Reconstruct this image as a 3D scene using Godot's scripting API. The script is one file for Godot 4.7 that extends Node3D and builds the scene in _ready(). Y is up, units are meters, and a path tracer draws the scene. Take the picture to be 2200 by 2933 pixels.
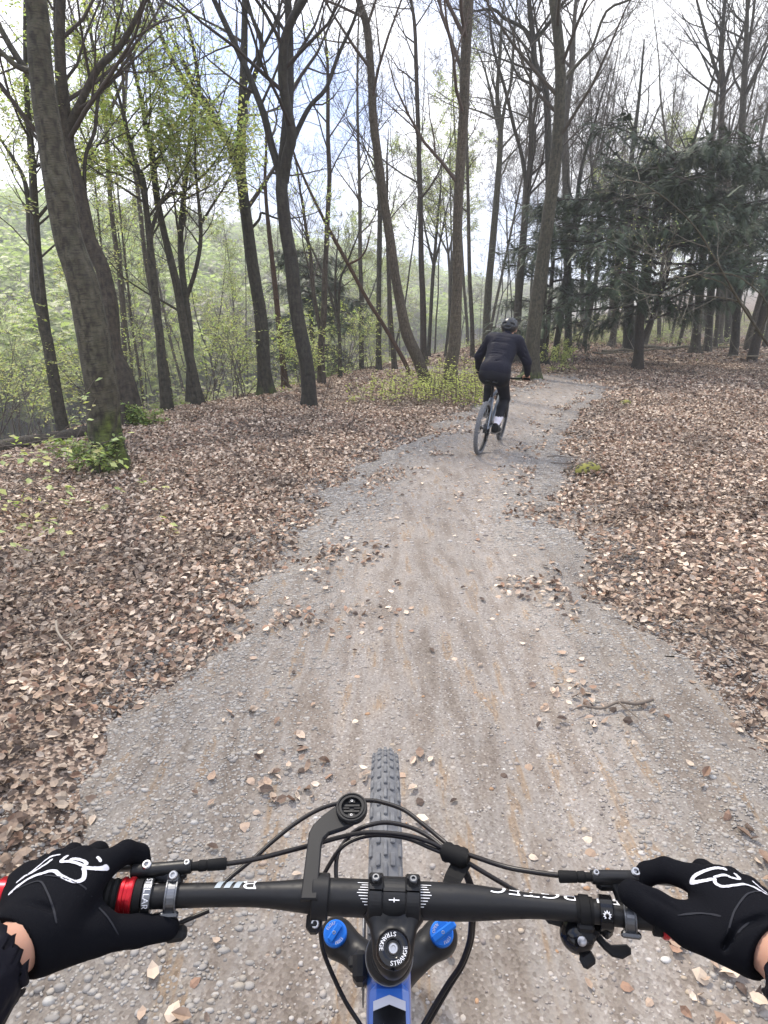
extends Node3D
# A forest trail seen by a mountain biker: metres, y up, the trail runs towards -z (d = -z is the distance ahead of the camera).

# ---------------------------------------------------------------- mesh collector
class G:
	var v := PackedVector3Array()
	var n := PackedVector3Array()
	var c := PackedColorArray()
	var i := PackedInt32Array()
	var col := Color(1, 1, 1)

	func tri(a: Vector3, b: Vector3, d: Vector3, na: Vector3, nb: Vector3, nd: Vector3) -> void:
		var k := v.size()
		v.append(a); v.append(b); v.append(d)
		n.append(na); n.append(nb); n.append(nd)
		c.append(col); c.append(col); c.append(col)
		if (d - a).cross(b - a).dot(na + nb + nd) >= 0.0:
			i.append(k); i.append(k + 1); i.append(k + 2)
		else:
			i.append(k); i.append(k + 2); i.append(k + 1)

	func flat(a: Vector3, b: Vector3, d: Vector3, out: Vector3) -> void:
		var m := (b - a).cross(d - a).normalized()
		if m.dot(out) < 0.0:
			m = -m
		tri(a, b, d, m, m, m)

	func quad(a: Vector3, b: Vector3, d: Vector3, e: Vector3, out: Vector3) -> void:
		flat(a, b, d, out)
		flat(a, d, e, out)

	func tube(p: PackedVector3Array, r: PackedFloat32Array, sides: int, cap := false) -> void:
		var m := p.size()
		if m < 2:
			return
		var t0 := (p[1] - p[0]).normalized()
		var u := t0.cross(Vector3.UP if absf(t0.y) < 0.9 else Vector3.RIGHT).normalized()
		var first := v.size()
		for k in m:
			var t := (p[mini(k + 1, m - 1)] - p[maxi(k - 1, 0)]).normalized()
			u = (u - t * u.dot(t)).normalized()
			var w := u.cross(t)
			for s in sides:
				var a := TAU * s / sides
				var o := u * cos(a) + w * sin(a)
				v.append(p[k] + o * r[k])
				n.append(o)
				c.append(col)
		for k in m - 1:
			for s in sides:
				var a0 := first + k * sides + s
				var a1 := first + k * sides + (s + 1) % sides
				i.append(a0); i.append(a1); i.append(a0 + sides)
				i.append(a1); i.append(a1 + sides); i.append(a0 + sides)
		if cap:
			for e in [0, m - 1]:
				var ax: Vector3 = (p[0] - p[1]).normalized() if e == 0 else (p[m - 1] - p[m - 2]).normalized()
				var at: int = first + e * sides
				for s in sides:
					tri(p[e], v[at + s], v[at + (s + 1) % sides], ax, ax, ax)

	# profile points (x = radius, y = height) turned round the y axis of xf
	func lathe(xf: Transform3D, prof: PackedVector2Array, segs: int, smooth_cos := 0.8) -> void:
		var m := prof.size()
		var fn := PackedVector2Array()
		for k in m - 1:
			var e := prof[k + 1] - prof[k]
			fn.append(Vector2(e.y, -e.x).normalized())
		for k in m - 1:
			var n0 := fn[k]
			var n1 := fn[k]
			if k > 0 and fn[k].dot(fn[k - 1]) > smooth_cos:
				n0 = (fn[k] + fn[k - 1]).normalized()
			if k < m - 2 and fn[k].dot(fn[k + 1]) > smooth_cos:
				n1 = (fn[k] + fn[k + 1]).normalized()
			var at := v.size()
			for s in segs + 1:
				var a := TAU * s / segs
				var ca := cos(a)
				var sa := sin(a)
				v.append(xf * Vector3(prof[k].x * ca, prof[k].y, prof[k].x * sa))
				v.append(xf * Vector3(prof[k + 1].x * ca, prof[k + 1].y, prof[k + 1].x * sa))
				n.append((xf.basis * Vector3(n0.x * ca, n0.y, n0.x * sa)).normalized())
				n.append((xf.basis * Vector3(n1.x * ca, n1.y, n1.x * sa)).normalized())
				c.append(col); c.append(col)
			for s in segs:
				var q := at + s * 2
				i.append(q); i.append(q + 2); i.append(q + 1)
				i.append(q + 1); i.append(q + 2); i.append(q + 3)

	func _co(xf: Transform3D, h: Vector3, b: float, sx: float, sy: float, sz: float, ax: int) -> Vector3:
		return xf * Vector3(sx * (h.x - (0.0 if ax == 0 else b)), sy * (h.y - (0.0 if ax == 1 else b)), sz * (h.z - (0.0 if ax == 2 else b)))

	# box with chamfered edges
	func cbox(xf: Transform3D, size: Vector3, bev: float) -> void:
		var h := size * 0.5
		var b := minf(bev, minf(h.x, minf(h.y, h.z)) * 0.95)
		var bs := xf.basis
		for s in [-1.0, 1.0]:
			quad(_co(xf, h, b, s, -1, -1, 0), _co(xf, h, b, s, 1, -1, 0), _co(xf, h, b, s, 1, 1, 0), _co(xf, h, b, s, -1, 1, 0), bs * Vector3(s, 0, 0))
			quad(_co(xf, h, b, -1, s, -1, 1), _co(xf, h, b, 1, s, -1, 1), _co(xf, h, b, 1, s, 1, 1), _co(xf, h, b, -1, s, 1, 1), bs * Vector3(0, s, 0))
			quad(_co(xf, h, b, -1, -1, s, 2), _co(xf, h, b, 1, -1, s, 2), _co(xf, h, b, 1, 1, s, 2), _co(xf, h, b, -1, 1, s, 2), bs * Vector3(0, 0, s))
			for t in [-1.0, 1.0]:
				quad(_co(xf, h, b, s, t, -1, 0), _co(xf, h, b, s, t, 1, 0), _co(xf, h, b, s, t, 1, 1), _co(xf, h, b, s, t, -1, 1), bs * Vector3(s, t, 0))
				quad(_co(xf, h, b, s, -1, t, 0), _co(xf, h, b, s, 1, t, 0), _co(xf, h, b, s, 1, t, 2), _co(xf, h, b, s, -1, t, 2), bs * Vector3(s, 0, t))
				quad(_co(xf, h, b, -1, s, t, 1), _co(xf, h, b, 1, s, t, 1), _co(xf, h, b, 1, s, t, 2), _co(xf, h, b, -1, s, t, 2), bs * Vector3(0, s, t))
				for w in [-1.0, 1.0]:
					flat(_co(xf, h, b, s, t, w, 0), _co(xf, h, b, s, t, w, 1), _co(xf, h, b, s, t, w, 2), bs * Vector3(s, t, w))

	# outline in the x-y plane of xf, drawn out along its z by depth, with chamfered rims
	func prism(xf: Transform3D, outline: PackedVector2Array, depth: float, bev := 0.0) -> void:
		var pts := outline.duplicate()
		if Geometry2D.is_polygon_clockwise(pts):
			pts.reverse()
		var inner := pts
		var m := pts.size()
		if bev > 0.0:
			inner = PackedVector2Array()
			for k in m:
				var e0 := (pts[k] - pts[(k + m - 1) % m]).normalized()
				var e1 := (pts[(k + 1) % m] - pts[k]).normalized()
				var nn := (Vector2(-e0.y, e0.x) + Vector2(-e1.y, e1.x)).normalized()
				inner.append(pts[k] + nn * bev / maxf(0.5, nn.dot(Vector2(-e0.y, e0.x))))
		var hz := depth * 0.5
		var zf := xf.basis.z.normalized()
		var idx := Geometry2D.triangulate_polygon(inner)
		for s in [-1.0, 1.0]:
			for t in range(0, idx.size(), 3):
				var q: Array = []
				for e in 3:
					var p := inner[idx[t + e]]
					q.append(xf * Vector3(p.x, p.y, s * hz))
				flat(q[0], q[1], q[2], zf * s)
		for k in m:
			var a := pts[k]
			var b := pts[(k + 1) % m]
			var d2 := (b - a).normalized()
			var o := xf.basis * Vector3(d2.y, -d2.x, 0)
			quad(xf * Vector3(a.x, a.y, -hz + bev), xf * Vector3(b.x, b.y, -hz + bev), xf * Vector3(b.x, b.y, hz - bev), xf * Vector3(a.x, a.y, hz - bev), o)
			if bev > 0.0:
				var ia := inner[k]
				var ib := inner[(k + 1) % m]
				for s in [-1.0, 1.0]:
					quad(xf * Vector3(a.x, a.y, s * (hz - bev)), xf * Vector3(b.x, b.y, s * (hz - bev)), xf * Vector3(ib.x, ib.y, s * hz), xf * Vector3(ia.x, ia.y, s * hz), o.normalized() + zf * s)

	func ball(xf: Transform3D, segs := 12, rings := 8) -> void:
		var p := PackedVector2Array()
		for k in rings + 1:
			var a := PI * k / rings
			p.append(Vector2(maxf(sin(a), 0.0), -cos(a)))
		lathe(xf, p, segs, 0.3)

	func done() -> ArrayMesh:
		var arr := []
		arr.resize(Mesh.ARRAY_MAX)
		arr[Mesh.ARRAY_VERTEX] = v
		arr[Mesh.ARRAY_NORMAL] = n
		arr[Mesh.ARRAY_COLOR] = c
		arr[Mesh.ARRAY_INDEX] = i
		var me := ArrayMesh.new()
		me.add_surface_from_arrays(Mesh.PRIMITIVE_TRIANGLES, arr)
		return me


# ---------------------------------------------------------------- signed distance bodies, meshed as surface nets
class Body:
	var cell: float
	var lo: Vector3
	var nx: int
	var ny: int
	var nz: int
	var f := PackedFloat32Array()

	func _init(a: Vector3, b: Vector3, size: float) -> void:
		cell = size
		lo = a
		nx = int(ceil((b.x - a.x) / size)) + 1
		ny = int(ceil((b.y - a.y) / size)) + 1
		nz = int(ceil((b.z - a.z) / size)) + 1
		f.resize(nx * ny * nz)
		f.fill(1.0)

	# tapered capsule from a (radius ra) to b (radius rb), flattened by sq along the direction fl, joined with the blend k
	func bone(a: Vector3, b: Vector3, ra: float, rb: float, k := 0.008, fl := Vector3.ZERO, sq := 1.0, cut := false) -> void:
		var reach := maxf(ra, rb) * maxf(1.0, 1.0 / sq) + k + cell * 2.0
		var mn := (Vector3(minf(a.x, b.x), minf(a.y, b.y), minf(a.z, b.z)) - Vector3.ONE * reach - lo) / cell
		var mx := (Vector3(maxf(a.x, b.x), maxf(a.y, b.y), maxf(a.z, b.z)) + Vector3.ONE * reach - lo) / cell
		var ab := b - a
		var l2 := maxf(ab.length_squared(), 1e-9)
		var squash := fl != Vector3.ZERO
		for z in range(maxi(0, int(mn.z)), mini(nz - 1, int(mx.z) + 1) + 1):
			for y in range(maxi(0, int(mn.y)), mini(ny - 1, int(mx.y) + 1) + 1):
				var at := (z * ny + y) * nx
				for x in range(maxi(0, int(mn.x)), mini(nx - 1, int(mx.x) + 1) + 1):
					var p := lo + Vector3(x, y, z) * cell - a
					var t := clampf(p.dot(ab) / l2, 0.0, 1.0)
					var q := p - ab * t
					if squash:
						q += fl * (q.dot(fl) * (1.0 / sq - 1.0))
					var d := q.length() - lerpf(ra, rb, t)
					var o := f[at + x]
					if cut:
						var h2 := maxf(k - absf(o + d), 0.0) / k
						f[at + x] = maxf(o, -d) + h2 * h2 * k * 0.25
					else:
						var h := maxf(k - absf(o - d), 0.0) / k
						f[at + x] = minf(o, d) - h * h * k * 0.25

	func value(p: Vector3) -> float:
		var q := (p - lo) / cell
		var x := clampi(int(q.x), 0, nx - 2)
		var y := clampi(int(q.y), 0, ny - 2)
		var z := clampi(int(q.z), 0, nz - 2)
		var fx := clampf(q.x - x, 0.0, 1.0)
		var fy := clampf(q.y - y, 0.0, 1.0)
		var fz := clampf(q.z - z, 0.0, 1.0)
		var at := (z * ny + y) * nx + x
		var up := at + ny * nx
		return lerpf(lerpf(lerpf(f[at], f[at + 1], fx), lerpf(f[at + nx], f[at + nx + 1], fx), fy), lerpf(lerpf(f[up], f[up + 1], fx), lerpf(f[up + nx], f[up + nx + 1], fx), fy), fz)

	func slope(p: Vector3) -> Vector3:
		var e := cell * 0.7
		return Vector3(value(p + Vector3(e, 0, 0)) - value(p - Vector3(e, 0, 0)), value(p + Vector3(0, e, 0)) - value(p - Vector3(0, e, 0)), value(p + Vector3(0, 0, e)) - value(p - Vector3(0, 0, e))).normalized()

	func paint(_p: Vector3, col: Color) -> Color:
		return col

	# adds the surface to a collector; paint gives the colour at a point
	func mesh(g: G) -> void:
		var id := PackedInt32Array()
		id.resize(nx * ny * nz)
		id.fill(-1)
		var sl := ny * nx
		var step := [0, 1, nx, nx + 1, sl, sl + 1, sl + nx, sl + nx + 1]
		for z in nz - 1:
			for y in ny - 1:
				var at := (z * ny + y) * nx
				for x in nx - 1:
					var k := at + x
					if absf(f[k]) > cell * 4.0:
						continue
					var inside := 0
					for s in 8:
						if f[k + step[s]] < 0.0:
							inside += 1
					if inside == 0 or inside == 8:
						continue
					var sum := Vector3.ZERO
					var cnt := 0
					for s in 8:
						for bit in [1, 2, 4]:
							if s & bit:
								continue
							var fa := f[k + step[s]]
							var fb := f[k + step[s | bit]]
							if (fa < 0.0) == (fb < 0.0):
								continue
							var t := fa / (fa - fb)
							var pa := Vector3(s & 1, (s >> 1) & 1, (s >> 2) & 1)
							var pb := Vector3((s | bit) & 1, ((s | bit) >> 1) & 1, ((s | bit) >> 2) & 1)
							sum += pa.lerp(pb, t)
							cnt += 1
					var p := lo + (Vector3(x, y, z) + sum / cnt) * cell
					id[k] = g.v.size()
					g.v.append(p)
					g.n.append(slope(p))
					g.c.append(paint(p, g.col))
		for z in range(1, nz - 1):
			for y in range(1, ny - 1):
				for x in range(1, nx - 1):
					var k := (z * ny + y) * nx + x
					if absf(f[k]) > cell * 4.0:
						continue
					var a := f[k] < 0.0
					if a != (f[k + 1] < 0.0):
						_face(g, id[k], id[k - nx], id[k - nx - sl], id[k - sl], a)
					if a != (f[k + nx] < 0.0):
						_face(g, id[k], id[k - sl], id[k - sl - 1], id[k - 1], a)
					if a != (f[k + sl] < 0.0):
						_face(g, id[k], id[k - 1], id[k - 1 - nx], id[k - nx], a)

	func _face(g: G, a: int, b: int, c: int, d: int, flip: bool) -> void:
		if a < 0 or b < 0 or c < 0 or d < 0:
			return
		if not flip:
			g.i.append(a); g.i.append(b); g.i.append(c)
			g.i.append(a); g.i.append(c); g.i.append(d)
		else:
			g.i.append(a); g.i.append(c); g.i.append(b)
			g.i.append(a); g.i.append(d); g.i.append(c)


# ---------------------------------------------------------------- nodes
var rng := RandomNumberGenerator.new()
var M := {}


func rnd(a: float, b: float) -> float:
	return rng.randf_range(a, b)


func tag(o: Node, label: String, category: String, group := "", kind := "") -> void:
	o.set_meta("label", label)
	o.set_meta("category", category)
	if group:
		o.set_meta("group", group)
	if kind:
		o.set_meta("kind", kind)


func thing(called: String, label: String, category: String, where := Vector3.ZERO, group := "") -> Node3D:
	var o := Node3D.new()
	o.name = called
	add_child(o, true)
	o.position = where
	tag(o, label, category, group)
	return o


func part(called: String, g, mat: Material, parent: Node3D, label := "") -> MeshInstance3D:
	var o := MeshInstance3D.new()
	o.mesh = g.done() if g is G else g
	o.material_override = mat
	o.name = called
	parent.add_child(o, true)
	if label:
		o.set_meta("label", label)
	return o


func copy_of(o: Node3D, label: String, where: Vector3, turn: float, size: float) -> Node3D:
	var r: Node3D = o.duplicate()
	r.name = o.name
	add_child(r, true)
	r.position = where
	r.rotation.y = turn
	r.scale = Vector3.ONE * size
	r.set_meta("label", label)
	return r


func scatter(called: String, mesh: Mesh, mat: Material, buf: PackedFloat32Array, parent: Node3D) -> MultiMeshInstance3D:
	var mm := MultiMesh.new()
	mm.transform_format = MultiMesh.TRANSFORM_3D
	mm.use_colors = true
	mm.mesh = mesh
	mm.instance_count = buf.size() / 16
	mm.buffer = buf
	var o := MultiMeshInstance3D.new()
	o.multimesh = mm
	o.material_override = mat
	o.name = called
	parent.add_child(o, true)
	return o


func push(buf: PackedFloat32Array, b: Basis, p: Vector3, c: Color) -> void:
	buf.append(b.x.x); buf.append(b.y.x); buf.append(b.z.x); buf.append(p.x)
	buf.append(b.x.y); buf.append(b.y.y); buf.append(b.z.y); buf.append(p.y)
	buf.append(b.x.z); buf.append(b.y.z); buf.append(b.z.z); buf.append(p.z)
	buf.append(c.r); buf.append(c.g); buf.append(c.b); buf.append(1.0)


func lin(r: float, g: float, b: float) -> Color:
	return Color(r, g, b).linear_to_srgb()


func noise_tex(kind: int, freq: float, size: int, ramp: Array, oct := 3, seed_ := 1, cell_ret := -1, normal := 0.0) -> NoiseTexture2D:
	var fn := FastNoiseLite.new()
	fn.noise_type = kind
	fn.frequency = freq
	fn.seed = seed_
	fn.fractal_octaves = oct
	if oct <= 1:
		fn.fractal_type = FastNoiseLite.FRACTAL_NONE
	if cell_ret >= 0:
		fn.cellular_return_type = cell_ret
	var t := NoiseTexture2D.new()
	t.width = size
	t.height = size
	t.seamless = true
	t.noise = fn
	if normal > 0.0:
		t.as_normal_map = true
		t.bump_strength = normal
	elif ramp.size():
		var gr := Gradient.new()
		var off := PackedFloat32Array()
		var cs := PackedColorArray()
		for e in ramp:
			off.append(e[0])
			cs.append(e[1])
		gr.offsets = off
		gr.colors = cs
		t.color_ramp = gr
	return t


func mat(color: Color, rough: float, metal := 0.0, spec := 0.5) -> StandardMaterial3D:
	var m := StandardMaterial3D.new()
	m.albedo_color = color.linear_to_srgb()
	m.roughness = rough
	m.metallic = metal
	m.metallic_specular = spec
	return m


func triplanar(m: StandardMaterial3D, tiles: float, world := true) -> void:
	m.uv1_triplanar = true
	m.uv1_world_triplanar = world
	m.uv1_scale = Vector3.ONE * tiles


# ---------------------------------------------------------------- the lie of the land
const CREST := [[-20, -8.5], [2, -7.2], [6, -6.8], [8, -6.5], [10, -6.1], [12, -5.7], [14, -4.8], [16.5, -3.7], [20.5, -2.2], [26, -0.5], [36, 4], [400, 186]]
const FALL := [[1.0, 0], [2, -0.035], [8, -0.46], [15, -0.9], [25, -1.42], [40, -2.0], [80, -2.6], [400, -4]]
const TRAIL := [[0.25, -6, 1.05], [0.25, -4, 1.05], [0.25, -2, 1.02], [0.25, 0, 1.00], [0.25, 1.6, 0.98], [0.25, 3, 0.90], [0.5, 5, 0.88], [0.9, 6.8, 0.90], [1.45, 8.3, 0.87], [2.3, 10.5, 0.80], [3.1, 12.4, 0.85], [3.95, 14.1, 0.90], [4.7, 15.8, 0.80], [5.15, 17.2, 0.65], [4.9, 18.6, 0.60], [3.6, 19.9, 0.60], [1.9, 21.0, 0.60], [0.2, 23.0, 0.60]]
var bumps := FastNoiseLite.new()
var edge_noise := FastNoiseLite.new()
var trail_pts := PackedVector3Array()   # x, d, half width, smoothed
var trail_grid := PackedFloat32Array()  # distance from the trail's edge (negative on it), 0.2 m cells
var trail_run := PackedFloat32Array()   # signed offset from the centre line


func table(t: Array, d: float) -> float:
	if d <= t[0][0]:
		return t[0][1]
	for k in range(1, t.size()):
		if d <= t[k][0]:
			var a: Array = t[k - 1]
			return lerpf(a[1], t[k][1], (d - a[0]) / (t[k][0] - a[0]))
	return t[-1][1]


func base_height(x: float, d: float) -> float:
	var h := (table(FALL, d - 0.6) + table(FALL, d) + table(FALL, d + 0.6)) / 3.0
	var s := (table(CREST, d) - x) * 0.87
	if s < -3.0:
		return h
	var sp := (s + 3.0) * (s + 3.0) / 12.0 if s < 3.0 else s
	var u := s - 45.0
	var up := 0.0 if u < -12.0 else ((u + 12.0) * (u + 12.0) / 48.0 if u < 12.0 else u)
	return h - 17.0 * (1.0 - exp(-0.5 * sp / 17.0)) + 0.28 * minf(up, 130.0)


func lay_trail() -> void:
	var n := TRAIL.size()
	for k in n - 1:
		for s in 6:
			var t := s / 6.0
			var q := []
			for e in 3:
				q.append(cubic_interpolate(TRAIL[k][e], TRAIL[k + 1][e], TRAIL[maxi(k - 1, 0)][e], TRAIL[mini(k + 2, n - 1)][e], t))
			trail_pts.append(Vector3(q[0], q[1], q[2]))
	trail_pts.append(Vector3(TRAIL[-1][0], TRAIL[-1][1], TRAIL[-1][2]))
	trail_grid.resize(150 * 160)
	trail_run.resize(150 * 160)
	for j in 160:
		for i in 150:
			var p := Vector2(-12.0 + i * 0.2, -6.0 + j * 0.2)
			var best := 99.0
			var run := 0.0
			for k in trail_pts.size() - 1:
				var a := Vector2(trail_pts[k].x, trail_pts[k].y)
				if absf(a.y - p.y) > 4.0 and best < 90.0:
					continue
				var ab := Vector2(trail_pts[k + 1].x, trail_pts[k + 1].y) - a
				var t := clampf((p - a).dot(ab) / ab.length_squared(), 0, 1)
				var off := p - a - ab * t
				var dist := off.length() - lerpf(trail_pts[k].z, trail_pts[k + 1].z, t)
				if dist < best:
					best = dist
					run = off.length() * signf(-ab.cross(off))
			trail_grid[j * 150 + i] = best
			trail_run[j * 150 + i] = run


func grid_at(a: PackedFloat32Array, x: float, d: float, outside: float) -> float:
	var fx := (x + 12.0) / 0.2
	var fy := (d + 6.0) / 0.2
	if fx < 0.0 or fy < 0.0 or fx >= 148.9 or fy >= 158.9:
		return outside
	var i := int(fx)
	var j := int(fy)
	fx -= i
	fy -= j
	var k := j * 150 + i
	return lerpf(lerpf(a[k], a[k + 1], fx), lerpf(a[k + 150], a[k + 151], fx), fy)


func trail_dist(x: float, d: float) -> float:
	return grid_at(trail_grid, x, d, 20.0)


func height(x: float, d: float) -> float:
	var e := trail_dist(x, d)
	var off := clampf((e + 0.1) / 0.8, 0.0, 1.0)
	return base_height(x, d) + bumps.get_noise_2d(x, d) * 0.09 * off + (0.10 * off - 0.10)


func trail_height(x: float, d: float) -> float:
	var r := grid_at(trail_run, x, d, 0.0)
	var rut := -0.022 * exp(-pow((r - 0.42) / 0.22, 2)) - 0.015 * exp(-pow((r + 0.4) / 0.25, 2))
	var e := trail_dist(x, d) + edge_noise.get_noise_2d(x * 1.0, d) * 0.38
	var sink := clampf((e + 0.02) / 0.3, 0.0, 1.5)
	return base_height(x, d) - 0.018 + rut + edge_noise.get_noise_2d(x * 4.0, d * 4.0) * 0.012 - sink * 0.05


func sky_image() -> ImageTexture:
	var im := Image.create(768, 384, false, Image.FORMAT_RGBF)
	var a := FastNoiseLite.new()
	a.noise_type = FastNoiseLite.TYPE_SIMPLEX_SMOOTH
	a.seed = 11
	a.frequency = 1.5
	a.fractal_octaves = 5
	var b := FastNoiseLite.new()
	b.seed = 5
	b.frequency = 3.0
	b.fractal_octaves = 4
	for y in 384:
		var el := PI * (0.5 - (y + 0.5) / 384.0)
		for x in 768:
			var az := TAU * (x + 0.5) / 768.0
			var p := Vector3(cos(az) * cos(el), sin(el) * 1.6, sin(az) * cos(el))
			var cover := smoothstep(-0.28, 0.10, a.get_noise_3dv(p))
			var thick := 0.5 + 0.5 * b.get_noise_3dv(p * 1.3)
			var cloud := Color(1.30, 1.31, 1.38) * (0.72 + 0.55 * thick)
			var blue := Color(0.42, 0.60, 1.12).lerp(Color(0.95, 1.05, 1.3), exp(-absf(el) * 4.0))
			var c := blue.lerp(cloud, cover)
			if el < 0.0:
				c = Color(0.35, 0.33, 0.28)
			im.set_pixel(x, y, c)
	return ImageTexture.create_from_image(im)


func light_and_lens() -> void:
	var cam := Camera3D.new()
	cam.name = "camera"
	add_child(cam)
	cam.position = Vector3(0, 1.61, 0)
	cam.rotation_degrees = Vector3(-21, 0, 0)
	cam.fov = 80.78
	cam.near = 0.05
	cam.far = 2000
	var env := Environment.new()
	env.background_mode = Environment.BG_SKY
	var sky := Sky.new()
	var sm := PanoramaSkyMaterial.new()
	sm.panorama = sky_image()
	sky.sky_material = sm
	env.sky = sky
	env.sky_rotation = Vector3(0, SKY_TURN, 0)
	env.tonemap_mode = Environment.TONE_MAPPER_LINEAR
	env.tonemap_exposure = EXPOSURE
	env.sdfgi_enabled = true
	env.ssao_enabled = true
	env.ssil_enabled = true
	env.fog_enabled = true
	env.fog_density = FOG
	env.fog_light_color = Color(0.90, 0.91, 0.90)
	var we := WorldEnvironment.new()
	we.environment = env
	we.name = "surroundings"
	add_child(we)
	var sun := DirectionalLight3D.new()
	sun.name = "sun"
	sun.light_energy = SUN
	sun.light_angular_distance = 5.0
	sun.light_color = Color(1.0, 0.96, 0.9)
	sun.shadow_enabled = true
	add_child(sun)
	# ahead of the camera, a little to the left, high
	sun.look_at_from_position(Vector3(-0.42, 1.15, -0.8), Vector3.ZERO)


const EXPOSURE := 1.62
const SUN := 0.95
const FOG := 0.0017
const SKY_TURN := 0.0


func materials() -> void:
	var S := FastNoiseLite.TYPE_SIMPLEX_SMOOTH
	var C := FastNoiseLite.TYPE_CELLULAR
	var W := Color.WHITE
	# bark of the smooth grey trees
	var bark := noise_tex(S, 0.022, 512, [[0.0, Color(0.30, 0.28, 0.25)], [0.36, Color(0.66, 0.64, 0.59)], [0.5, Color(0.80, 0.79, 0.73)], [0.66, Color(0.88, 0.88, 0.82)], [1.0, W]], 7, 3)
	var bark_n := noise_tex(S, 0.02, 512, [], 5, 9, -1, 5.0)
	var m := mat(Color(1, 1, 1), 0.82)
	m.vertex_color_use_as_albedo = true
	m.albedo_texture = bark
	m.normal_enabled = true
	m.normal_texture = bark_n
	m.normal_scale = 1.1
	m.detail_enabled = true
	m.detail_blend_mode = BaseMaterial3D.BLEND_MODE_MUL
	m.detail_uv_layer = BaseMaterial3D.DETAIL_UV_2
	m.detail_albedo = noise_tex(S, 0.02, 512, [[0.0, Color(0.42, 0.40, 0.37)], [0.30, Color(0.80, 0.79, 0.77)], [0.42, W], [0.60, W], [0.72, Color(0.86, 0.90, 0.80)], [1.0, Color(0.95, 1.0, 0.92)]], 5, 33)
	m.uv2_triplanar = true
	m.uv2_scale = Vector3(0.9, 4.5, 0.9)
	triplanar(m, 0.8, false)
	m.uv1_scale = Vector3(1.3, 0.55, 1.3)
	M.bark = m
	var rough_bark: StandardMaterial3D = m.duplicate()
	rough_bark.normal_texture = noise_tex(C, 0.03, 512, [], 2, 4, FastNoiseLite.RETURN_DISTANCE2_SUB, 9.0)
	rough_bark.normal_scale = 1.3
	rough_bark.uv1_scale = Vector3(3.0, 0.7, 3.0)
	M.rough_bark = rough_bark
	var twig := mat(Color(1, 1, 1), 0.85)
	twig.vertex_color_use_as_albedo = true
	M.twig = twig
	# fallen leaves and the mould under them
	var mould := mat(Color(1, 1, 1), 0.95)
	mould.albedo_texture = noise_tex(C, 0.1, 1024, [[0.0, lin(0.03, 0.02, 0.015)], [0.4, lin(0.07, 0.047, 0.034)], [0.6, lin(0.17, 0.12, 0.09)], [0.85, lin(0.30, 0.235, 0.185)], [1.0, lin(0.40, 0.33, 0.265)]], 1, 2, FastNoiseLite.RETURN_CELL_VALUE)
	mould.normal_enabled = true
	mould.normal_texture = noise_tex(C, 0.1, 1024, [], 1, 2, FastNoiseLite.RETURN_DISTANCE, 6.0)
	triplanar(mould, 0.9)
	M.mould = mould
	# trail: pale beaten earth full of small stones
	var earth := mat(Color(1, 1, 1), 0.93)
	earth.albedo_texture = noise_tex(C, 0.12, 1024, [[0.0, lin(0.19, 0.165, 0.145)], [0.2, lin(0.25, 0.223, 0.20)], [0.55, lin(0.29, 0.263, 0.238)], [0.88, lin(0.325, 0.298, 0.272)], [0.97, lin(0.39, 0.362, 0.335)], [1.0, lin(0.48, 0.455, 0.43)]], 1, 8, FastNoiseLite.RETURN_CELL_VALUE)
	earth.normal_enabled = true
	earth.normal_texture = noise_tex(C, 0.12, 1024, [], 1, 8, FastNoiseLite.RETURN_DISTANCE, 3.0)
	earth.normal_scale = 0.8
	triplanar(earth, 1.1)
	earth.vertex_color_use_as_albedo = true
	earth.detail_enabled = true
	earth.detail_blend_mode = BaseMaterial3D.BLEND_MODE_MUL
	earth.detail_uv_layer = BaseMaterial3D.DETAIL_UV_2
	earth.detail_albedo = noise_tex(S, 0.011, 1024, [[0.0, Color(0.80, 0.77, 0.74)], [0.36, Color(0.92, 0.90, 0.88)], [0.5, Color(0.98, 0.98, 0.98)], [0.6, W], [0.74, Color(1.0, 0.98, 0.95)], [0.79, Color(0.99, 0.90, 0.79)], [0.85, Color(0.95, 0.91, 0.86)], [1.0, Color(0.85, 0.83, 0.82)]], 6, 21)
	earth.uv2_triplanar = true
	earth.uv2_world_triplanar = true
	earth.uv2_scale = Vector3(0.62, 0.3, 0.11)
	M.earth = earth
	var leaf := mat(Color(1, 1, 1), 0.75)
	leaf.vertex_color_use_as_albedo = true
	leaf.backlight_enabled = true
	leaf.backlight = Color(0.25, 0.22, 0.18)
	M.dead_leaf = leaf
	var green := mat(Color(1, 1, 1), 0.55)
	green.vertex_color_use_as_albedo = true
	green.backlight_enabled = true
	green.backlight = Color(0.9, 1.0, 0.7)
	M.green_leaf = green
	var needle := mat(Color(1, 1, 1), 0.6)
	needle.vertex_color_use_as_albedo = true
	M.needle = needle
	var stone := mat(Color(1, 1, 1), 0.88)
	stone.vertex_color_use_as_albedo = true
	M.stone = stone
	var moss := mat(Color(1, 1, 1), 0.95)
	moss.vertex_color_use_as_albedo = true
	M.moss = moss


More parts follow.
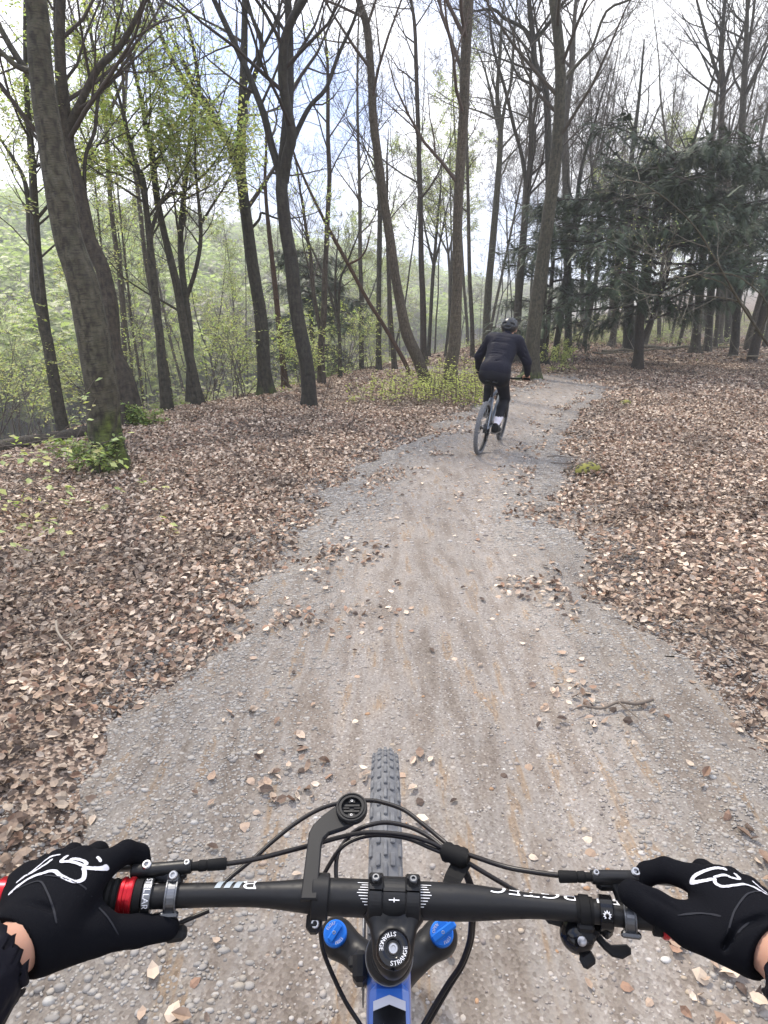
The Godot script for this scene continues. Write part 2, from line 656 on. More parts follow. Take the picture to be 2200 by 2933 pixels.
func ground() -> void:
	bumps.seed = 4
	bumps.frequency = 0.55
	bumps.fractal_octaves = 3
	edge_noise.seed = 14
	edge_noise.frequency = 0.9
	edge_noise.fractal_octaves = 3
	lay_trail()
	var xs := PackedFloat32Array()
	var ds := PackedFloat32Array()
	var x := -420.0
	while x < 300.0:
		xs.append(x)
		x += 0.22 if x > -9.0 and x < 14.0 else (0.8 if x > -24.0 and x < 40.0 else (3.0 if x > -80.0 and x < 90.0 else 12.0))
	var d := -60.0
	while d < 420.0:
		ds.append(d)
		d += 0.22 if d > -2.0 and d < 26.0 else (0.9 if d > -6.0 and d < 60.0 else (4.0 if d > -20 and d < 130.0 else 12.0))
	var g := G.new()
	var w := xs.size()
	for dd in ds:
		for xx in xs:
			var fine := xx > -14.0 and xx < 24.0 and dd < 40.0
			var h := height(xx, dd) if fine else base_height(xx, dd)
			g.v.append(Vector3(xx, h, -dd))
			var e := 0.15
			g.n.append(Vector3(base_height(xx - e, dd) - base_height(xx + e, dd), 2.0 * e, base_height(xx, dd + e) - base_height(xx, dd - e)).normalized())
			g.c.append(Color.WHITE)
	for j in ds.size() - 1:
		for k in w - 1:
			var a := j * w + k
			g.i.append(a); g.i.append(a + w); g.i.append(a + 1)
			g.i.append(a + 1); g.i.append(a + w); g.i.append(a + w + 1)
	var o := part("ground", g, M.mould, self)
	tag(o, "leaf-covered forest floor falling away to the left of the trail", "ground", "", "structure")
	# the trail: a sheet that dips under the leaf mould along its ragged edges
	var t := G.new()
	var rows := 0
	var cols := 46
	var k2 := 0.0
	while k2 < trail_pts.size() - 1.001:
		var k := int(k2)
		var fr := k2 - k
		var p := trail_pts[k].lerp(trail_pts[k + 1], fr)
		var dir := Vector2(trail_pts[k + 1].x - trail_pts[k].x, trail_pts[k + 1].y - trail_pts[k].y).normalized()
		var side := Vector2(dir.y, -dir.x)
		for s in cols:
			var off := lerpf(-p.z - 0.45, p.z + 0.45, s / (cols - 1.0))
			var q := Vector2(p.x, p.y) + side * off
			t.v.append(Vector3(q.x, trail_height(q.x, q.y), -q.y))
		rows += 1
		k2 += 0.1
	for j in rows:
		for s in cols:
			var at := j * cols + s
			var a := t.v[mini(j + 1, rows - 1) * cols + s] - t.v[maxi(j - 1, 0) * cols + s]
			var b := t.v[j * cols + mini(s + 1, cols - 1)] - t.v[j * cols + maxi(s - 1, 0)]
			var nn := b.cross(a).normalized()
			t.n.append(nn if nn.y > 0.0 else -nn)
			# fine pale dust packed in the two wheel tracks, greyer grit towards the rims
			var rr := grid_at(trail_run, t.v[at].x, -t.v[at].z, 0.0)
			var wob := edge_noise.get_noise_2d(t.v[at].x * 2.3, t.v[at].z * 0.35) * 0.30
			var track := maxf(exp(-pow((rr - 0.45 + wob) / 0.26, 2)), 0.7 * exp(-pow((rr + 0.42 + wob) / 0.3, 2)))
			var gn := 0.06 * edge_noise.get_noise_2d(t.v[at].x * 9.0, t.v[at].z * 4.0)
			var rim := smoothstep(0.5, 1.0, absf(rr) + wob)
			var cc := Color(0.69, 0.675, 0.655).lerp(Color(0.83, 0.815, 0.795), track).lerp(Color(0.58, 0.57, 0.545), rim * 0.6)
			t.c.append(Color(cc.r + gn, cc.g + gn, cc.b + gn))
	for j in rows - 1:
		for s in cols - 1:
			var a := j * cols + s
			t.i.append(a); t.i.append(a + cols); t.i.append(a + 1)
			t.i.append(a + 1); t.i.append(a + cols); t.i.append(a + cols + 1)
	var path := part("path", t, M.earth, self)
	tag(path, "pale gravelly bike trail curving right through the wood", "path", "", "structure")


func leaf_mesh(curl: float, wide: float, fold: float) -> ArrayMesh:
	var g := G.new()
	var mid := [Vector3(0, 0, -0.5), Vector3(0, 0.02, -0.2), Vector3(0, 0.03, 0.15), Vector3(0, 0, 0.5)]
	for k in 4:
		mid[k].y += curl * (mid[k].z * mid[k].z) * 2.0
	var l := [Vector3(-wide, fold, -0.22), Vector3(-wide * 0.9, fold * 1.2, 0.14)]
	for k in 2:
		l[k].y += curl * l[k].z * l[k].z
	for s in [1.0, -1.0]:
		var e := Vector3(s, 1, 1)
		g.flat(mid[0] * e, mid[1] * e, l[0] * e, Vector3.UP)
		g.flat(mid[1] * e, l[1] * e, l[0] * e, Vector3.UP)
		g.flat(mid[1] * e, mid[2] * e, l[1] * e, Vector3.UP)
		g.flat(mid[2] * e, mid[3] * e, l[1] * e, Vector3.UP)
	return g.done()


func pebble_mesh(seed_: int) -> ArrayMesh:
	var r := RandomNumberGenerator.new()
	r.seed = seed_
	var g := G.new()
	var p: Array = []
	for k in 3:
		var el: float = [-0.5, 0.1, 0.62][k]
		for s in 6:
			var a := TAU * (s + 0.5 * k) / 6.0
			p.append(Vector3(cos(a) * cos(el), sin(el) * 0.62, sin(a) * cos(el)) * r.randf_range(0.75, 1.1))
	p.append(Vector3(0, 0.62, 0))
	for k in 2:
		for s in 6:
			var a: Vector3 = p[k * 6 + s]
			var b: Vector3 = p[k * 6 + (s + 1) % 6]
			var c: Vector3 = p[(k + 1) * 6 + s]
			var d: Vector3 = p[(k + 1) * 6 + (s + 1) % 6]
			for q in [[a, b, c], [b, d, c]]:
				g.tri(q[0], q[1], q[2], q[0].normalized(), q[1].normalized(), q[2].normalized())
	for s in 6:
		g.tri(p[12 + s], p[12 + (s + 1) % 6], p[18], p[12 + s].normalized(), p[12 + (s + 1) % 6].normalized(), Vector3.UP)
	return g.done()


func litter() -> void:
	rng.seed = 7
	var tones := [Color(0.51, 0.415, 0.335), Color(0.41, 0.32, 0.255), Color(0.34, 0.255, 0.20), Color(0.19, 0.128, 0.094), Color(0.07, 0.046, 0.035), Color(0.27, 0.165, 0.115), Color(0.58, 0.48, 0.395), Color(0.33, 0.235, 0.175)]
	var kinds := [leaf_mesh(0.4, 0.3, 0.10), leaf_mesh(-0.35, 0.34, -0.07), leaf_mesh(0.2, 0.25, 0.2)]
	var bufs := [PackedFloat32Array(), PackedFloat32Array(), PackedFloat32Array()]
	var patch := FastNoiseLite.new()
	patch.frequency = 0.45
	patch.fractal_octaves = 3
	# [d from, d to, x from, x to, leaves per square metre, size]
	for z in [[0.4, 3.4, -4.2, 4.4, 1350.0, 0.041], [3.4, 7.0, -7.0, 7.4, 1050.0, 0.046], [7.0, 13.0, -9.5, 12.4, 620.0, 0.055], [13.0, 24.0, -8.0, 22.0, 240.0, 0.078], [24.0, 42.0, -3.0, 34.0, 55.0, 0.14], [-2.0, 0.4, -3.0, 3.0, 250.0, 0.055]]:
		var n := int((z[1] - z[0]) * (z[3] - z[2]) * z[4])
		for k in n:
			var d := rnd(z[0], z[1])
			var x := rnd(z[2], z[3])
			if absf(x) > 0.70 * (d + 0.9) + 1.2 and d > 0.4:
				continue
			var e := trail_dist(x, d)
			var pn := patch.get_noise_2d(x, d)
			var keep := 1.0
			var fringe := 0.0
			if e < 0.9:
				var ee := e + edge_noise.get_noise_2d(x, d) * 0.75 + 0.3 * pn
				keep = clampf((ee + 0.42) / 0.85, 0.0, 1.0)
				keep = pow(keep, 1.35)
				fringe = 1.0 - keep
				keep = maxf(keep, (0.005 + 0.02 * maxf(0.0, pn)) * (1.0 if e < -0.4 else 3.0))
			if rng.randf() > keep:
				continue
			var h := height(x, d) if e > -0.05 else maxf(trail_height(x, d), height(x, d))
			var s: float = z[5] * rnd(0.62, 1.3)
			var tilt := rnd(0.0, 1.15) if fringe < 0.9 else rnd(0, 0.25)
			var b := Basis(Vector3(cos(rnd(0, TAU)), 0, sin(rnd(0, TAU))).normalized(), tilt) * Basis(Vector3.UP, rnd(0, TAU))
			var t: Color = tones[mini(int(rng.randf() * 8.0), 7)]
			var v := rnd(0.75, 1.2) * (1.0 + 0.22 * pn) * (0.75 if pn < -0.36 else 1.0)
			push(bufs[k % 3], b.scaled(Vector3.ONE * s), Vector3(x, h + 0.006 + rnd(0.0, 0.045) * (1.0 - fringe), -d), Color(t.r * v, t.g * v * 0.985, t.b * v * 0.93))
	for k in 3:
		var o := scatter("fallen_leaves", kinds[k], M.dead_leaf, bufs[k], self)
		tag(o, ["curled brown beech leaves strewn over the whole forest floor", "arched pale tan leaves lying among the brown litter", "folded dry leaves mixed into the litter beside the trail"][k], "leaf litter", "", "stuff")
	# pebbles of the trail
	var stones := [PackedFloat32Array(), PackedFloat32Array()]
	var sc := [Color(0.28, 0.245, 0.215), Color(0.32, 0.285, 0.25), Color(0.25, 0.22, 0.195), Color(0.30, 0.27, 0.245), Color(0.17, 0.145, 0.13), Color(0.33, 0.27, 0.205), Color(0.38, 0.35, 0.32), Color(0.33, 0.295, 0.265)]
	for z in [[0.9, 4.0, 120000, 0.0038], [4.0, 9.0, 90000, 0.0072], [9.0, 20.0, 30000, 0.012], [-1.5, 0.9, 9000, 0.006]]:
		for k in z[2]:
			var d := rnd(z[0], z[1])
			var cx := table([[0, 0.25], [3, 0.25], [5, 0.5], [6.8, 0.9], [8.3, 1.45], [10.5, 2.3], [12.4, 3.1], [14.1, 3.95], [20, 4.6]], d)
			var x: float = cx + rnd(-1.9, 1.9)
			var e := trail_dist(x, d)
			if e > 0.55:
				continue
			# loose gravel lies thickest along the edges, the wheels sweep the middle
			var loose := 0.5 + 0.5 * patch.get_noise_2d(x * 1.7 + 40.0, d * 0.9)
			if rng.randf() > 0.14 + 0.42 * clampf((e + 0.7) / 0.6, 0.0, 1.0) + 0.5 * (loose - 0.5):
				continue
			var big := pow(rng.randf(), 9.0)
			var fr := smoothstep(-0.7, -0.15, e) * (1.0 if x < cx else 0.6)
			var s: float = z[3] * (rnd(0.55, 1.15) + big * 1.7) * (1.0 + 0.3 * fr)
			var t: Color = sc[int(rng.randf() * 8.0)]
			if rng.randf() < 0.02:
				t = Color(0.33, 0.20, 0.115)
			elif rng.randf() < 0.012:
				t = Color(0.47, 0.45, 0.42)
			var v := rnd(0.85, 1.15)
			var h := maxf(trail_height(x, d), height(x, d)) if e > -0.15 else trail_height(x, d)
			if fr > 0.3:
				t = t.lerp(Color(0.235, 0.225, 0.205), 0.55)
			push(stones[k % 2], Basis(Vector3.UP, rnd(0, TAU)).scaled(Vector3(s * rnd(0.8, 1.5), s * rnd(0.5, 1.0), s)), Vector3(x, h, -d), Color(t.r * v, t.g * v, t.b * v))
	for k in 2:
		var o := scatter("gravel", pebble_mesh(3 + k), M.stone, stones[k], self)
		tag(o, ["small grey and tan pebbles bedded in the trail", "loose angular grit along the trail and its edges"][k], "gravel", "", "stuff")


# ---------------------------------------------------------------- trees
var grain := FastNoiseLite.new()
var twig_min := 0.0022


func limb_points(flat: Array) -> Array:
	var p := PackedVector3Array()
	var r := PackedFloat32Array()
	for k in range(0, flat.size(), 4):
		p.append(Vector3(flat[k], flat[k + 1], -flat[k + 2]))
		r.append(flat[k + 3])
	return [p, r]


func smooth_line(p: PackedVector3Array, r: PackedFloat32Array, sub: int) -> Array:
	var q := PackedVector3Array()
	var s := PackedFloat32Array()
	var n := p.size()
	for k in n - 1:
		for e in sub:
			var t := float(e) / sub
			q.append(p[k].cubic_interpolate(p[k + 1], p[maxi(k - 1, 0)], p[mini(k + 2, n - 1)], t))
			s.append(lerpf(r[k], r[k + 1], t))
	q.append(p[n - 1])
	s.append(r[n - 1])
	return [q, s]


# a trunk or thick limb with lumps, root buttresses and moss
func bole(g: G, p: PackedVector3Array, r: PackedFloat32Array, sides: int, flare: float, col: Color, moss_high := 0.0, phase := 0.0) -> void:
	var m := p.size()
	var u := Vector3.RIGHT
	var first := g.v.size()
	var green := Color(0.13, 0.17, 0.028)
	for k in m:
		var t := (p[mini(k + 1, m - 1)] - p[maxi(k - 1, 0)]).normalized()
		u = (u - t * u.dot(t)).normalized()
		var w := u.cross(t)
		var h := p[k].y - p[0].y
		for s in sides:
			var a := TAU * s / sides
			var o := u * cos(a) + w * sin(a)
			var lump := grain.get_noise_3dv((p[k] + o * r[k]) * Vector3(3.2, 1.2, 3.2))
			var toe := maxf(0.0, 0.35 + 0.65 * cos(5.0 * a + phase) + 0.5 * cos(2.0 * a + phase * 2.0))
			var rr := r[k] * (1.0 + 0.10 * lump + flare * exp(-h / 0.22) * toe)
			var q := p[k] + o * rr
			g.v.append(q)
			g.n.append((o + Vector3(0, 0.5 * flare * exp(-h / 0.16), 0)).normalized())
			var big := grain.get_noise_3dv(q * Vector3(1.6, 0.7, 1.6) + Vector3(9, 0, 0))
			var c := col * (1.0 + 0.35 * big)
			if moss_high > 0.0:
				var mn := grain.get_noise_3dv(q * 7.0) * 0.5 + grain.get_noise_3dv(q * 19.0) * 0.35 + (moss_high - h) / moss_high * 0.5
				if mn > 0.12:
					c = c.lerp(green * (0.8 + 0.6 * grain.get_noise_3dv(q * 30.0)), 0.85)
			c.a = 1.0
			g.c.append(c)
	for k in m - 1:
		for s in sides:
			var a0 := first + k * sides + s
			var a1 := first + k * sides + (s + 1) % sides
			g.i.append(a0); g.i.append(a1); g.i.append(a0 + sides)
			g.i.append(a1); g.i.append(a1 + sides); g.i.append(a0 + sides)
	# true normals for the lumps
	for k in m:
		for s in sides:
			var at := first + k * sides + s
			var around := g.v[first + k * sides + (s + 1) % sides] - g.v[first + k * sides + (s + sides - 1) % sides]
			var along := g.v[first + mini(k + 1, m - 1) * sides + s] - g.v[first + maxi(k - 1, 0) * sides + s]
			var nn := along.cross(around).normalized()
			if nn.dot(g.n[at]) < 0.0:
				nn = -nn
			g.n[at] = nn


# a branch that bends upwards, with side branches down to the given level; tips are collected for leaves
func branch(g: G, p: Vector3, d: Vector3, length: float, r: float, level: int, last: int, up: float, tips: PackedVector3Array, dirs: PackedVector3Array, kids := 5) -> void:
	var n: int = [7, 5, 4, 3][mini(level, 3)]
	var pts := PackedVector3Array([p])
	var rad := PackedFloat32Array([r])
	var q := p
	var dd := d
	var wig := 0.16 if level == 0 else 0.24
	for k in n:
		dd = (dd + Vector3(rnd(-wig, wig), rnd(-wig, wig) + up / n, rnd(-wig, wig))).normalized()
		q += dd * length / n
		pts.append(q)
		rad.append(maxf(r * (1.0 - 0.82 * (k + 1.0) / n), twig_min))
	g.tube(pts, rad, 6 if r > 0.03 else (4 if r > 0.012 else 3))
	if level >= last:
		tips.append(q); dirs.append(dd)
		tips.append(pts[n - 1]); dirs.append(dd)
		return
	var cnt := kids + (1 if rng.randf() < 0.5 else 0)
	var az := rnd(0, TAU)
	for k in cnt:
		var t := lerpf(0.22, 0.98, (k + rnd(0.0, 0.8)) / cnt)
		var f := t * n
		var e := mini(int(f), n - 1)
		var at := pts[e].lerp(pts[e + 1], f - e)
		var axis := (pts[e + 1] - pts[e]).normalized()
		var side := axis.cross(Vector3(0.3, 1, 0.2)).normalized()
		az += 2.4
		var out := side.rotated(axis, az)
		var ang := rnd(0.55, 0.95)
		var cd := (axis * cos(ang) + out * sin(ang)).normalized()
		branch(g, at, cd, length * rnd(0.42, 0.68) * (1.15 - 0.5 * t), lerpf(rad[e], rad[e + 1], f - e) * 0.62, level + 1, last, up * 0.8, tips, dirs, kids)


func leaf(g: G, at: Vector3, along: Vector3, up: Vector3, size: float, c: Color) -> void:
	var side := along.cross(up).normalized() * size * 0.34
	var mid := at + along * size * 0.5 + up * size * 0.05
	var tip := at + along * size - up * size * 0.08
	g.col = c
	g.flat(at, mid + side, tip, up)
	g.flat(at, tip, mid - side, up)


# leaves set flat along the last twigs, as beech holds them
func leaves_on(g: G, tips: PackedVector3Array, dirs: PackedVector3Array, per: int, size: float, spread: float, tone := Color(0.54, 0.55, 0.27)) -> void:
	for k in tips.size():
		var d := Vector3(dirs[k].x, dirs[k].y * 0.35, dirs[k].z).normalized()
		var shade := rnd(0.75, 1.2)
		for e in per:
			var a := rnd(-1.3, 1.3)
			var along := (d.rotated(Vector3.UP, a) + Vector3(0, rnd(-0.45, 0.15), 0)).normalized()
			var at := tips[k] - dirs[k] * rnd(0.0, spread) + Vector3(rnd(-1, 1), rnd(-0.25, 0.25), rnd(-1, 1)) * (0.02 + spread * 0.16)
			var up := Vector3(rnd(-0.5, 0.5), 1, rnd(-0.5, 0.5)).normalized()
			var v := shade * rnd(0.8, 1.25)
			leaf(g, at, along, up, size * rnd(0.7, 1.2), Color(tone.r * v * rnd(0.85, 1.2), tone.g * v, tone.b * v))


# a tree set out limb by limb: [x, y, distance ahead, radius] along each limb, trunk first
func big_tree(called: String, label: String, cat: String, limbs: Array, o := {}) -> Node3D:
	var t0: Array = limbs[0]
	var at := Vector3(t0[0], height(t0[0], t0[2]), -t0[2])
	var root := thing(called, label, cat, at, o.get("group", ""))
	var col: Color = o.get("bark", Color(0.078, 0.068, 0.055))
	var twigs := G.new()
	twigs.col = o.get("twig", Color(col.r * 0.62, col.g * 0.58, col.b * 0.56))
	var tips := PackedVector3Array()
	var dirs := PackedVector3Array()
	var first := true
	twig_min = 0.003 if at.z < -9.5 else 0.0022
	for flat in limbs:
		var lp := limb_points(flat)
		var p: PackedVector3Array = lp[0]
		var r: PackedFloat32Array = lp[1]
		for k in p.size():
			p[k] -= at
		if first and not o.get("lifted", false):
			if p[0].y > 0.25:
				p.insert(0, Vector3(p[0].x, -0.12, p[0].z))
				r.insert(0, r[0] * 1.05)
			else:
				p[0].y = -0.12
		# grow on past the last point given
		var n := p.size()
		var dir := (p[n - 1] - p[n - 2]).normalized()
		var ext: float = o.get("grow", 1.0) * r[n - 1] * 48.0
		var base_n := n
		if ext > 0.05:
			for k in 4:
				dir = (dir + Vector3(rnd(-0.16, 0.16), 0.12, rnd(-0.16, 0.16))).normalized()
				p.append(p[p.size() - 1] + dir * ext / 4.0)
				r.append(r[base_n - 1] * (1.0 - 0.21 * (k + 1)))
		var sm := smooth_line(p, r, 3)
		p = sm[0]
		r = sm[1]
		var g := G.new()
		var thick := r[0] > 0.05
		bole(g, p, r, 18 if first and thick else (10 if thick else 7), o.get("flare", 0.75) if first else 0.0, col, o.get("moss", 0.0) if first else 0.0, rnd(0, 6))
		part("trunk" if first else "limb", g, M[o.get("mat", "bark")], root)
		# side branches
		var bn: int = o.get("branches", 7)
		var from: float = o.get("from", 0.5) if first else 0.2
		var total := p.size()
		for k in bn:
			var f := lerpf(from, 0.99, (k + rnd(0, 0.9)) / bn) * (total - 1)
			var e := mini(int(f), total - 2)
			var axis := (p[e + 1] - p[e]).normalized()
			var out := axis.cross(Vector3(0.2, 0.5, 1)).normalized().rotated(axis, rnd(0, TAU))
			var ang := rnd(0.6, 1.1)
			var br := clampf(r[e] * 0.42, 0.006, 0.05)
			branch(twigs, p[e], (axis * cos(ang) + out * sin(ang)).normalized(), br * rnd(55, 85) + 0.35, br, 1, o.get("last", 4), 0.5, tips, dirs, o.get("kids", 3))
		first = false
	if twigs.v.size():
		part("crown", twigs, M.twig, root)
	if o.has("leaves"):
		var lg := G.new()
		leaves_on(lg, tips, dirs, o.leaves, o.get("leaf", 0.06), o.get("spread", 0.3), o.get("tone", Color(0.54, 0.55, 0.27)))
		part("foliage", lg, M.green_leaf, root)
	return root


# a whole tree for the depth of the wood
func wood_tree(called: String, label: String, tall: float, girth: float, fork: float, leafy: int, col: Color, lean: float, group: String, limbs := 20) -> Node3D:
	var root := thing(called, label, "tree", Vector3.ZERO, group)
	var g := G.new()
	var tw := G.new()
	tw.col = Color(col.r * 0.7, col.g * 0.66, col.b * 0.65)
	var tips := PackedVector3Array()
	var dirs := PackedVector3Array()
	var stems := 1 if fork >= 1.0 else 2 + rng.randi() % 2
	var p := PackedVector3Array([Vector3(0, -0.4, 0)])
	var r := PackedFloat32Array([girth * 1.1])
	var d := Vector3(rnd(-lean, lean), 1, rnd(-lean, lean)).normalized()
	var top := tall * (fork if stems > 1 else 0.95)
	for k in 9:
		d = (d + Vector3(rnd(-0.07, 0.07), 0.05, rnd(-0.07, 0.07))).normalized()
		p.append(p[k] + d * top / 9.0)
		r.append(girth * (1.0 - (0.35 if stems > 1 else 0.85) * (k + 1) / 9.0))
	var sm := smooth_line(p, r, 2)
	bole(g, sm[0], sm[1], 9, 0.35, col, 0.0, rnd(0, 6))
	part("trunk", g, M.bark, root)
	var heads: Array = []
	if stems > 1:
		var a0 := rnd(0, TAU)
		for s in stems:
			var a := a0 + TAU * s / stems
			var lg := G.new()
			var q := PackedVector3Array([p[9] - d * 0.1])
			var w := PackedFloat32Array([r[9] * 0.8])
			var dd := (d + Vector3(cos(a), 0, sin(a)) * rnd(0.35, 0.6)).normalized()
			for k in 6:
				dd = (dd + Vector3(rnd(-0.12, 0.12), 0.09, rnd(-0.12, 0.12))).normalized()
				q.append(q[k] + dd * (tall - top) / 6.0)
				w.append(r[9] * 0.8 * (1.0 - 0.85 * (k + 1) / 6.0))
			bole(lg, q, w, 7, 0.0, col)
			part("limb", lg, M.bark, root)
			heads.append([q, w, 11, 0.12])
	else:
		heads.append([p, r, limbs, 0.38])
	for hd in heads:
		var q: PackedVector3Array = hd[0]
		var w: PackedFloat32Array = hd[1]
		for k in hd[2]:
			var f := lerpf(hd[3], 0.98, (k + rnd(0, 0.8)) / hd[2]) * (q.size() - 1)
			var e := mini(int(f), q.size() - 2)
			var axis := (q[e + 1] - q[e]).normalized()
			var out := axis.cross(Vector3(0.2, 0.5, 1)).normalized().rotated(axis, rnd(0, TAU))
			var ang := rnd(0.55, 1.05)
			var br := clampf(lerpf(w[e], w[e + 1], f - e) * 0.45, 0.012, 0.06)
			branch(tw, q[e].lerp(q[e + 1], f - e), (axis * cos(ang) + out * sin(ang)).normalized(), br * rnd(45, 70) + 0.6, br, 1, 4, 0.35, tips, dirs, 4)
	part("crown", tw, M.twig, root)
	if leafy > 0:
		var lg := G.new()
		leaves_on(lg, tips, dirs, leafy, 0.09, 0.4)
		part("foliage", lg, M.green_leaf, root)
	return root


# many-stemmed young beech with flat sprays of new leaves
func sapling(called: String, label: String, where: Vector3, tall: float, stems: int, per: int, tone := Color(0.53, 0.56, 0.22), group := "") -> Node3D:
	var root := thing(called, label, "shrub", where, group)
	var g := G.new()
	g.col = Color(0.085, 0.07, 0.055)
	var tips := PackedVector3Array()
	var dirs := PackedVector3Array()
	for s in stems:
		var a := rnd(0, TAU)
		var d := Vector3(cos(a) * 0.5, 1, sin(a) * 0.5).normalized()
		branch(g, Vector3(rnd(-0.2, 0.2), -0.05, rnd(-0.2, 0.2)), d, tall * rnd(0.7, 1.05), 0.014, 1, 3, -0.1, tips, dirs, 5)
	part("stems", g, M.twig, root)
	var lg := G.new()
	leaves_on(lg, tips, dirs, per, 0.055, 0.16, tone)
	part("foliage", lg, M.green_leaf, root)
	return root


func spray_mesh() -> ArrayMesh:
	var g := G.new()
	for k in 9:
		var t := k / 8.0
		var at := Vector3(0, -0.22 * t * t, t * 0.8)
		for s in [-1.0, 1.0]:
			var d := Vector3(s * 0.85, -0.12 - 0.2 * t, 0.55).normalized() * lerpf(0.36, 0.13, t)
			var w := Vector3(-0.3 * s, 0.1, 0.85).normalized() * 0.045
			g.flat(at - w, at + d, at + w, Vector3.UP)
	var tail := Vector3(0, -0.24, 1.0)
	g.flat(Vector3(-0.02, -0.2, 0.78), tail, Vector3(0.02, -0.2, 0.78), Vector3.UP)
	return g.done()


# yew: dark drooping boughs in loose tiers
func yew(called: String, label: String, limbs: Array, o: Dictionary) -> void:
	var root := big_tree(called, label, "tree", limbs, {"bark": Color(0.075, 0.055, 0.045), "branches": 0, "grow": 0.3, "flare": 0.35, "mat": "rough_bark"})
	var g := G.new()
	g.col = Color(0.045, 0.035, 0.028)
	var buf := PackedFloat32Array()
	var lo: float = o.low
	var hi: float = o.high
	for b in o.boughs:
		var t: float = (b + rnd(0, 0.9)) / float(o.boughs)
		var y := lerpf(lo, hi, t)
		var reach: float = o.reach * (1.0 - 0.5 * pow(t, 2.6)) * rnd(0.55, 1.1)
		var a: float = b * 2.4 + rnd(-0.4, 0.4)
		var base := Vector3(float(o.lean) * y / hi, y, 0)
		var d := Vector3(cos(a), rnd(-0.05, 0.5), sin(a)).normalized()
		var p := PackedVector3Array([base])
		var r := PackedFloat32Array([0.05])
		for k in 8:
			d = (d + Vector3(rnd(-0.16, 0.16), rnd(-0.07, 0.05) - 0.012 * k, rnd(-0.16, 0.16))).normalized()
			p.append(p[k] + d * reach / 8.0)
			r.append(0.05 * (1.0 - 0.11 * (k + 1)))
		g.tube(p, r, 5)
		for k in range(2, 9):
			for s in o.get("dense", 4):
				var at := p[k]
				var sd := Vector3(d.z, 0, -d.x) * (1.0 if s % 2 == 0 else -1.0) + d * 0.7 + Vector3(rnd(-0.6, 0.6), rnd(-0.35, 0.45), rnd(-0.6, 0.6))
				sd = sd.normalized()
				var ln := rnd(0.3, 0.95)
				g.tube(PackedVector3Array([at, at + sd * ln * 0.6, at + sd * ln + Vector3(0, -0.12, 0)]), PackedFloat32Array([0.012, 0.008, 0.003]), 3)
				for e in 8:
					var q := at + sd * ln * (0.2 + 0.11 * e) + Vector3(rnd(-0.16, 0.16), rnd(-0.2, 0.14), rnd(-0.16, 0.16))
					var z := (sd + Vector3(rnd(-0.9, 0.9), rnd(-0.75, 0.35), rnd(-0.9, 0.9))).normalized()
					var x := Vector3.UP.cross(z).normalized()
					var bs := Basis(x, z.cross(x), z)
					var v := rnd(0.6, 1.5)
					push(buf, bs.scaled(Vector3.ONE * rnd(0.24, 0.46)), q, Color(0.038 * v, 0.058 * v, 0.027 * v))
	part("boughs", g, M.twig, root)
	scatter("foliage", spray_mesh(), M.needle, buf, root).set_meta("kind", "stuff")


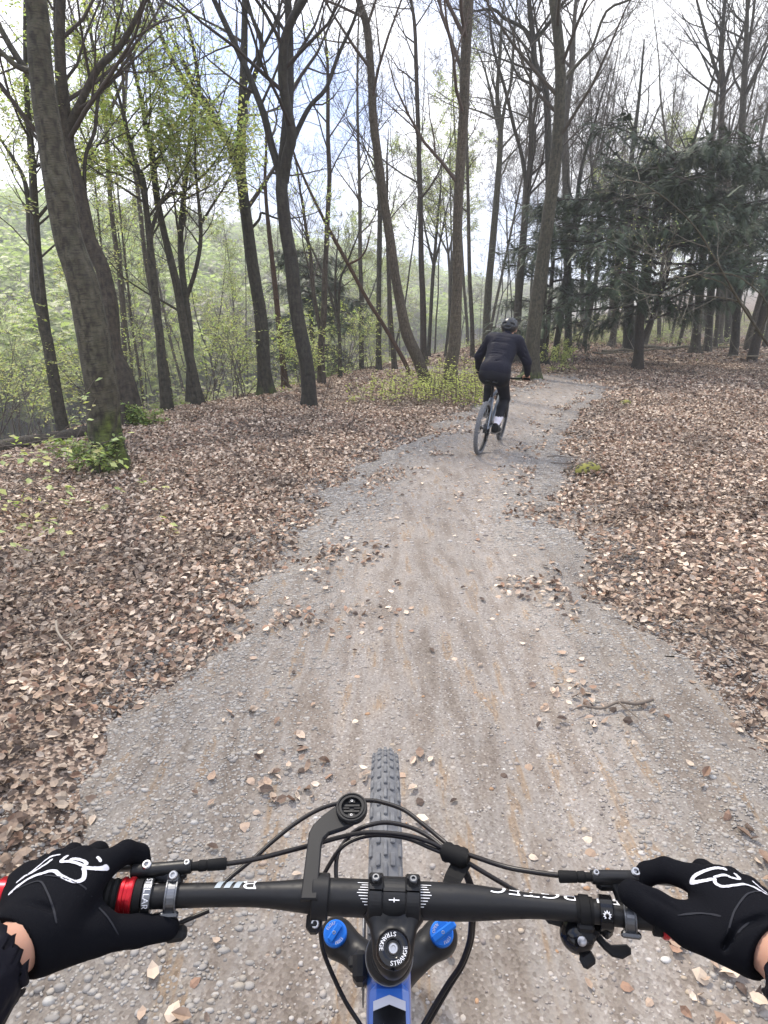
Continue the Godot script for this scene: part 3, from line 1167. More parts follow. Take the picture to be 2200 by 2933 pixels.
func near_trees() -> void:
	rng.seed = 31
	big_tree("beech_tree", "big smooth grey beech leaning over the slope, moss and leafy shoots at its foot", "tree", [
		[-3.01, -0.35, 6.4, 0.206, -3.02, 0.1, 6.4, 0.176, -2.98, 0.5, 6.4, 0.167, -2.97, 0.83, 6.4, 0.164, -2.98, 1.2, 6.4, 0.158, -3, 1.64, 6.4, 0.142, -3.06, 1.98, 6.4, 0.135, -3.07, 2.41, 6.4, 0.123, -3.07, 2.83, 6.4, 0.113, -3.06, 3.19, 6.4, 0.104, -3.03, 3.54, 6.4, 0.096, -2.99, 3.86, 6.4, 0.088],
		[-3.07, 3.19, 6.4, 0.042, -3.25, 3.45, 6.44, 0.029, -3.38, 3.69, 6.48, 0.024],
		[-3.06, 3.33, 6.4, 0.033, -3.24, 3.38, 6.39, 0.025, -3.36, 3.49, 6.37, 0.02],
	], {"moss": 0.75, "flare": 0.75, "from": 0.75, "branches": 8, "bark": Color(0.093, 0.083, 0.063)})
	big_tree("beech_tree", "tall brown beech close behind the mossy leaning one, forked high up", "tree", [
		[-4.38, -0.71, 10.36, 0.234, -4.42, -0.19, 10.36, 0.206, -4.47, 0.2, 10.36, 0.176, -4.53, 0.57, 10.36, 0.135, -4.46, 1.19, 10.36, 0.125, -4.49, 1.77, 10.36, 0.115, -4.62, 2.17, 10.36, 0.113, -4.64, 2.41, 10.36, 0.108, -4.66, 2.87, 10.36, 0.096, -4.71, 3.31, 10.36, 0.091, -4.7, 3.74, 10.36, 0.086],
		[-4.71, 3.7, 10.36, 0.069, -4.75, 4.03, 10.41, 0.061, -4.71, 4.77, 10.52, 0.05, -4.66, 5.34, 10.6, 0.043],
		[-4.7, 3.64, 10.36, 0.069, -4.54, 3.87, 10.31, 0.061, -4.42, 4, 10.28, 0.057, -4.06, 4.4, 10.19, 0.049, -3.67, 4.66, 10.14, 0.042, -3.21, 5.14, 10.03, 0.031],
		[-4.6, 2.1, 10.36, 0.044, -4.6, 2.2, 10.37, 0.036, -4.62, 2.64, 10.42, 0.032, -4.61, 3.03, 10.47, 0.032, -4.54, 3.41, 10.51, 0.028, -4.37, 3.71, 10.54, 0.028, -4.29, 4.07, 10.59, 0.024],
	], {"from": 0.6, "flare": 0.5, "branches": 10, "bark": Color(0.074, 0.058, 0.046)})
	big_tree("beech_tree", "dark tree dividing low into two upright stems, beyond the fallen log", "tree", [
		[-6.09, -1.04, 11.2, 0.114, -6.07, -0.17, 11.2, 0.102, -6.05, 0.49, 11.2, 0.096, -6.05, 0.97, 11.2, 0.099],
		[-6.07, 0.93, 11.2, 0.074, -6.11, 1.17, 11.24, 0.066, -6.16, 1.51, 11.29, 0.061, -6.11, 1.96, 11.36, 0.056, -6.09, 2.41, 11.43, 0.052, -6.08, 2.92, 11.51, 0.043, -6.12, 3.27, 11.56, 0.035, -6.3, 3.62, 11.62, 0.027, -6.43, 3.83, 11.65, 0.019],
		[-6.04, 0.93, 11.2, 0.066, -5.91, 1.42, 11.1, 0.048, -5.82, 1.95, 11, 0.043, -5.77, 2.21, 10.94, 0.038, -5.69, 2.57, 10.87, 0.034, -5.58, 3.03, 10.77, 0.029, -5.43, 3.46, 10.68, 0.021],
	], {"from": 0.6, "leaves": 4})
	big_tree("beech_tree", "slim dark tree with broken stub fork beside the twin-stemmed beech", "tree", [
		[-4.42, -0.87, 12.2, 0.113, -4.41, 0.01, 12.2, 0.092, -4.38, 0.49, 12.2, 0.082, -4.38, 1.01, 12.2, 0.08, -4.36, 1.6, 12.2, 0.074, -4.35, 2.09, 12.2, 0.069, -4.33, 2.46, 12.2, 0.06],
		[-4.34, 2.42, 12.2, 0.047, -4.34, 2.83, 12.26, 0.042, -4.34, 3.2, 12.32, 0.038, -4.4, 3.47, 12.36, 0.029, -4.59, 3.61, 12.38, 0.021],
		[-4.34, 2.38, 12.2, 0.043, -4.2, 2.61, 12.15, 0.034, -4.03, 2.91, 12.09, 0.029, -3.88, 3.05, 12.06, 0.021],
	], {"leaves": 3, "from": 0.55, "branches": 9, "leaf": 0.075, "spread": 0.4})
	big_tree("beech_tree", "twin-stemmed beech on a flared foot with bright new leaves high up", "tree", [
		[-3.98, -0.88, 12.9, 0.129, -4.05, -0.08, 12.9, 0.097, -4.11, 0.69, 12.9, 0.09, -4.15, 1.42, 12.9, 0.079, -4.22, 2, 12.9, 0.073, -4.28, 2.44, 12.9, 0.063, -4.34, 2.99, 12.9, 0.062, -4.34, 3.55, 12.9, 0.061, -4.34, 3.91, 12.9, 0.056, -4.39, 4.26, 12.9, 0.047, -4.4, 4.61, 12.9, 0.038],
		[-4.16, -0.81, 12.9, 0.109, -4.11, -0.07, 13.02, 0.079, -4.07, 0.67, 13.14, 0.073, -4.13, 1.41, 13.26, 0.072, -4.15, 2.14, 13.37, 0.066, -4.1, 2.73, 13.46, 0.056, -3.99, 3.3, 13.55, 0.046, -3.92, 3.65, 13.6, 0.041, -3.82, 4.22, 13.68, 0.032],
		[-3.98, 1.32, 12.9, 0.047, -3.74, 1.77, 12.81, 0.041, -3.56, 2.23, 12.72, 0.04, -3.48, 2.66, 12.63, 0.035, -3.46, 2.97, 12.56, 0.03, -3.44, 3.38, 12.48, 0.025],
		[-3.56, 2.63, 12.9, 0.027, -3.27, 3.02, 12.95, 0.022, -3.09, 3.24, 12.97, 0.018],
		[-4.3, 2.99, 12.9, 0.036, -4.03, 3.17, 12.88, 0.031, -3.83, 3.18, 12.87, 0.026, -3.39, 3.47, 12.83, 0.022],
	], {"leaves": 3, "from": 0.5, "branches": 13, "leaf": 0.08, "spread": 0.6, "kids": 3, "last": 3, "tone": Color(0.62, 0.62, 0.33)})
	big_tree("beech_tree", "forked beech rising from a clump of fresh green saplings", "tree", [
		[-2.82, -0.98, 14.42, 0.244, -2.82, -0.35, 14.42, 0.163, -2.81, 0.48, 14.42, 0.155, -2.83, 1.09, 14.42, 0.142, -2.89, 1.68, 14.42, 0.134, -2.93, 2.15, 14.42, 0.133, -2.97, 2.8, 14.42, 0.12, -3.01, 3.42, 14.42, 0.113, -3.01, 3.94, 14.42, 0.107],
		[-3.02, 3.9, 14.42, 0.083, -3.1, 4.07, 14.45, 0.073, -3.41, 4.55, 14.52, 0.067, -3.71, 5.1, 14.6, 0.067, -3.94, 5.22, 14.62, 0.052, -4.32, 5.84, 14.72, 0.047, -4.52, 6.29, 14.78, 0.042, -4.7, 6.84, 14.87, 0.032],
		[-3.76, 5.08, 14.42, 0.042, -3.73, 5.24, 14.39, 0.042, -3.72, 5.72, 14.28, 0.037, -3.76, 6.1, 14.2, 0.031, -3.84, 6.37, 14.14, 0.027, -4.2, 6.57, 14.1, 0.022],
		[-3, 3.9, 14.42, 0.078, -2.95, 4.54, 14.5, 0.067, -2.96, 4.79, 14.52, 0.062, -2.58, 5.62, 14.62, 0.052, -2.46, 6.1, 14.67, 0.047, -2.62, 6.49, 14.72, 0.037, -2.7, 6.8, 14.75, 0.032],
		[-2.55, 5.49, 14.42, 0.033, -2.47, 5.78, 14.38, 0.032, -2.16, 6.21, 14.31, 0.027, -1.94, 6.63, 14.25, 0.022],
		[-2.94, 2.62, 14.42, 0.03, -2.71, 2.85, 14.46, 0.03, -2.64, 2.99, 14.49, 0.025, -2.3, 2.87, 14.46, 0.02, -1.9, 2.89, 14.47, 0.015],
	], {"moss": 0.3, "flare": 0.6, "from": 0.55, "branches": 9, "last": 3, "leaves": 2, "tone": Color(0.62, 0.62, 0.33), "bark": Color(0.053, 0.046, 0.035)})
	big_tree("beech_tree", "dark beech with a burl at its foot, bent and forked into three limbs", "tree", [
		[-1.47, -0.74, 11.71, 0.172, -1.45, -0.43, 11.71, 0.144, -1.46, 0.02, 11.71, 0.133, -1.52, 0.44, 11.71, 0.14, -1.6, 0.94, 11.71, 0.133, -1.64, 1.35, 11.71, 0.127, -1.67, 1.97, 11.71, 0.12, -1.73, 2.43, 11.71, 0.115, -1.76, 2.87, 11.71, 0.109, -1.75, 3.26, 11.71, 0.103],
		[-1.77, 3.22, 11.71, 0.072, -1.82, 3.44, 11.75, 0.067, -1.94, 3.86, 11.81, 0.063, -2.02, 4.21, 11.86, 0.059, -2.2, 4.69, 11.94, 0.054, -2.44, 5.22, 12.02, 0.05, -2.76, 5.87, 12.11, 0.041],
		[-1.73, 3.19, 11.71, 0.092, -1.64, 3.56, 11.63, 0.09, -1.53, 3.85, 11.57, 0.085, -1.57, 4.2, 11.5, 0.079, -1.61, 4.56, 11.42, 0.078, -1.56, 5.01, 11.32, 0.072, -1.41, 5.32, 11.26, 0.064, -1.21, 5.55, 11.2, 0.059],
		[-1.52, 3.84, 11.71, 0.051, -1.39, 4.08, 11.74, 0.043, -1.21, 4.35, 11.77, 0.038, -0.95, 4.59, 11.8, 0.034, -0.75, 5.05, 11.85, 0.03, -0.5, 5.5, 11.9, 0.026, -0.4, 5.81, 11.94, 0.022],
	], {"flare": 0.35, "from": 0.75, "branches": 9, "bark": Color(0.046, 0.039, 0.032)})
	big_tree("beech_tree", "pale slim tree with a low side stem behind the burl-footed beech", "tree", [
		[-1.73, -1.11, 16.9, 0.129, -1.72, -0.35, 16.9, 0.095, -1.67, 0.3, 16.9, 0.094, -1.59, 0.95, 16.9, 0.08, -1.56, 1.58, 16.9, 0.073, -1.48, 2.49, 16.9, 0.065, -1.41, 3.32, 16.9, 0.058, -1.35, 4.04, 16.9, 0.057, -1.36, 4.83, 16.9, 0.051, -1.33, 5.78, 16.9, 0.044, -1.32, 6.42, 16.9, 0.032],
		[-1.71, 0.39, 16.9, 0.056, -1.74, 0.47, 16.91, 0.056, -1.89, 1.43, 17.06, 0.055, -1.93, 2.2, 17.19, 0.049, -2.01, 2.71, 17.26, 0.042, -2.09, 3.37, 17.37, 0.036],
	], {"bark": Color(0.093, 0.071, 0.058), "branches": 14})
	big_tree("thin_tree", "thin y-forked tree beside the green sapling clump left of the leaning pole", "tree", [
		[-1.43, -1.36, 19.68, 0.075, -1.4, -0.49, 19.68, 0.059, -1.42, 0.39, 19.68, 0.058],
		[-1.43, 0.35, 19.68, 0.043, -1.64, 1.1, 19.8, 0.043, -1.76, 1.57, 19.87, 0.036, -2.12, 2.36, 20, 0.035],
		[-1.43, 0.35, 19.68, 0.043, -1.33, 1.57, 19.43, 0.042, -1.14, 2, 19.35, 0.034, -0.94, 2.46, 19.25, 0.027],
	], {"branches": 9})
	big_tree("pine_tree", "straight reddish pine trunk between the green clump and the burl-footed beech", "tree", [
		[-2.69, -1.18, 16.63, 0.095, -2.75, -0.17, 16.63, 0.075, -2.79, 0.78, 16.63, 0.073, -2.83, 1.69, 16.63, 0.066, -2.88, 2.66, 16.63, 0.058, -2.91, 3.39, 16.63, 0.046, -2.9, 4, 16.63, 0.039],
	], {"bark": Color(0.105, 0.057, 0.040), "branches": 9, "mat": "rough_bark"})
	big_tree("thin_tree", "straight dark trunk crossed by the leaning broken pole", "tree", [
		[-0.19, -1.41, 21.84, 0.116, -0.19, -0.41, 21.84, 0.097, -0.18, 0.76, 21.84, 0.088, -0.15, 2.74, 21.84, 0.085, -0.14, 4.09, 21.84, 0.075, -0.26, 5.14, 21.84, 0.059],
	], {"branches": 14})
	big_tree("thin_tree", "grey trunk standing just behind the foot of the wavy tree", "tree", [
		[0.38, -1.31, 21.45, 0.105, 0.3, -0.37, 21.45, 0.088, 0.23, 0.37, 21.45, 0.079, 0.15, 1.97, 21.45, 0.069, 0.13, 3.11, 21.45, 0.06],
	], {"branches": 12, "bark": Color(0.087, 0.068, 0.055)})
	big_tree("tall_tree", "tall straight brown trunk between the wavy tree and the split-barked tree", "tree", [
		[1.51, -1.4, 23.39, 0.123, 1.44, 0.7, 23.39, 0.111, 1.33, 2.41, 23.39, 0.099, 1.26, 4.26, 23.39, 0.088, 1.18, 5.66, 23.39, 0.078, 1.07, 7.64, 23.39, 0.068, 0.98, 9.13, 23.39, 0.059],
	], {"branches": 21, "bark": Color(0.062, 0.043, 0.035), "from": 0.3})
	big_tree("thin_tree", "thin pollard-like trunk with candelabra fork beside the tall brown trunk", "tree", [
		[2, -1.7, 27.93, 0.094, 2.06, 0.02, 27.93, 0.082, 2.1, 1.55, 27.93, 0.08, 2.14, 2.26, 27.93, 0.08],
		[2.14, 2.2, 27.93, 0.05, 1.95, 2.85, 28.03, 0.049, 1.78, 3.48, 28.13, 0.039],
		[2.14, 2.2, 27.93, 0.05, 2.32, 2.93, 27.79, 0.049, 2.43, 3.54, 27.66, 0.039],
	], {"branches": 10})
	big_tree("dead_pole", "broken orange-brown dead pole leaning across the thin trunks", "dead tree", [
		[0.81, -1.09, 18.02, 0.062, 0.66, -0.71, 18.04, 0.061, 0.21, 0.07, 18.07, 0.06, -0.19, 0.69, 18.09, 0.053, -0.47, 1.11, 18.11, 0.053, -1.03, 2.1, 18.15, 0.052, -1.44, 2.81, 18.18, 0.051, -1.93, 3.74, 18.21, 0.037, -2.32, 4.58, 18.25, 0.031],
		[-0.99, 2.05, 18.02, 0.032, -0.7, 2.17, 18.03, 0.032, -0.5, 2.41, 18.03, 0.025, -0.4, 2.75, 18.05, 0.019],
	], {"branches": 0, "grow": 0.4, "flare": 0.0, "bark": Color(0.105, 0.051, 0.029), "mat": "rough_bark"})
	big_tree("wavy_tree", "wavy pale trunk with cracked bark leaning left above yellow-green shoots", "tree", [
		[1.16, -1, 15.35, 0.164, 0.98, -0.58, 15.35, 0.14, 0.81, -0.12, 15.35, 0.144, 0.57, 0.37, 15.35, 0.142, 0.41, 1.01, 15.35, 0.117, 0.27, 1.72, 15.35, 0.11, 0.16, 2.41, 15.35, 0.108, 0.06, 2.97, 15.35, 0.101, -0.04, 3.54, 15.35, 0.1, -0.12, 4.09, 15.35, 0.093, -0.24, 4.98, 15.35, 0.091, -0.28, 5.82, 15.35, 0.084, -0.36, 6.55, 15.35, 0.077, -0.52, 7.01, 15.35, 0.067],
	], {"mat": "rough_bark", "moss": 0.35, "bark": Color(0.124, 0.098, 0.081), "branches": 9, "from": 0.6})
	big_tree("tall_tree", "straight pale trunk with a split foot just left of the riding cyclist", "tree", [
		[1.65, -0.96, 14.93, 0.194, 1.63, -0.28, 14.93, 0.169, 1.7, 0.17, 14.93, 0.15, 1.7, 1.03, 14.93, 0.125, 1.7, 1.86, 14.93, 0.117, 1.66, 2.39, 14.93, 0.11, 1.65, 3.58, 14.93, 0.107, 1.69, 4.88, 14.93, 0.108, 1.68, 5.86, 14.93, 0.105, 1.69, 6.87, 14.93, 0.111],
	], {"mat": "rough_bark", "bark": Color(0.127, 0.101, 0.081), "branches": 10, "flare": 0.35, "from": 0.45})
	big_tree("tall_tree", "smooth pale green trunk right behind the cyclist's shoulder", "tree", [
		[4.93, -1.33, 30, 0.201, 4.9, -0.82, 30, 0.189, 4.88, 1.29, 30, 0.173, 4.95, 3.17, 30, 0.158, 5.02, 5.56, 30, 0.133, 5.01, 7.5, 30, 0.12],
		[5.02, 7.42, 30, 0.08, 4.72, 8.39, 30.15, 0.069, 4.42, 9.43, 30.31, 0.049],
		[5.02, 7.42, 30, 0.09, 5.08, 8.47, 29.78, 0.068, 5.26, 9.4, 29.58, 0.057, 5.2, 10.72, 29.3, 0.046],
	], {"bark": Color(0.105, 0.095, 0.069), "branches": 15, "from": 0.5})
	big_tree("tall_tree", "slim forked trunk showing beside the cyclist's helmet", "tree", [
		[5.11, -0.74, 24, 0.161, 5.05, 1.07, 24, 0.148, 5.06, 2.67, 24, 0.136, 5.08, 4.04, 24, 0.116, 5.09, 4.63, 24, 0.107],
		[5.08, 4.55, 24, 0.082, 4.85, 5.66, 24.17, 0.073, 4.55, 6.52, 24.31, 0.064, 4.14, 7.8, 24.5, 0.056, 3.69, 9.03, 24.68, 0.047, 3.48, 10.37, 24.88, 0.031],
		[5.12, 4.55, 24, 0.082, 5.1, 5.73, 23.76, 0.072, 5.01, 6.64, 23.56, 0.062, 5.09, 7.99, 23.27, 0.052, 4.79, 9.02, 23.05, 0.036],
	], {"branches": 15, "bark": Color(0.087, 0.071, 0.058)})
	big_tree("beech_tree", "dark tree close behind the mossy-rooted beech, with crooked top limbs", "tree", [
		[5.83, -1.38, 22.54, 0.17, 5.61, 0.17, 22.54, 0.158, 5.55, 1.72, 22.54, 0.145, 5.56, 3.47, 22.54, 0.133, 5.45, 4.85, 22.54, 0.122, 5.13, 7.18, 22.54, 0.103, 4.73, 7.91, 22.54, 0.087, 4.6, 8.56, 22.54, 0.086],
		[4.61, 8.5, 22.54, 0.064, 4.27, 8.87, 22.59, 0.057, 3.69, 9.12, 22.63, 0.05, 3.33, 9.36, 22.67, 0.042, 2.7, 9.3, 22.66, 0.028],
		[4.62, 8.5, 22.54, 0.071, 4.89, 8.78, 22.48, 0.057, 5.07, 8.99, 22.43, 0.056, 5.36, 9.36, 22.35, 0.042],
		[5.13, 7.18, 22.54, 0.051, 4.61, 7.43, 22.57, 0.044, 4.23, 7.62, 22.59, 0.036, 3.83, 8.31, 22.67, 0.029],
	], {"branches": 15, "bark": Color(0.053, 0.045, 0.035), "from": 0.5})
	big_tree("beech_tree", "tall slanting beech with a mossy root toe at the bend of the trail", "tree", [
		[4.39, -1.13, 18.15, 0.262, 4.36, -0.59, 18.15, 0.225, 4.33, 0.19, 18.15, 0.208, 4.36, 1.08, 18.15, 0.198, 4.4, 1.69, 18.15, 0.189, 4.44, 2.65, 18.15, 0.178, 4.49, 3.67, 18.15, 0.168, 4.53, 4.54, 18.15, 0.159, 4.53, 5.28, 18.15, 0.15, 4.48, 6.29, 18.15, 0.141, 4.34, 7.16, 18.15, 0.127, 4.13, 8, 18.15, 0.113],
		[4.45, 6.14, 18.15, 0.047, 4.61, 6.4, 18.19, 0.047, 4.97, 6.81, 18.25, 0.041, 5.24, 7.11, 18.29, 0.035, 5.52, 7.86, 18.41, 0.034, 6.08, 8.1, 18.44, 0.023],
	], {"moss": 0.3, "flare": 1.0, "bark": Color(0.084, 0.074, 0.052), "branches": 12, "from": 0.5})
	big_tree("thin_tree", "dark trunk with a leafy foot at the edge of the yew", "tree", [
		[6.87, -1.47, 24.91, 0.15, 6.92, -0.69, 24.91, 0.12, 6.97, 0.37, 24.91, 0.119, 7.01, 1.73, 24.91, 0.107, 7.15, 3.35, 24.91, 0.087, 7.14, 4.89, 24.91, 0.076],
	], {"branches": 10, "bark": Color(0.050, 0.042, 0.035)})
	big_tree("tall_tree", "pale straight trunk behind the yew's shaded side, mossy foot", "tree", [
		[8.3, -1.59, 27.91, 0.188, 8.18, -0.17, 27.91, 0.154, 7.93, 1.74, 27.91, 0.16, 7.66, 3.91, 27.91, 0.165, 7.38, 6.12, 27.91, 0.15, 7.2, 7.41, 27.91, 0.138, 7.27, 9.26, 27.91, 0.108, 7.21, 10.58, 27.91, 0.079],
	], {"branches": 15, "bark": Color(0.118, 0.098, 0.086), "moss": 0.4})
	big_tree("beech_tree", "grey beech on spreading roots beyond the yew", "tree", [
		[14.44, -1.63, 28.75, 0.323, 14.4, -1.15, 28.75, 0.214, 14.28, 0.18, 28.75, 0.179, 14.13, 1.74, 28.75, 0.165, 13.99, 3.25, 28.75, 0.141, 13.83, 4.87, 28.75, 0.118],
	], {"flare": 1.0, "bark": Color(0.105, 0.086, 0.069), "branches": 15})
	big_tree("beech_tree", "pale trunk on white roots behind the grey spreading-rooted beech", "tree", [
		[19.32, -1.93, 36.03, 0.322, 19.26, -1.2, 36.03, 0.227, 19.17, 0.31, 36.03, 0.21, 18.97, 1.78, 36.03, 0.194, 18.65, 4.13, 36.03, 0.164],
	], {"flare": 0.7, "bark": Color(0.130, 0.110, 0.092), "branches": 15})
	big_tree("beech_tree", "farther brown trunk next to the pale white-rooted one", "tree", [
		[21.07, -1.9, 38, 0.311, 20.79, -0.82, 38, 0.196, 20.55, 0.76, 38, 0.179, 20.24, 2.79, 38, 0.162],
	], {"flare": 0.7, "branches": 12})
	big_tree("thin_tree", "short pale trunk seen under the yew's lowest boughs", "tree", [
		[12.4, -1.81, 33.9, 0.228, 12.43, -1.04, 33.9, 0.163, 12.3, 0.39, 33.9, 0.16, 12.16, 2.67, 33.9, 0.144],
	], {"bark": Color(0.112, 0.092, 0.075), "branches": 12})
	big_tree("beech_tree", "ivy-dark stout trunk half hidden behind the yew's trunk", "tree", [
		[11.81, -1.27, 30, 0.268, 11.67, -0.31, 30, 0.243, 11.47, 1.35, 30, 0.195, 11.34, 2.93, 30, 0.169],
	], {"bark": Color(0.046, 0.042, 0.029), "branches": 15})
	big_tree("tall_tree", "tall bare tree with a wide fork rising above the yew crowns", "tree", [
		[15.61, -1.05, 30, 0.178, 15.12, 2.54, 30, 0.16, 14.65, 6.81, 30, 0.141, 14.37, 8.19, 30, 0.128, 14.25, 9.18, 30, 0.117],
		[14.27, 9.1, 30, 0.078, 13.71, 10.2, 30.17, 0.068, 13.19, 11.36, 30.34, 0.057, 12.79, 12.34, 30.49, 0.038],
		[14.27, 9.1, 30, 0.078, 14.35, 10.24, 29.76, 0.066, 14.48, 11.26, 29.54, 0.056, 14.43, 11.95, 29.39, 0.037],
	], {"branches": 18, "bark": Color(0.081, 0.068, 0.058)})
	big_tree("tall_tree", "straight bare tree beside the wide-forked one above the yew crowns", "tree", [
		[15.22, -0.84, 27, 0.181, 14.67, 2.45, 27, 0.144, 14.01, 5.97, 27, 0.127, 13.66, 8.13, 27, 0.114],
		[13.68, 8.06, 27, 0.079, 13.61, 9.36, 27.2, 0.07, 13.68, 10.55, 27.38, 0.052, 13.67, 11.29, 27.49, 0.043],
		[13.68, 8.06, 27, 0.062, 13.88, 8.69, 26.87, 0.052, 14.1, 9.5, 26.69, 0.034],
	], {"branches": 18, "bark": Color(0.081, 0.068, 0.058)})
	big_tree("hazel_bush", "bare arching hazel branches with few pale buds at the picture's edge", "bush", [
		[6.35, -0.4, 9, 0.04, 6.2, 0.1, 9, 0.034, 5.9, 0.45, 9, 0.028, 5.56, 0.75, 9, 0.022, 5.3, 1.03, 9, 0.02, 4.96, 1.41, 9, 0.017, 4.57, 1.89, 9, 0.013, 4.21, 2.3, 9, 0.011, 3.77, 2.63, 9, 0.009, 3.44, 2.8, 9, 0.005],
		[5.3, 1.03, 9, 0.012, 5.07, 1.32, 9.04, 0.01, 4.53, 1.41, 9.06, 0.008, 3.94, 1.41, 9.06, 0.004],
		[5.4, 0.91, 9, 0.012, 5.37, 1.29, 8.89, 0.01, 4.85, 1.65, 8.78, 0.008, 4.45, 1.71, 8.76, 0.005, 4.09, 1.65, 8.78, 0.004],
		[4.96, 1.41, 9, 0.01, 4.74, 1.59, 9.04, 0.008, 4.34, 1.71, 9.06, 0.006, 3.94, 1.89, 9.1, 0.004],
	], {"lifted": true, "branches": 6, "twig": Color(0.15, 0.135, 0.105), "grow": 0.6, "flare": 0.0, "bark": Color(0.099, 0.083, 0.058), "leaves": 1, "leaf": 0.025, "spread": 0.05, "tone": Color(0.42, 0.46, 0.26), "from": 0.2, "last": 3, "kids": 2})
	yew("yew_tree", "dark yew with a bare trunk and drooping boughs beside the trail's bend", [
		[8.66, -1.24, 20.94, 0.206, 8.62, -0.63, 20.94, 0.157, 8.51, 0.27, 20.94, 0.146, 8.53, 1.14, 20.94, 0.137, 8.52, 1.99, 20.94, 0.127, 8.53, 2.67, 20.94, 0.111, 8.53, 3.34, 20.94, 0.095, 8.47, 4.11, 20.94, 0.065, 8.38, 4.87, 20.94, 0.035],
		[8.6, -0.4, 20.94, 0.078, 8.78, -0.03, 21, 0.093, 8.94, 0.41, 21.07, 0.085, 9.08, 0.99, 21.16, 0.069, 9.31, 1.71, 21.28, 0.053],
	], {"low": 1.5, "high": 6.5, "boughs": 46, "reach": 4.7, "lean": 0.2, "dense": 4})


func more_yews() -> void:
	rng.seed = 77
	yew("yew_tree", "second dark yew with a wide flat crown behind the spreading-rooted beech", [[14.9, -1.5, 25.0, 0.2, 15.0, 0.5, 25.0, 0.16, 15.1, 2.4, 25.0, 0.12, 15.0, 4.2, 25.0, 0.07]], {"low": 2.6, "high": 7.4, "boughs": 30, "reach": 4.2, "lean": 0.1})
	yew("yew_tree", "low dark evergreen filling the hollow behind the pale slim tree", [[-3.0, -2.6, 26.0, 0.12, -3.0, -0.5, 26.0, 0.1, -3.0, 1.4, 26.0, 0.06]], {"low": 0.6, "high": 5.2, "boughs": 26, "reach": 2.6, "lean": 0.1, "dense": 3})
	yew("yew_tree", "small dark yew standing in the shade behind the slanting beech", [[6.9, -1.4, 26.5, 0.12, 6.9, 0.6, 26.5, 0.1, 6.9, 2.2, 26.5, 0.05]], {"low": 1.0, "high": 6.0, "boughs": 20, "reach": 2.6, "lean": 0.0, "dense": 3})


func wood() -> void:
	rng.seed = 19
	var grey := Color(0.115, 0.097, 0.082)
	var protos := []
	var what := []
	twig_min = 0.0044
	for k in 5:
		var forked: bool = k % 2 == 1 or k == 4
		what.append("forked bare tree" if forked else "straight bare tree")
		protos.append(wood_tree("bare_tree", what[k], rnd(14.0, 18.0), rnd(0.09, 0.15), [1.0, 0.45, 1.0, 0.5, 0.6][k], 0, grey * rnd(0.8, 1.3), 0.12, ""))
	for k in 4:
		what.append("forked tree in pale new leaf" if k % 2 == 1 else "straight tree in pale new leaf")
		protos.append(wood_tree("leafing_tree", what[5 + k], rnd(11.0, 15.0), rnd(0.07, 0.12), [1.0, 0.4, 1.0, 0.5][k], [2, 2, 3, 2][k], Color(0.085, 0.070, 0.058), 0.14, ""))
	for k in 3:
		what.append(["thin bare pole of a tree", "thin crooked young tree", "thin tree with few new leaves"][k])
		protos.append(wood_tree("thin_tree", what[9 + k], rnd(10.0, 13.0), rnd(0.04, 0.06), [1.0, 0.6, 1.0][k], [0, 0, 1][k], Color(0.105, 0.088, 0.074), 0.2, "", 12))
	twig_min = 0.0022
	# a tree has a place of its own: [x, distance, leafing or bare]
	var taken: Array = []
	var used := {}
	var made := 0
	var tries := 0
	while made < 185 and tries < 9000:
		tries += 1
		var d := 13.0 + 72.0 * pow(rng.randf(), 1.15)
		var x := rnd(-0.74, 0.74) * (d + 2.0)
		var s := (table(CREST, d) - x) * 0.87
		if d < 24.0 and s < 1.0:
			continue
		if d < 15.0 and s < 2.5:
			continue
		if s > 46.0:
			continue
		if s > 2.0 and rng.randf() > 0.36:
			continue
		if trail_dist(x, d) < 2.0:
			continue
		# keep the open floor round the big yew
		if s < 0.0 and d < 31.0 and x > 4.0 and x < 22.0:
			continue
		var ok := true
		var gap := 0.75 + d * 0.012
		for q in taken:
			if absf(q.x - x) < gap and absf(q.y - d) < gap * 1.3:
				ok = false
				break
		if not ok:
			continue
		taken.append(Vector2(x, d))
		var leafing := rng.randf() < (0.5 if s > 2.0 else 0.05)
		var k := (5 + rng.randi() % 4) if leafing else rng.randi() % 5
		if rng.randf() < (0.72 if s > 2.0 else 0.35):
			k = 9 + rng.randi() % 3
		var where := Vector3(x, base_height(x, d), -d)
		var size := rnd(0.72, 1.2) * (0.85 if d < 20.0 else 1.0)
		var deep: String = "near the crest" if d < 26.0 else ("farther back" if d < 48.0 else "far off")
		var place: String = "down the slope, " + deep if s > 2.0 else ("in the wood behind the yews, " + deep if x > 6.0 else "in the wood beyond the cyclist, " + deep)
		var label: String = what[k] + " standing " + place
		if used.has(k):
			copy_of(protos[k], label, where, rnd(0, TAU), size).set_meta("group", "trees " + place + ": " + what[k])
		else:
			used[k] = true
			protos[k].position = where
			protos[k].rotation.y = rnd(0, TAU)
			protos[k].set_meta("label", label)
			protos[k].set_meta("group", "trees " + place + ": " + what[k])
		made += 1
	for k in protos.size():
		if not used.has(k):
			remove_child(protos[k])
			protos[k].free()


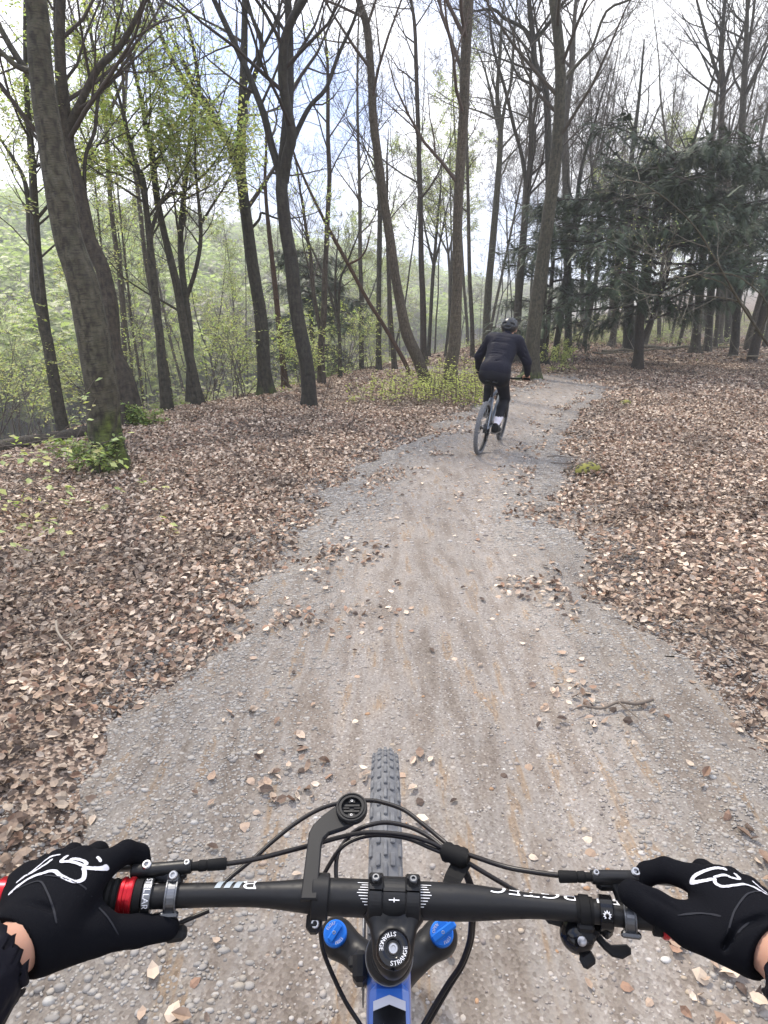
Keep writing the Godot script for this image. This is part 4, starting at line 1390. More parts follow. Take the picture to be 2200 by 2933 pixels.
func undergrowth() -> void:
	rng.seed = 41
	# young beeches in new leaf
	var spots := [
		[-3.5, 14.6, 2.3, 7, "bright green beech saplings clustered round the forked beech's foot"],
		[-2.2, 15.6, 1.7, 6, "low green sapling just right of the forked beech's foot"],
		[-4.6, 15.8, 2.6, 6, "taller pale green sapling behind the forked beech"],
		[-1.3, 20.5, 2.4, 7, "green sapling between the pale slim tree and the leaning pole"],
		[-0.6, 22.5, 1.9, 6, "farther green sapling under the leaning pole"],
		[-5.6, 12.0, 1.9, 5, "thin green sapling behind the second beech's foot"],
		[-7.4, 11.0, 2.6, 6, "leafy sapling at the edge beyond the fallen log"],
		[-8.6, 13.5, 3.0, 6, "taller leafy sapling down the slope beyond the fallen log"],
		[-6.4, 14.8, 2.8, 6, "leafy sapling between the twin stems and the leaning beech"],
		[5.8, 20.4, 1.0, 6, "small yellow-green bush at the foot of the dark trunk by the bend"],
		[-2.6, 19.0, 1.6, 6, "little sapling by the reddish pine trunk"],
		[-9.8, 10.2, 3.2, 6, "broad leafy sapling at the outer edge of the slope"],
	]
	for s in spots:
		sapling("beech_sapling", s[4], Vector3(s[0], base_height(s[0], s[1]), -s[1]), s[2], s[3], 5)
	# shoots from the two near beeches
	sapling("leafy_shoots", "leafy green shoots sprouting from the mossy beech's foot", Vector3(-3.12, height(-3.1, 6.2) + 0.10, -6.17), 0.42, 7, 3, Color(0.30, 0.36, 0.13))
	sapling("leafy_shoots", "small leafy shoots at the foot of the second beech", Vector3(-4.05, height(-4.1, 10.1), -10.0), 0.4, 5, 4, Color(0.30, 0.36, 0.13))
	# bough of a young beech that reaches into the picture from the left
	var root := thing("beech_bough", "low leafy beech bough reaching in over the litter at the picture's edge", "branch", Vector3(-3.55, height(-3.5, 4.3), -4.3))
	var g := G.new()
	g.col = Color(0.075, 0.06, 0.05)
	var tips := PackedVector3Array()
	var dirs := PackedVector3Array()
	g.tube(PackedVector3Array([Vector3(0, -0.1, 0), Vector3(-0.05, 0.5, 0.0), Vector3(0.0, 1.1, 0.1)]), PackedFloat32Array([0.02, 0.016, 0.012]), 6)
	for k in 9:
		branch(g, Vector3(0, 0.2 + 0.1 * k, 0.03), Vector3(1.0, 0.05 - 0.03 * k, rnd(-0.75, 0.75)).normalized(), rnd(1.0, 1.7), 0.008, 1, 2, -0.25, tips, dirs, 4)
	part("stem", g, M.twig, root)
	var lg := G.new()
	leaves_on(lg, tips, dirs, 3, 0.062, 0.26, Color(0.52, 0.56, 0.24))
	part("foliage", lg, M.green_leaf, root)
	# knee-high shoots round the wavy tree and the split tree
	var st := G.new()
	st.col = Color(0.11, 0.085, 0.06)
	var sl := G.new()
	var patch := thing("young_shoots", "knee-high patch of yellow-green shoots round the wavy and split trunks", "undergrowth")
	patch.set_meta("kind", "stuff")
	for k in 460:
		var d := rnd(11.6, 15.6)
		var u := rng.randf()
		var x := lerpf(-0.6, 2.15, u) + (d - 13.0) * 0.1
		if rng.randf() > 0.35 + 0.65 * smoothstep(0.1, 0.65, u) or trail_dist(x, d) < 0.06:
			continue
		var h := rnd(0.18, 0.95) * (0.5 + 0.65 * u)
		var b := Vector3(x, height(x, d) - 0.03, -d)
		var top := b + Vector3(rnd(-0.12, 0.12), h, rnd(-0.12, 0.12))
		st.tube(PackedVector3Array([b, b.lerp(top, 0.5) + Vector3(rnd(-0.03, 0.03), 0, 0), top]), PackedFloat32Array([0.005, 0.004, 0.002]), 3)
		var v := rnd(0.75, 1.25)
		for e in 11:
			var a := rnd(0, TAU)
			leaf(sl, b.lerp(top, rnd(0.3, 1.0)) + Vector3(rnd(-0.05, 0.05), 0, rnd(-0.05, 0.05)), Vector3(cos(a), rnd(-0.2, 0.5), sin(a)).normalized(), Vector3(0, 1, 0.2).normalized(), rnd(0.035, 0.075), Color(0.44 * v, 0.47 * v, 0.11))
	part("stems", st, M.twig, patch)
	part("foliage", sl, M.green_leaf, patch)
	# bramble and seedlings that carpet the wood behind
	var clump := G.new()
	for k in 26:
		var a := rnd(0, TAU)
		var rr := rnd(0.05, 0.5)
		var v := rnd(0.7, 1.3)
		leaf(clump, Vector3(cos(a) * rr, rnd(0.05, 0.42) * (1.0 - rr), sin(a) * rr), Vector3(cos(a), rnd(-0.1, 0.5), sin(a)).normalized(), Vector3(rnd(-0.3, 0.3), 1, rnd(-0.3, 0.3)).normalized(), rnd(0.06, 0.12), Color(v, v, v))
	var buf := PackedFloat32Array()
	var where := FastNoiseLite.new()
	where.frequency = 0.09
	for k in 17000:
		var d := 15.0 + 70.0 * pow(rng.randf(), 1.2)
		var x := rnd(-0.75, 0.75) * (d + 2.0)
		var s := (table(CREST, d) - x) * 0.87
		if s < 0.6 and d < 33.0 + 4.0 * where.get_noise_2d(x * 3.0, d):
			continue
		if s > 38.0 or where.get_noise_2d(x, d) < (-0.05 if s < 1.0 else -0.25):
			continue
		var v := rnd(0.7, 1.3)
		var brown := rng.randf() < 0.5
		var c := Color(0.25 * v, 0.205 * v, 0.15 * v) if brown else Color(0.40 * v, 0.42 * v, 0.20 * v)
		push(buf, Basis(Vector3.UP, rnd(0, TAU)).scaled(Vector3(1, rnd(0.7, 1.7), 1) * rnd(0.7, 1.7)), Vector3(x, base_height(x, d), -d), c)
	var o := scatter("undergrowth", clump.done(), M.green_leaf, buf, self)
	tag(o, "green bramble and seedlings carpeting the wood beyond the open floor", "undergrowth", "", "stuff")


# the wooded hillside across the valley
func far_woods() -> void:
	rng.seed = 57
	var crown := G.new()
	for k in 150:
		var v3 := Vector3(rnd(-1, 1), rnd(-1, 1), rnd(-1, 1))
		while v3.length() > 1.0 or v3.length() < 0.35:
			v3 = Vector3(rnd(-1, 1), rnd(-1, 1), rnd(-1, 1))
		var v := rnd(0.7, 1.3)
		var a := rnd(0, TAU)
		leaf(crown, v3 * Vector3(3.2, 4.2, 3.2) + Vector3(0, 7.6, 0), Vector3(cos(a), rnd(-0.3, 0.6), sin(a)).normalized(), (v3 + Vector3(rnd(-0.4, 0.4), 0.6, rnd(-0.4, 0.4))).normalized(), rnd(0.8, 1.5), Color(v, v, v))
	crown.col = Color(0.55, 0.5, 0.5)
	crown.tube(PackedVector3Array([Vector3(0, -1, 0), Vector3(0.2, 4, 0), Vector3(0, 9, 0.2)]), PackedFloat32Array([0.2, 0.15, 0.06]), 4)
	var bare := G.new()
	var t := PackedVector3Array()
	var dd := PackedVector3Array()
	bare.tube(PackedVector3Array([Vector3(0, -1, 0), Vector3(0.2, 5, 0), Vector3(0, 11, 0.2)]), PackedFloat32Array([0.22, 0.16, 0.04]), 4)
	for k in 14:
		var a := k * 2.4
		branch(bare, Vector3(0.05, 3.2 + 0.5 * k, 0), Vector3(cos(a), rnd(0.6, 1.2), sin(a)).normalized(), rnd(2.0, 4.2), 0.07, 1, 3, 0.4, t, dd, 3)
	var bufs := [PackedFloat32Array(), PackedFloat32Array()]
	var tone := FastNoiseLite.new()
	tone.frequency = 0.012
	tone.seed = 8
	for k in 5200:
		var d := rnd(40.0, 330.0)
		var x := rnd(-0.78, 0.55) * d
		var s := (table(CREST, d) - x) * 0.87
		if s < 40.0 or s > 215.0:
			continue
		var n := tone.get_noise_2d(x, d) + rnd(-0.25, 0.25)
		var v := rnd(0.75, 1.25)
		var b := Basis(Vector3.UP, rnd(0, TAU)).scaled(Vector3.ONE * rnd(0.7, 1.25))
		var p := Vector3(x, base_height(x, d), -d)
		if n > -0.05:
			push(bufs[0], b, p, Color(0.50 * v, 0.52 * v, 0.26 * v))
		elif n > -0.2:
			push(bufs[1], b, p, Color(0.24 * v, 0.205 * v, 0.18 * v))
		else:
			push(bufs[0], b, p, Color(0.34 * v, 0.31 * v, 0.22 * v))
	var o := scatter("far_woods", crown.done(), M.green_leaf, bufs[0], self)
	tag(o, "pale green woodland covering the hillside across the valley", "woodland", "", "stuff")
	var q := scatter("far_woods", bare.done(), M.twig, bufs[1], self)
	tag(q, "bare brown woodland mixed into the far hillside", "woodland", "", "stuff")


func floor_things() -> void:
	rng.seed = 63
	var bark := Color(0.075, 0.06, 0.048)
	var log := thing("fallen_log", "old fallen log with rough dark bark lying at the crest beyond the leaning beech", "log", Vector3(-5.1, base_height(-5.1, 8.0), -8.0))
	var lp := PackedVector3Array()
	var lr := PackedFloat32Array()
	for k in 12:
		var x := lerpf(-6.6, -4.25, k / 11.0)
		var d := lerpf(7.0, 9.0, k / 11.0)
		lp.append(Vector3(x, height(x, d) + 0.10 + rnd(-0.015, 0.015), -d) - log.position)
		lr.append(lerpf(0.15, 0.09, k / 11.0) * rnd(0.92, 1.08))
	var g := G.new()
	bole(g, lp, lr, 12, 0.0, bark)
	g.col = Color(0.16, 0.13, 0.10)
	for e in [0, 11]:
		var c := lp[e]
		var ax := (lp[1] - lp[0]).normalized() * (-1.0 if e == 0 else 1.0)
		for s in 12:
			var a := g.v[e * 12 + s]
			var b := g.v[e * 12 + (s + 1) % 12]
			g.tri(c, a, b, ax, ax, ax)
	part("trunk", g, M.rough_bark, log)
	var stub := G.new()
	stub.col = bark * 0.8
	for k in 5:
		branch(stub, lp[2 + k * 2], Vector3(rnd(-0.5, 0.5), 1, rnd(-0.4, 0.4)).normalized(), rnd(0.25, 0.6), 0.022, 2, 3, 0.0, PackedVector3Array(), PackedVector3Array(), 2)
	part("broken_branch", stub, M.twig, log)
	# pale fallen branches behind the yew
	for q in [[10.2, 29.0, 13.6, 29.6, 0.07, "pale fallen branch lying behind the yew's trunk"], [13.0, 31.5, 17.0, 30.5, 0.09, "long pale fallen branch between the spreading-rooted beech and the yew"], [9.2, 27.2, 11.2, 27.9, 0.05, "short crooked fallen branch behind the yew"], [16.2, 32.8, 19.4, 33.4, 0.08, "fallen branch by the white-rooted beech"]]:
		var o := thing("fallen_branch", q[5], "branch", Vector3(q[0], height(q[0], q[1]), -q[1]))
		var p := PackedVector3Array()
		var r := PackedFloat32Array()
		for k in 7:
			var x := lerpf(q[0], q[2], k / 6.0)
			var d := lerpf(q[1], q[3], k / 6.0) + rnd(-0.12, 0.12)
			p.append(Vector3(x, height(x, d) + 0.1 + rnd(0.0, 0.12), -d) - o.position)
			r.append(q[4] * (1.0 - 0.1 * k))
		var bg := G.new()
		bole(bg, p, r, 7, 0.0, Color(0.24, 0.21, 0.17))
		part("stem", bg, M.bark, o)
		var tg := G.new()
		tg.col = Color(0.20, 0.175, 0.14)
		for k in 4:
			branch(tg, p[1 + k], Vector3(rnd(-0.7, 0.7), rnd(0.3, 1.0), rnd(-0.7, 0.7)).normalized(), rnd(0.5, 1.1), 0.02, 2, 3, 0.0, PackedVector3Array(), PackedVector3Array(), 2)
		part("twigs", tg, M.twig, o)
	# sticks on the litter
	var at := [[-2.1, 5.4, 0.5, "thin grey stick on the litter near the mossy beech's foot"], [-2.4, 5.9, 1.1, "long thin stick lying towards the mossy beech"], [3.9, 4.6, 2.2, "long dark stick in the litter on the right of the trail"], [2.9, 3.3, 2.6, "pale bent stick near the trail's right edge"], [-1.6, 2.6, 0.9, "short pale stick at the trail's left edge"], [-2.6, 3.3, 1.9, "thin stick deep in the left-hand litter"], [2.25, 6.8, 0.3, "dark stick by the mossy stone"], [2.3, 7.15, 0.15, "second dark stick just behind the one by the mossy stone"], [0.95, 2.05, 3.0, "dark twig lying on the trail itself"], [6.4, 9.2, 2.0, "grey stick on the open floor before the yew"], [8.0, 15.0, 0.4, "dark branch end in the yew's shade"]]
	for q in at:
		var o := thing("stick", q[3], "stick", Vector3(q[0], maxf(height(q[0], q[1]), trail_height(q[0], q[1])) + 0.02, -q[1]))
		var p := PackedVector3Array()
		var r := PackedFloat32Array()
		var ln := rnd(0.3, 0.7)
		for k in 6:
			p.append(Vector3(cos(q[2]), 0, sin(q[2])) * ln * (k / 5.0 - 0.5) + Vector3(rnd(-0.015, 0.015), rnd(0.0, 0.015), rnd(-0.015, 0.015)))
			r.append(0.008 * (1.0 - 0.13 * k))
		var sg := G.new()
		sg.col = Color(0.12, 0.095, 0.075) if q[3].contains("dark") else Color(0.26, 0.22, 0.175)
		var sm := smooth_line(p, r, 4)
		sg.tube(sm[0], sm[1], 6, true)
		sg.tube(PackedVector3Array([p[2], p[2] + Vector3(sin(q[2]), 0.25, -cos(q[2])) * 0.16]), PackedFloat32Array([0.006, 0.002]), 4)
		part("stem", sg, M.twig, o)
	# mossy stone and the roots beside the trail
	var st := Body.new(Vector3(-0.22, -0.12, -0.2), Vector3(0.22, 0.2, 0.2), 0.018)
	st.bone(Vector3(-0.06, 0.0, 0.02), Vector3(0.07, 0.01, -0.01), 0.085, 0.075, 0.05)
	st.bone(Vector3(0.02, 0.04, 0.0), Vector3(0.05, 0.03, 0.03), 0.06, 0.06, 0.04)
	for q in [[2.26, 6.4, "mossy stone in the litter beside the trail, next to the sticks", "mossy_stone", 1.0, true], [4.9, 12.2, "small mossy stone at the inside of the trail's bend", "mossy_stone", 0.8, true], [10.2, 14.9, "pale stone on the open floor below the hazel branches", "pale_stone", 1.3, false]]:
		var o := thing(q[3], q[2], "stone", Vector3(q[0], height(q[0], q[1]) + 0.02, -q[1]))
		var sg := G.new()
		st.mesh(sg)
		for k in sg.v.size():
			var n := grain.get_noise_3dv(sg.v[k] * 16.0 + o.position)
			sg.c[k] = Color(0.22, 0.21, 0.05) if q[5] and n > -0.1 and sg.n[k].y > -0.2 else (Color(0.05, 0.04, 0.032) if q[5] else Color(0.42, 0.38, 0.30)) * (1.0 + 0.4 * n)
			sg.v[k] *= q[4]
		part("stone", sg, M.moss, o)
	for q in [[2.05, 6.55, 2.5, 6.9, "bare root crossing the trail's right edge"], [2.0, 6.0, 2.4, 6.25, "second bare root near the mossy stone"], [3.65, 17.2, 4.2, 17.9, "mossy root toe reaching out from the slanting beech"]]:
		var o := thing("tree_root", q[4], "root", Vector3(q[0], height(q[0], q[1]), -q[1]))
		var p := PackedVector3Array()
		var r := PackedFloat32Array()
		for k in 8:
			var x := lerpf(q[0], q[2], k / 7.0)
			var d := lerpf(q[1], q[3], k / 7.0) + rnd(-0.05, 0.05)
			p.append(Vector3(x, maxf(height(x, d), trail_height(x, d)) + 0.015 + (0.12 * k / 7.0 if q[1] > 10.0 else 0.0), -d) - o.position)
			r.append(lerpf(0.02, 0.03, k / 7.0) if q[1] < 10.0 else lerpf(0.05, 0.16, k / 7.0))
		var rg := G.new()
		bole(rg, p, r, 8, 0.0, Color(0.13, 0.10, 0.078), 0.9 if q[1] > 10.0 else 0.0)
		part("root", rg, M.bark, o)
	# bare whips of young trees standing in the litter
	for q in [[-1.85, 9.4, 0.85, "thin bare sapling standing in the litter before the burl-footed beech"], [-0.55, 8.0, 0.8, "thin bare sapling near the trail's left edge"], [-1.2, 11.1, 1.5, "tall bare whip close to the burl-footed beech"], [0.35, 10.6, 0.6, "low bare sapling by the young shoots"]]:
		var o := thing("bare_sapling", q[3], "sapling", Vector3(q[0], height(q[0], q[1]), -q[1]))
		var bg := G.new()
		bg.col = Color(0.07, 0.052, 0.042)
		branch(bg, Vector3(0, -0.03, 0), Vector3(rnd(-0.15, 0.15), 1, 0).normalized(), q[2], 0.009, 1, 2, 0.1, PackedVector3Array(), PackedVector3Array(), 3)
		part("stem", bg, M.twig, o)


# ---------------------------------------------------------------- the mountain bike being ridden
const STEER_AT := Vector3(0.009, 0.98, -0.407)
const STEER_AXIS := Vector3(0, 0.899, 0.438)
const BAR_SHAPE := [[0.0, 0.0, 0.0], [0.055, 0.0, 0.0], [0.1, 0.0025, 0.002], [0.15, 0.008, 0.007], [0.2, 0.0125, 0.013], [0.255, 0.019, 0.022], [0.3, 0.026, 0.029], [0.4, 0.039, 0.043]]


func steered(p: Vector3) -> Vector3:
	return STEER_AT + (p - STEER_AT).rotated(STEER_AXIS.normalized(), deg_to_rad(-2.0))


func bar_pt(t: float) -> Vector3:
	var a := absf(t)
	var k := 0
	while k < BAR_SHAPE.size() - 2 and BAR_SHAPE[k + 1][0] < a:
		k += 1
	var p: Array = BAR_SHAPE[k]
	var q: Array = BAR_SHAPE[k + 1]
	var o: Array = BAR_SHAPE[maxi(k - 1, 0)]
	var w: Array = BAR_SHAPE[mini(k + 2, BAR_SHAPE.size() - 1)]
	var f := clampf((a - p[0]) / (q[0] - p[0]), 0, 1)
	return steered(Vector3(0.009 + t, 1.0 + cubic_interpolate(p[1], q[1], o[1], w[1], f), -0.447 + cubic_interpolate(p[2], q[2], o[2], w[2], f)))


func bar_frame(t: float) -> Transform3D:
	var x := (bar_pt(t + 0.004) - bar_pt(t - 0.004)).normalized()
	var z := x.cross(Vector3.UP).normalized()
	return Transform3D(Basis(x, z.cross(x), z), bar_pt(t))


func bar_radius(t: float) -> float:
	return lerpf(0.0175, 0.0112, smoothstep(0.06, 0.155, absf(t)))


# a point on the bar: theta 0 on top, positive towards the front
func on_bar(t: float, theta: float, lift: float) -> Vector3:
	var f := bar_frame(t)
	var r := bar_radius(t) + lift
	return f.origin + f.basis.y * cos(theta) * r - f.basis.z * sin(theta) * r


# a sleeve round the bar between two stations, profile [t, extra radius]
func round_bar(g: G, prof: Array, segs := 24, fixed := -1.0) -> void:
	var m := prof.size()
	for k in m - 1:
		var at := g.v.size()
		for e in 2:
			var t: float = prof[k + e][0]
			var f := bar_frame(t)
			var r: float = (bar_radius(t) if fixed < 0.0 else fixed) + prof[k + e][1]
			var sl: float = ((bar_radius(prof[k + 1][0]) if fixed < 0.0 else fixed) + prof[k + 1][1] - (bar_radius(prof[k][0]) if fixed < 0.0 else fixed) - prof[k][1])
			var dt := absf(prof[k + 1][0] - prof[k][0])
			for s in segs:
				var a := TAU * s / segs
				var o := f.basis.y * cos(a) - f.basis.z * sin(a)
				g.v.append(f.origin + o * r)
				g.n.append((o * dt - f.basis.x * sl * signf(prof[k + 1][0] - prof[k][0])).normalized() if dt > 1e-5 else f.basis.x * -signf(sl))
				g.c.append(g.col)
		for s in segs:
			var a := at + s
			var b := at + (s + 1) % segs
			for q in [[a, b, a + segs], [b, b + segs, a + segs]]:
				var nn := g.n[q[0]] + g.n[q[1]] + g.n[q[2]]
				if (g.v[q[2]] - g.v[q[0]]).cross(g.v[q[1]] - g.v[q[0]]).dot(nn) >= 0.0:
					g.i.append(q[0]); g.i.append(q[1]); g.i.append(q[2])
				else:
					g.i.append(q[0]); g.i.append(q[2]); g.i.append(q[1])


func text_tris(text: String, tall: float, bold := 0.0) -> PackedVector3Array:
	var tm := TextMesh.new()
	var base := SystemFont.new()
	base.font_names = PackedStringArray(["Droid Sans"])
	tm.font = base
	tm.font_size = 48
	tm.pixel_size = tall / 34.0
	tm.depth = 0.0
	tm.text = text
	tm.curve_step = 4.0
	var a := tm.get_mesh_arrays()
	var out := PackedVector3Array()
	var v: PackedVector3Array = a[Mesh.ARRAY_VERTEX]
	var ix = a[Mesh.ARRAY_INDEX]
	if ix == null or ix.size() == 0:
		return v
	for k in ix:
		out.append(v[k])
	return out


func letters_on_bar(g: G, text: String, tall: float, t_mid: float, theta: float, spin: bool, lift := 0.0006, stretch := 1.0) -> void:
	var v := text_tris(text, tall)
	for k in range(0, v.size(), 3):
		var q: Array = []
		for e in 3:
			var p := v[k + e]
			var u := p.x * stretch * (-1.0 if spin else 1.0)
			var w := p.y * (-1.0 if spin else 1.0)
			q.append(on_bar(t_mid + u, theta + w / bar_radius(t_mid), lift))
		g.flat(q[0], q[1], q[2], on_bar(t_mid, theta, 1.0) - on_bar(t_mid, theta, 0.0))


func ribbon_on_bar(g: G, t0: float, t1: float, th0: float, th1: float, skew := 0.0, lift := 0.0006) -> void:
	var n := 5
	for k in n:
		var a := lerpf(th0, th1, float(k) / n)
		var b := lerpf(th0, th1, (k + 1.0) / n)
		var sa := skew * k / n
		var sb := skew * (k + 1.0) / n
		g.quad(on_bar(t0 + sa, a, lift), on_bar(t1 + sa, a, lift), on_bar(t1 + sb, b, lift), on_bar(t0 + sb, b, lift), on_bar(t0, a, 1.0) - on_bar(t0, a, 0.0))


func arc_outline(r0: float, r1: float, a0: float, a1: float, n: int) -> PackedVector2Array:
	var p := PackedVector2Array()
	for k in n + 1:
		var a := lerpf(a0, a1, float(k) / n)
		p.append(Vector2(cos(a), sin(a)) * r1)
	for k in n + 1:
		var a := lerpf(a1, a0, float(k) / n)
		p.append(Vector2(cos(a), sin(a)) * r0)
	return p


func frame_of(at: Vector3, up: Vector3, toward := Vector3.RIGHT) -> Transform3D:
	var y := up.normalized()
	var z := toward.cross(y).normalized()
	return Transform3D(Basis(y.cross(z), y, z), at)


# a round bolt head with a hexagon socket
func bolt(called: String, at: Vector3, up: Vector3, r: float, m: Material, parent: Node3D) -> void:
	var g := G.new()
	var xf := frame_of(at, up)
	g.lathe(xf, PackedVector2Array([Vector2(r, -0.003), Vector2(r, r * 0.35), Vector2(r * 0.8, r * 0.6), Vector2(r * 0.5, r * 0.6), Vector2(r * 0.46, r * 0.1), Vector2(0.0, r * 0.1)]), 12, 0.9)
	part(called, g, m, parent)


func curve_tube(pts: Array, r: float, sides := 8, sub := 4) -> G:
	var g := G.new()
	var p := PackedVector3Array()
	var w := PackedFloat32Array()
	for q in pts:
		p.append(q)
		w.append(r)
	var sm := smooth_line(p, w, sub)
	g.tube(sm[0], sm[1], sides, true)
	return g


func bike_materials() -> void:
	var S := FastNoiseLite.TYPE_SIMPLEX_SMOOTH
	var scuff := noise_tex(S, 0.02, 256, [[0.0, Color(0.35, 0.35, 0.35)], [0.6, Color(0.45, 0.45, 0.45)], [0.8, Color(0.62, 0.62, 0.62)], [1.0, Color(0.9, 0.9, 0.9)]], 5, 6)
	var m := mat(Color(0.007, 0.007, 0.008), 1.0, 0.0, 0.4)
	m.roughness_texture = scuff
	triplanar(m, 9.0, false)
	M.black_paint = m
	M.black_gloss = mat(Color(0.005, 0.005, 0.006), 0.16, 0.0, 0.42)
	M.black_plastic = mat(Color(0.010, 0.010, 0.011), 0.5, 0.0, 0.35)
	M.rubber = mat(Color(0.007, 0.007, 0.0075), 0.75, 0.0, 0.3)
	M.hose = mat(Color(0.010, 0.008, 0.008), 0.35, 0.0, 0.4)
	M.silver = mat(Color(0.42, 0.42, 0.43), 0.35, 1.0)
	M.grey_metal = mat(Color(0.16, 0.165, 0.175), 0.38, 1.0)
	M.red_metal = mat(Color(0.42, 0.012, 0.02), 0.3, 0.75)
	M.blue_metal = mat(Color(0.015, 0.16, 0.62), 0.33, 0.55)
	var bp := mat(Color(0.030, 0.125, 0.46), 0.3)
	bp.clearcoat_enabled = true
	bp.clearcoat = 1.0
	bp.clearcoat_roughness = 0.08
	M.blue_paint = bp
	M.white_print = mat(Color(0.78, 0.78, 0.80), 0.5)
	M.grey_print = mat(Color(0.26, 0.30, 0.33), 0.5)
	M.pale_print = mat(Color(0.50, 0.50, 0.55), 0.45)
	var tyre := mat(Color(1, 1, 1), 0.85)
	tyre.albedo_texture = noise_tex(S, 0.03, 256, [[0.0, lin(0.08, 0.08, 0.085)], [0.5, lin(0.125, 0.127, 0.133)], [1.0, lin(0.19, 0.188, 0.186)]], 4, 12)
	triplanar(tyre, 6.0, false)
	M.tyre = tyre
	var fab := mat(Color(0.0055, 0.0058, 0.0078), 0.9, 0.0, 0.16)
	fab.normal_enabled = true
	fab.normal_texture = noise_tex(FastNoiseLite.TYPE_CELLULAR, 0.14, 256, [], 1, 3, FastNoiseLite.RETURN_DISTANCE, 4.0)
	fab.normal_scale = 0.45
	triplanar(fab, 26.0, false)
	M.glove = fab
	M.seam = mat(Color(0.022, 0.023, 0.028), 0.8, 0.0, 0.25)
	var jack := mat(Color(1, 1, 1), 0.6, 0.0, 0.25)
	jack.vertex_color_use_as_albedo = true
	jack.normal_enabled = true
	jack.normal_texture = noise_tex(S, 0.02, 256, [], 4, 13, -1, 6.0)
	jack.normal_scale = 0.5
	triplanar(jack, 5.0, false)
	M.cloth = jack
	var skin := mat(Color(1, 1, 1), 0.6, 0.0, 0.3)
	skin.vertex_color_use_as_albedo = true
	skin.subsurf_scatter_enabled = true
	skin.subsurf_scatter_strength = 0.15
	M.skin = skin
	M.sole = mat(Color(0.14, 0.125, 0.11), 0.8)
	M.helmet = mat(Color(0.012, 0.0125, 0.015), 0.3)
	M.blue_strap = mat(Color(0.03, 0.075, 0.22), 0.7)


func wheel(parent: Node3D, hub: Vector3, axis: Vector3, r: float, tyre_w: float, knobs: int, back := false) -> void:
	var xf := frame_of(hub, axis, Vector3.UP)
	var w := Node3D.new()
	w.name = "wheel"
	parent.add_child(w, true)
	w.transform = xf
	var tr := tyre_w * 0.5
	var rc := r - tr
	var g := G.new()
	var prof := PackedVector2Array()
	for k in 15:
		var a := lerpf(-2.35, 2.35, k / 14.0)
		prof.append(Vector2(rc + cos(a) * tr * 0.93, sin(a) * tr * 0.95))
	g.lathe(Transform3D(), prof, 72, 0.5)
	part("tyre", g, M.tyre, w)
	if knobs > 0:
		var t := G.new()
		for k in knobs:
			var a := TAU * k / knobs
			for row in 5:
				var off: float = [-0.8, -0.34, 0.0, 0.34, 0.8][row]
				var ph := a + (TAU / knobs * 0.5 if row % 2 == 1 else 0.0)
				var la: float = off * 1.25
				var rad := Vector3(cos(ph), 0, sin(ph))
				var out := (rad * cos(la) + Vector3.UP * sin(la)).normalized()
				var c := rad * rc + out * tr * 0.95
				var along := Vector3(-sin(ph), 0, cos(ph))
				var b := Basis(along, out, along.cross(out))
				t.cbox(Transform3D(b, c), Vector3(TAU * rc / knobs * (0.62 if row != 2 else 0.8), 0.0065, tr * (0.26 if row != 2 else 0.2)), 0.0012)
		part("tread", t, M.tyre, w).set_meta("kind", "stuff")
	var rim := G.new()
	rim.lathe(Transform3D(), PackedVector2Array([Vector2(rc - tr * 0.95, -0.010), Vector2(rc - tr * 0.55, -0.014), Vector2(rc - tr * 0.5, 0.0), Vector2(rc - tr * 0.55, 0.014), Vector2(rc - tr * 0.95, 0.010), Vector2(rc - tr * 1.0, 0.0), Vector2(rc - tr * 0.95, -0.010)]), 64, 0.3)
	part("rim", rim, M.black_plastic, w)
	var hb := G.new()
	hb.lathe(Transform3D(), PackedVector2Array([Vector2(0.0, -0.055), Vector2(0.008, -0.055), Vector2(0.009, -0.034), Vector2(0.028, -0.032), Vector2(0.028, -0.027), Vector2(0.014, -0.02), Vector2(0.014, 0.02), Vector2(0.028, 0.027), Vector2(0.028, 0.032), Vector2(0.009, 0.034), Vector2(0.008, 0.055), Vector2(0.0, 0.055)]), 14)
	part("hub", hb, M.black_plastic, w)
	var sp := G.new()
	for k in 28:
		var a := TAU * k / 28.0
		var b := a + (0.5 if (k / 2) % 2 == 0 else -0.5)
		var s := 1.0 if k % 2 == 0 else -1.0
		sp.tube(PackedVector3Array([Vector3(cos(b) * 0.027, s * 0.029, sin(b) * 0.027), Vector3(cos(a) * (rc - tr), 0, sin(a) * (rc - tr))]), PackedFloat32Array([0.0011, 0.0011]), 4)
	part("spokes", sp, M.silver, w)
	var disc := G.new()
	disc.prism(Transform3D(Basis(Vector3.RIGHT, Vector3.FORWARD, Vector3.UP), Vector3(0, -0.042, 0)), arc_outline(0.066, 0.088, 0.0, TAU - 0.001, 36), 0.0018)
	for k in 6:
		var a := TAU * k / 6.0
		disc.tube(PackedVector3Array([Vector3(cos(a) * 0.02, -0.042, sin(a) * 0.02), Vector3(cos(a + 0.4) * 0.067, -0.042, sin(a + 0.4) * 0.067)]), PackedFloat32Array([0.003, 0.003]), 4)
	part("brake_disc", disc, M.grey_metal, w)
	if back:
		var cas := G.new()
		for k in 9:
			var cr := 0.068 - k * 0.0058
			cas.lathe(Transform3D(Basis(), Vector3(0, 0.018 + k * 0.0042, 0)), PackedVector2Array([Vector2(0.012, 0.0), Vector2(cr, 0.0), Vector2(cr, 0.0018), Vector2(0.012, 0.0018)]), 24)
		part("cassette", cas, M.grey_metal, w)


